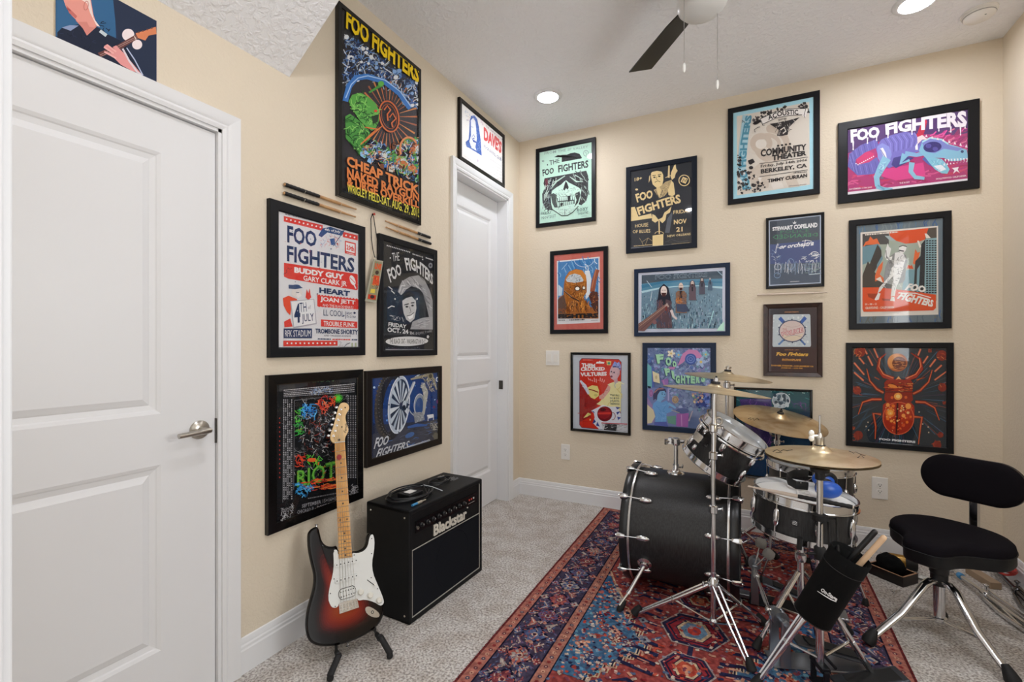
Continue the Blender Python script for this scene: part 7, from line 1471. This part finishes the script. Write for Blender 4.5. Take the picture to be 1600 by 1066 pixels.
for uu, vv in vs:
    a = (q4[0][0] + (q4[1][0] - q4[0][0]) * uu, q4[0][1] + (q4[1][1] - q4[0][1]) * uu); b = (q4[3][0] + (q4[2][0] - q4[3][0]) * uu, q4[3][1] + (q4[2][1] - q4[3][1]) * uu)
    P.append(on_bag(*k8(b[0] + (a[0] - b[0]) * vv, b[1] + (a[1] - b[1]) * vv)))
lt = MB()
for off in (.0, .0006): lt.add([q + (q - bt - ba * (q - bt).dot(ba)).normalized() * off for q in P], fs)
obj('maker_lettering', lt, mat('white_print', 'dcdcdc', .5), bag, smooth=0)
obj('lettering_swoosh', MB().tube([on_bag(*k8(*q)) for q in ((370, 472), (410, 498), (450, 522), (482, 536))], [.0008, .0015, .0017, .001], 6), mat('white_print'), bag)
obj('strap', MB().tube([bt + ba * .03 - sx_ * .050, HX + UP * (bt.z + .03) + RT * .03, HX + UP * (bt.z + .045), HX + UP * (bt.z + .03) - RT * .018, HX + UP * (bt.z + .01) + RT * .0], .0045, 8), RUBBER, bag)
obj('strap_clamp', MB().lathe([(.014, 0), (.026, .004), (.026, .022), (.014, .026)], HX + UP * (bt.z + .035), UP, 20).tube([HX + UP * (bt.z + .05), HX + UP * (bt.z + .045) + RT * .06, bt + ba * .02 + sx_ * -.03], .006, 8), RUBBER, bag)
dn = -ba
s1 = bt + sx_ * .012 + fr * .012; s2 = bt - sx_ * .014 - fr * .006
e1 = dep(1383, 838, 1.455); e2 = dep(1369, 829, 1.475)
stick('natural wood drumstick standing butt up in the stick bag', e1, bt + ba * .17 + sx_ * .012, mat('pale_hickory', 'cfae8c', .5), grip=0, group='sticks in the stick bag', R=.0085, tipped=False)
stick('black drumstick standing butt up in the stick bag', e2, bt + ba * .17 - sx_ * .016, BLACK, grip=0, group='sticks in the stick bag', R=.0085, tipped=False)

# ---- cymbals and their stands
def tripod(name, label, base, feet, clamp_z, foot_z, path, r, double=True, joints=(), knee=.5):
    t = thing(name, label, 'cymbal stand', Vector((base.x, base.y, 0))); B = Vector((base.x, base.y, 0))
    obj('lower_tube', MB().cyl(B + UP * foot_z, B + UP * (clamp_z + .05), r * 1.12, n=16), CHROME, t)
    obj('upper_tube', MB().tube([B + UP * clamp_z] + path, r, 12), CHROME, t)
    obj('leg_collar', MB().lathe([(r * 1.2, -.03), (r * 2.0, -.024), (r * 2.1, .02), (r * 1.4, .03)], B + UP * clamp_z, UP, 18).tube([B + UP * clamp_z, B + UP * clamp_z - RT * .04], .006, 8).ell(B + UP * clamp_z - RT * .045, (.005, .012, .012)), CHROME, t)
    obj('base_collar', MB().lathe([(r * 1.25, 0), (r * 1.7, .006), (r * 1.7, .022), (r * 1.25, .028)], B + UP * foot_z, UP, 16), CHROME, t)
    for f in feet:
        dd = f - B; dd.z = 0; dl = dd.length; dd.normalize(); sd = dd.cross(UP); k = B + dd * dl * knee + UP * (clamp_z * (1 - knee) + .012); a = B + UP * (clamp_z - .005) + dd * .02; m = MB(); f0 = Vector((f.x, f.y, .021))
        for s_ in (-1, 1): m.tube([a + sd * s_ * .013, k + sd * s_ * .012, f0 + sd * s_ * .006], .006, 8, flat=(UP, 1.25))
        m.tube([B + UP * (foot_z + .014) + dd * .012, k], .005, 8).cyl(k - sd * .018, k + sd * .018, .006, n=8)
        lg = obj('leg', m, CHROME, t); obj('rubber_foot', MB().lathe([(.010, .05), (.016, .03), (.019, .004), (0, -.002)], f0, (UP - dd * .7), 14), RUBBER, lg)
    for q, ax in joints: obj('wing_clamp', MB().lathe([(r * 1.3, -.018), (r * 1.75, -.014), (r * 1.75, .014), (r * 1.3, .018)], q, ax, 16).tube([q, q + RT * .035], .0045, 8).ell(q + RT * .04, (.005, .012, .009)), CHROME, t)
    return t
# near crash, on the stand in front of the bass drum
SA = Vector((1.600, -1.345, 0)); CA = Vector((SA.x + .006, SA.y + .01, dep(1121, 612, 2.045).z))
na = (UP + RT * .105 - FW * -.01).normalized()
tripod('cymbal_stand', 'chrome cymbal stand standing in front of the bass drum', SA, [hit(990, 967, 2, 0), hit(1176, 1060, 2, 0), Vector((1.80, -1.21, 0))], .215, .035,
       [SA + UP * .45, SA + UP * .78, SA + UP * .80 + RT * .002, CA - na * .03, CA + na * .06], .0105, joints=[(SA + UP * .54, UP), (SA + UP * .775, UP), (SA + UP * .895, UP)])
obj('tilter', MB().torus(SA + UP * .925 + RT * .022, FW, .015, .005, 24, 8), STEEL, [o for o in SC.objects if o.name.startswith('cymbal_stand') and o.parent is None][-1])
t, n = cymbal('crash_cymbal', 'thin crash cymbal nearest the camera, on the stand before the bass drum', CA, na, .218, PALEB, .034, bh=.016, bow=.018)
felt_nut(t, CA, n, .032)
# far crash
SB = dep(1136, 640, 2.72); SB.z = 0; CB = Vector((SB.x, SB.y, dep(1131, 590, 2.72).z)); nb_ = (UP + RT * .075 - FW * .045).normalized()
tripod('cymbal_stand', 'chrome cymbal stand behind the bass drum, carrying the topmost cymbal', SB, [SB + Vector((-.26, .12, 0)), SB + Vector((.26, .12, 0)), SB + Vector((.12, -.06, 0))], .24, .05, [SB + UP * .6, SB + UP * .95, CB - nb_ * .03, CB + nb_ * .06], .0105, joints=[(SB + UP * .62, UP), (CB - UP * .045, UP)])
t, n = cymbal('crash_cymbal', 'topmost thin crash cymbal, farther from the camera, behind the rack tom', CB, nb_, .233, PALEB, .034, bh=.018, bow=.020)
felt_nut(t, CB, n, .034, True)
# ride
SR = dep(1214, 690, 2.86); SR.z = 0; CR = dep(1217, 657, 2.80)
nr = (UP + RT * .075 - FW * .245).normalized()
tr_ = tripod('cymbal_stand', 'chrome stand of the ride cymbal behind the floor tom', SR, [SR + Vector((-.24, -.02, 0)), SR + Vector((.20, .12, 0)), SR + Vector((-.05, .17, 0))], .24, .05, [SR + UP * .45, SR + UP * (CR.z - .14), CR - nr * .07, CR + nr * .055], .0105, joints=[(SR + UP * (CR.z - .14), UP)])
obj('tilter', MB().torus(SR + UP * (CR.z - .085) - RT * .02, FW, .02, .006, 24, 8).tube([SR + UP * (CR.z - .14), SR + UP * (CR.z - .06) + RT * .03], .007, 8), STEEL, tr_)
t, n = cymbal('ride_cymbal', 'golden ride cymbal with black nut above the floor tom', CR, nr, .252, BRONZE, .042, bh=.022, bow=.024,
    marks=[([(1169, 655), (1173, 653), (1172, 657), (1177, 654), (1178, 658), (1183, 654), (1186, 657)], .0028), ([(1232, 634), (1240, 637), (1250, 641), (1262, 646)], .0022), ([(1240, 636), (1256, 640), (1268, 648)], .0018), ([(1262, 652), (1268, 655), (1264, 657)], .002)])
felt_nut(t, CR, n, .040)

# ---- double pedal of the bass drum
STL = mat('pedal_steel', '9ea3aa', .3, .9); DK = mat('dark_steel')
P0 = Vector((1.765, -.985, .0)); bp = thing('bass_pedal', 'steel bass drum pedal with two grey beaters behind the bass drum', 'pedal', P0)
obj('base_plate', MB().box(P0 + Vector((.165, 0, .0125)), (.38, .11, .008)), DK, bp, smooth=0, bevel=.002)
for s in (-1, 1): obj('post', MB().prism([(-.018, .014), (.018, .014), (.011, .20), (-.011, .20)], P0 + Vector((0, s * .055 - .006, 0)), (1, 0, 0), (0, 0, 1), .012, hn=(0, 1, 0)), STL, bp, smooth=0, bevel=.002)
obj('axle', MB().cyl(P0 + Vector((0, -.10, .19)), P0 + Vector((0, .08, .19)), .008, n=12).cyl(P0 + Vector((0, -.02, .19)), P0 + Vector((0, .02, .19)), .028, n=20), STL, bp)
obj('hoop_clamp', MB().box(P0 + Vector((-.052, 0, .026)), (.06, .05, .020)), STL, bp, smooth=0, bevel=.003)
tl = rot_to((.24, 0, .97), (1, 0, -.24)); fb_ = obj('footboard', MB().box(P0 + Vector((.165, 0, .080)), (.27, .085, .009), tl), mat('blue_grey_footboard', '6a7078', .3, .9), bp, smooth=0, bevel=.006)
obj('tread', MB().box(P0 + Vector((.17, 0, .085)), (.19, .05, .003), tl), DK, fb_, smooth=0); obj('heel_plate', MB().box(P0 + Vector((.335, 0, .024)), (.08, .09, .014)), STL, bp, smooth=0, bevel=.004)
for (px, py, dy) in ((1189, 849, -.022), (1201, 866, -.046)):
    c = dep(px, py, 2.28 if dy > -.03 else 2.22); h0 = P0 + Vector((0, dy, .19)); dd = (c - h0).normalized()
    sh = obj('beater_shaft', MB().tube([h0 - dd * .02, c], .004, 8), CHROME, bp); obj('beater', MB().lathe([(.012, -.024), (.022, -.018), (.0245, -.004), (.0245, .010), (.020, .020), (.008, .025), (0, .025)], c, dd.cross(Vector((0, 1, 0))).normalized() * 1.0, 22), mat('grey_felt_beater', '8f8d88', .9), sh)
# second pedal, joined by a shaft
Q0 = hit(1218, 1036, 2, 0); qd = Vector((.94, .34, 0)).normalized(); qs = qd.cross(UP); RQ = Matrix((qd, -qs, UP)).transposed()
obj('slave_base_plate', MB().box(Q0 + qd * .14 + UP * .0125, (.36, .10, .008), RQ), STL, bp, smooth=0, bevel=.003)
for s in (-1, 1): obj('slave_post', MB().prism([(-.020, .014), (.020, .014), (.014, .19), (.0, .20), (-.014, .19)], Q0 + qs * (s * .05 - .006), qd, UP, .014, hn=qs), STL, bp, smooth=0, bevel=.003)
obj('slave_cam', MB().cyl(Q0 - qs * .016 + UP * .178, Q0 + qs * .016 + UP * .178, .030, n=24).torus(Q0 + UP * .178 - qs * .018, qs, .022, .005, 24, 8).cyl(Q0 - qs * .075 + UP * .178, Q0 + qs * .075 + UP * .178, .009, n=12), STL, bp)
obj('slave_chain', MB().tube([Q0 + UP * .206, Q0 + qd * .028 + UP * .19, Q0 + qd * .036 + UP * .13, Q0 + qd * .045 + UP * .095], .0055, 8), DK, bp)
tl = rot_to(UP * .97 + qd * .22, qd); fb_ = obj('slave_footboard', MB().box(Q0 + qd * .18 + UP * .072, (.27, .085, .009), tl), mat('grey_footboard'), bp, smooth=0, bevel=.006); obj('tread', MB().box(Q0 + qd * .19 + UP * .077, (.19, .055, .003), tl), RUBBER, fb_, smooth=0)
a, b = P0 + Vector((0, -.10, .19)), Q0 + qs * .0 + UP * .178 - qd * .03
j1 = a.lerp(b, .12); j2 = a.lerp(b, .86)
obj('drive_shaft', MB().tube([a, j1], .009, 10).tube([j1, a.lerp(b, .5)], .0065, 10).tube([a.lerp(b, .48), j2], .009, 10).tube([j2, b], .008, 10).ell(j1, (.014, .014, .014)).ell(j2, (.015, .015, .015)), CHROME, bp)

# ---- things lying on the snare
hs = SN + sax * .012
ph = lambda x, y, h=.006: on_plane(x, y, SN + sax * h, sax)
stick('pale drumstick with black grip lying across the snare drum', ph(1334, 793, .034), ph(1168, 760, .034), mat('pale_stick'), grip=.50, group='drumsticks')
BLUE = mat('blue_ear_cup', '1f55b5', .35)
em = thing('ear_defenders', 'blue ear defenders with black headband resting on the snare drum', 'ear defenders', ph(1290, 775))
c1 = ph(1293, 781) + sax * .041; c2 = ph(1287, 766) + sax * .046
for c, s in ((c1, 1), (c2, -1)):
    cu_ = obj('ear_cup', MB().ell(c, (.052, .034, .034), rot_to(sax, RT * .98 - sax * .12), 28, 18), BLUE, em)
    obj('ear_cushion', MB().torus(c - FW * -.022 * s, (FW * s), .030, .010, 30, 10, h=.012), BLACK, cu_)
vs, fs = glyphs('vic firth', .02, 1, 0)
hb = [c1 + RT * -.045 + sax * .01, c1 - RT * .075 + sax * .004, ph(1240, 766) + sax * .022, ph(1228, 757) + sax * .022, ph(1236, 749) + sax * .022, ph(1256, 750) + sax * .024, c2 - RT * .03]
obj('headband', MB().tube([ph(1262, 768) + sax * .022, ph(1243, 766) + sax * .022, ph(1231, 759) + sax * .022, ph(1229, 752) + sax * .022, ph(1240, 747) + sax * .022, ph(1262, 748) + sax * .024], .018, 10, flat=(sax.cross(RT), .16)), RUBBER, em)
obj('wire_yoke', MB().tube([ph(1242, 742) + sax * .04, ph(1252, 745) + sax * .044, c2 + sax * .012], .002, 6).tube([ph(1250, 767) + sax * .034, ph(1262, 763) + sax * .034, ph(1272, 756) + sax * .034, c1 + sax * .03], .002, 6), STEEL, em)
cd = thing('paper_card', 'folded white printed card on the snare drum beside the ear defenders', 'card', ph(1258, 774))
q = [ph(1243, 764), ph(1268, 768), ph(1275, 779), ph(1246, 773)]
obj('sheet', MB().ring([[z + sax * .0004 for z in q], [z + sax * .0016 for z in q]]), WHITE, cd, smooth=0)
for k in range(3): a_ = q[0].lerp(q[3], .25 + .22 * k); b_ = q[1].lerp(q[2], .25 + .22 * k); obj('print_line', MB().tube([a_.lerp(b_, .12) + sax * .0018, a_.lerp(b_, .8) + sax * .0018], .0009, 5), mat('grey_print'), cd)
# ================================================================ drum stool
VELV = mat('black_velour', '100d12', .9, 0, .12); VINYL = mat('black_vinyl_side', '0b0c0f', .5, 0, .35)
TS = Vector((2.478, -.915, 0)); tf = Vector((-.59, -.81, 0)).normalized(); ts = Vector((-tf.y, tf.x, 0))
if ts.dot(RT) < 0: ts = -ts
SEAT = dep(1485, 846, 1.98); SEAT = Vector((TS.x + .012, TS.y + .0, .425))
stool = thing('drum_stool', 'black velour drum stool with backrest on a chrome tripod', 'stool', TS)
plan = [(0, .205), (.035, .203), (.062, .190), (.078, .160), (.088, .115), (.115, .075), (.155, .045), (.190, .015), (.207, -.025), (.208, -.075), (.192, -.125), (.160, -.165), (.115, -.192), (.06, -.206), (0, -.210)]
plan = plan + [(-x, y) for x, y in plan[-2:0:-1]]
plan = smoothed(plan, 1)
tilt = (UP + ts * .00 + tf * .05).normalized(); R_f = (tf - tilt * tilt.dot(tf)).normalized(); R_s = ts
sp = lambda s, f, h: SEAT + R_s * s + R_f * f + tilt * (h + .10 * f * f - .16 * max(0, f) * abs(s))
def sc2(P, k): return [(x * k, y * k) for x, y in P]
loops = [[sp(x, y, h) for x, y in sc2(plan, k)] for k, h in ((.86, -.075), (.97, -.072), (1.0, -.062), (1.0, -.020))]
sd = obj('seat_side', MB().ring(loops, True, True), VINYL, stool, smooth=50)
loops = [[sp(x, y, h) for x, y in sc2(plan, k)] for k, h in ((1.0, -.021), (1.004, -.012), (.99, .004), (.95, .014), (.86, .020), (.7, .020), (.45, .014), (.2, .012), (.02, .012))]
obj('cushion', MB().ring(loops, True, True), VELV, stool, smooth=60)
obj('piping', MB().tube([sp(x, y, -.020) for x, y in sc2(plan, 1.006)], .0028, 6, closed=True), VINYL, sd)
# backrest
BC = dep(1518, 750, 2.15); bn = (tf * 1.0 + UP * .08).normalized(); bx = ts; by_ = bn.cross(bx)
if by_.z < 0: by_ = -by_
cap = [(.085 * (1 if math.cos(a) > 0 else -1) + .098 * math.cos(a), .098 * math.sin(a)) for a in [2 * PI * (k + .5) / 48 for k in range(48)]]
loops = [[BC + bx * x * k + by_ * y * (1 - (1 - k) * 1.6) + bn * h for x, y in cap] for k, h in ((.94, -.026), (.985, -.023), (1, -.012), (1, .012))]
bk = obj('backrest', MB().ring(loops, True, True), VINYL, stool, smooth=50)
loops = [[BC + bx * x * k + by_ * y * k + bn * h for x, y in cap] for k, h in ((1.0, .012), (.995, .020), (.95, .028), (.8, .032), (.45, .034), (.1, .0345), (.01, .0345))]
obj('backrest_pad', MB().ring(loops, True, True), VELV, bk, smooth=60)
sb = SEAT - tf * .12 - UP * .080
b1 = BC - bn * .03; b1.z = BC.z - .04
obj('backrest_bracket', MB().tube([sb, sb - tf * .14, b1 - UP * .30 + bn * -.004, b1 - UP * .24, b1 + UP * .03], .020, 4, flat=(ts, 1.0)) if 0 else MB().tube([sb, sb - tf * .10, Vector((b1.x, b1.y, SEAT.z - .06)), Vector((b1.x, b1.y, SEAT.z - .02)), b1 + UP * .05], [.016] * 5, 8, flat=(ts, 1.25)), CHROME, stool)
HB = Vector((TS.x, TS.y, 0))
obj('seat_clamp', MB().lathe([(.05, -.012), (.05, -.006), (.026, -.022), (.026, -.05)], SEAT - UP * .072, UP, 24).tube([SEAT - UP * .10 - ts * .05, SEAT - UP * .10 + ts * .05], .007, 8), CHROME, stool)
obj('housing', MB().lathe([(.026, 0), (.030, .01), (.030, .05), (.033, .055), (.033, .11), (.028, .115)], HB + UP * .215, UP, 24), BLACK, stool, smooth=30)
obj('memory_lock', MB().tube([HB + UP * .335, HB + UP * .335 + RT * .05], .006, 8).ell(HB + UP * .335 + RT * .055, (.006, .014, .014)).lathe([(.022, 0), (.024, .004), (.024, .022), (.020, .026)], HB + UP * .325, UP, 18), CHROME, stool)
obj('column', MB().cyl(HB + UP * .055, HB + UP * .35, .0205, n=24), CHROME, stool)
obj('base_collar', MB().lathe([(.021, 0), (.027, .004), (.027, .018), (.021, .022)], HB + UP * .058, UP, 20), CHROME, stool)
for (px, py) in ((1357, 1002), (1584, 1066), (1470, 962)):
    f = hit(px, py, 2, .023 if px < 1400 else .018); dd = f - HB; dd.z = 0; L = dd.length; dd.normalize(); sdv = dd.cross(UP)
    k = HB + dd * .06 + UP * .245
    lg = obj('leg', MB().tube([HB + dd * .028 + UP * .235, HB + dd * .055 + UP * .238, HB + dd * .085 + UP * .222, HB + dd * (L * .55) + UP * .118, f + UP * .004], [.013, .013, .013, .0125, .011], 10, flat=(sdv, 1.35)), CHROME, stool)
    obj('brace', MB().tube([HB + UP * .068 + dd * .024, HB + dd * (L * .62) + UP * .100], .007, 8, flat=(sdv, 1.3)), CHROME, lg)
    obj('rubber_foot', MB().lathe([(.012, .055), (.020, .03), (.026, .006), (.022, -.010), (0, -.014)], f, (UP - dd * .75), 18), RUBBER, lg)

# ================================================================ clutter along the right side of the floor
def ground(x, y, z=0): return hit(x, y, 2, z)
# open tray with a soft black bag in it
a, b, c = ground(1346, 893), ground(1402, 917), ground(1403, 893)
e1 = (b - a); L1 = e1.length; e1.normalize(); e2 = UP.cross(e1)
if e2.y < 0: e2 = -e2
a = a + Vector((.024, 0, 0)); tr = thing('wooden_tray', 'shallow dark wooden tray on the carpet beside the rug edge', 'tray', a)
W2 = .125
RX = Matrix((e1, e2, UP)).transposed(); tx = lambda u, v, z: a + e1 * u + e2 * v + UP * z
DW = mat('dark_stained_wood', '17110f', .45); EDGE = mat('bare_wood_edge', 'b98f6e', .5)
m = MB().box(tx(L1 / 2, W2 / 2, .004), (L1, W2, .008), RX)
for u, v, w_, d_ in ((L1 / 2, .004, L1, .008), (L1 / 2, W2 - .004, L1, .008), (.004, W2 / 2, .008, W2), (L1 - .004, W2 / 2, .008, W2)): m.box(tx(u, v, .026), (w_, d_, .052), RX)
obj('sides', m, DW, tr, smooth=0)
m = MB()
for u, v, w_, d_ in ((L1 / 2, .004, L1, .008), (L1 / 2, W2 - .004, L1, .008), (.004, W2 / 2, .008, W2), (L1 - .004, W2 / 2, .008, W2)): m.box(tx(u, v, .0525), (w_, d_, .0012), RX)
obj('rim', m, EDGE, tr, smooth=0)
bgm = MB().ell(tx(L1 * .46, W2 * .52, .068), (.072, .042, .056), RX, 24, 14); rb = random.Random(4)
for q in bgm.v: q += Vector((rb.uniform(-1, 1), rb.uniform(-1, 1), rb.uniform(-1, 1))) * .006
bg = obj('soft_bag', bgm, mat('black_nylon', '0e1013', .75), None, smooth=80, loc=tx(L1 * .46, W2 * .52, .01), sub=1)
tag(bg, 'crumpled black cloth bag lying in the wooden tray', 'bag')
# golden tube with a dark open end
g0, g1 = ground(1388, 876, .030), ground(1432, 884, .030)
gt = thing('gold_tube', 'golden brown tube with a dark end lying by the back baseboard', 'tube', g0)
obj('tube_body', MB().lathe([(.034, 0), (.036, .004), (.036, (g1 - g0).length * .60)], g0 + UP * .008, g1 - g0, 28), mat('gold_foil', '9a7430', .35, .5), gt)
obj('dark_end', MB().lathe([(.037, (g1 - g0).length * .58), (.041, (g1 - g0).length * .7), (.041, (g1 - g0).length), (.036, (g1 - g0).length * 1.01), (.034, (g1 - g0).length * .9), (0, (g1 - g0).length * .9)], g0 + UP * .010, g1 - g0, 28, cap=False), mat('dark_mesh', '14110d', .6), gt)
# clear wrapper and a wing nut
w0 = ground(1443, 905)
wm = MB(); rb = random.Random(2); gsz = 6
for i in range(gsz):
    for j in range(gsz): wm.v.append(w0 + Vector(((i - 2.5) * .016, (j - 2.5) * .010, .004 + rb.uniform(0, .012))))
for i in range(gsz - 1):
    for j in range(gsz - 1): wm.f.append([i * gsz + j, (i + 1) * gsz + j, (i + 1) * gsz + j + 1, i * gsz + j + 1]); wm.c.append(None)
wo = obj('plastic_wrapper', wm, mat('clear_film', 'c9cac8', .2, 0, .6), None, smooth=0, loc=w0); so = wo.modifiers.new('thick', 'SOLIDIFY'); so.thickness = .0006
tag(wo, 'crumpled clear plastic wrapper on the carpet left of the stool column', 'wrapper')
k0 = ground(1398, 924, .004); km = MB().tube([k0, k0 + RT * .028 + UP * .002], .0035, 8).ell(k0 - RT * .006 + FW * .008, (.009, .007, .004)).ell(k0 - RT * .006 - FW * .008, (.009, .007, .004))
tag(obj('wing_screw', km, CHROME, None, loc=k0), 'small chrome wing screw on the carpet in front of the wooden tray', 'screw')
# foot of a stand on the rug
# folded stands, box, red cloth and cardboard near the right wall
def folded(name, label, p, q, r, seed, m_=CHROME):
    p = Vector((p.x, p.y, .030)); q = Vector((q.x, q.y, .030)); d = (q - p); L = d.length; d.normalize(); s = d.cross(UP); t = thing(name, label, 'cymbal stand', p, 'folded stands on the carpet')
    obj('main_tube', MB().tube([p, p + d * L * .45], r, 12).tube([p + d * L * .42, q], r * 1.3, 12), m_, t)
    obj('collar', MB().lathe([(r * 1.5, 0), (r * 2, .006), (r * 2, .03), (r * 1.5, .036)], p + d * L * .42, d, 16).tube([p + d * L * .45, p + d * L * .45 + UP * .04], .005, 8).ell(p + d * L * .45 + UP * .045, (.012, .012, .007)), m_, t)
    for k, (o, h) in enumerate(((-.028, -.012), (.028, -.012), (0, .026))):
        lg = obj('leg', MB().tube([p + d * L * .5 + s * o * .7 + UP * h, p + d * L * .75 + s * o * 1.3 + UP * h, q + d * .03 + s * o + UP * h * .8], .0065, 8, flat=(UP, 1.5)).tube([p + d * L * .72 + s * o * .5, p + d * L * .98 + s * o * .9 + UP * h * .5], .005, 6), m_, t)
        obj('rubber_foot', MB().lathe([(.008, 0), (.014, .01), (.015, .03), (0, .034)], q + d * .03 + s * o + UP * h * .8, d, 12), RUBBER, lg)
    obj('tilter', MB().tube([p, p - d * .05 + UP * .012, p - d * .10 + UP * .01], .006, 8).lathe([(.011, 0), (.014, .004), (.014, .018), (.010, .022)], p - d * .02, s, 14), m_, t)
    return t
t = folded('cymbal_stand', 'folded chrome stand on the carpet behind the stool, ahead of the cardboard piece', ground(1493, 903), ground(1612, 992), .011, 1)
pp_ = ground(1493, 903); obj('blue_collar', MB().lathe([(.015, 0), (.016, .004), (.016, .022), (.014, .026)], Vector((pp_.x, pp_.y, .03)) + (ground(1612, 992) - pp_).normalized() * .03, ground(1612, 992) - pp_, 14), mat('blue_sleeve'), t)
folded('cymbal_stand', 'folded black and chrome stand lying against the right baseboard', Vector((2.945, -.12, 0)), Vector((2.925, -.62, 0)), .010, 2, mat('dark_chrome', '6a6a6c', .2, 1.0))
cb0, cb1 = Vector((2.83, -.13, 0)), Vector((2.875, -.30, 0)); d = (cb1 - cb0); L = d.length; d.normalize(); s = UP.cross(d)
cdm = MB().box((cb0 + cb1) / 2 + UP * .017, (L, .05, .034), Matrix((d, s, UP)).transposed())
tag(obj('cardboard_box', cdm, mat('brown_cardboard', 'a08a72', .8), None, smooth=0, bevel=.002, loc=(cb0 + cb1) / 2), 'narrow brown cardboard box on the carpet between the folded stands', 'box')
rc = ground(1594, 912, .02); rm_ = MB(); 
P = []
rb = random.Random(6)
for k in range(70):
    a_ = 2 * PI * k / 20; R_ = .030 + .006 * math.sin(k * .7); P.append(Vector((2.942 + R_ * math.cos(a_), -.20 + R_ * 2.2 * math.sin(a_), .060 + .0007 * k)))
tag(obj('red_cable', rm_.tube(P, .006, 8), mat('red_rubber', 'a82a24', .5), None, loc=(2.95, -.20, .055)), 'coil of red cable on the folded stand by the right baseboard', 'cable')
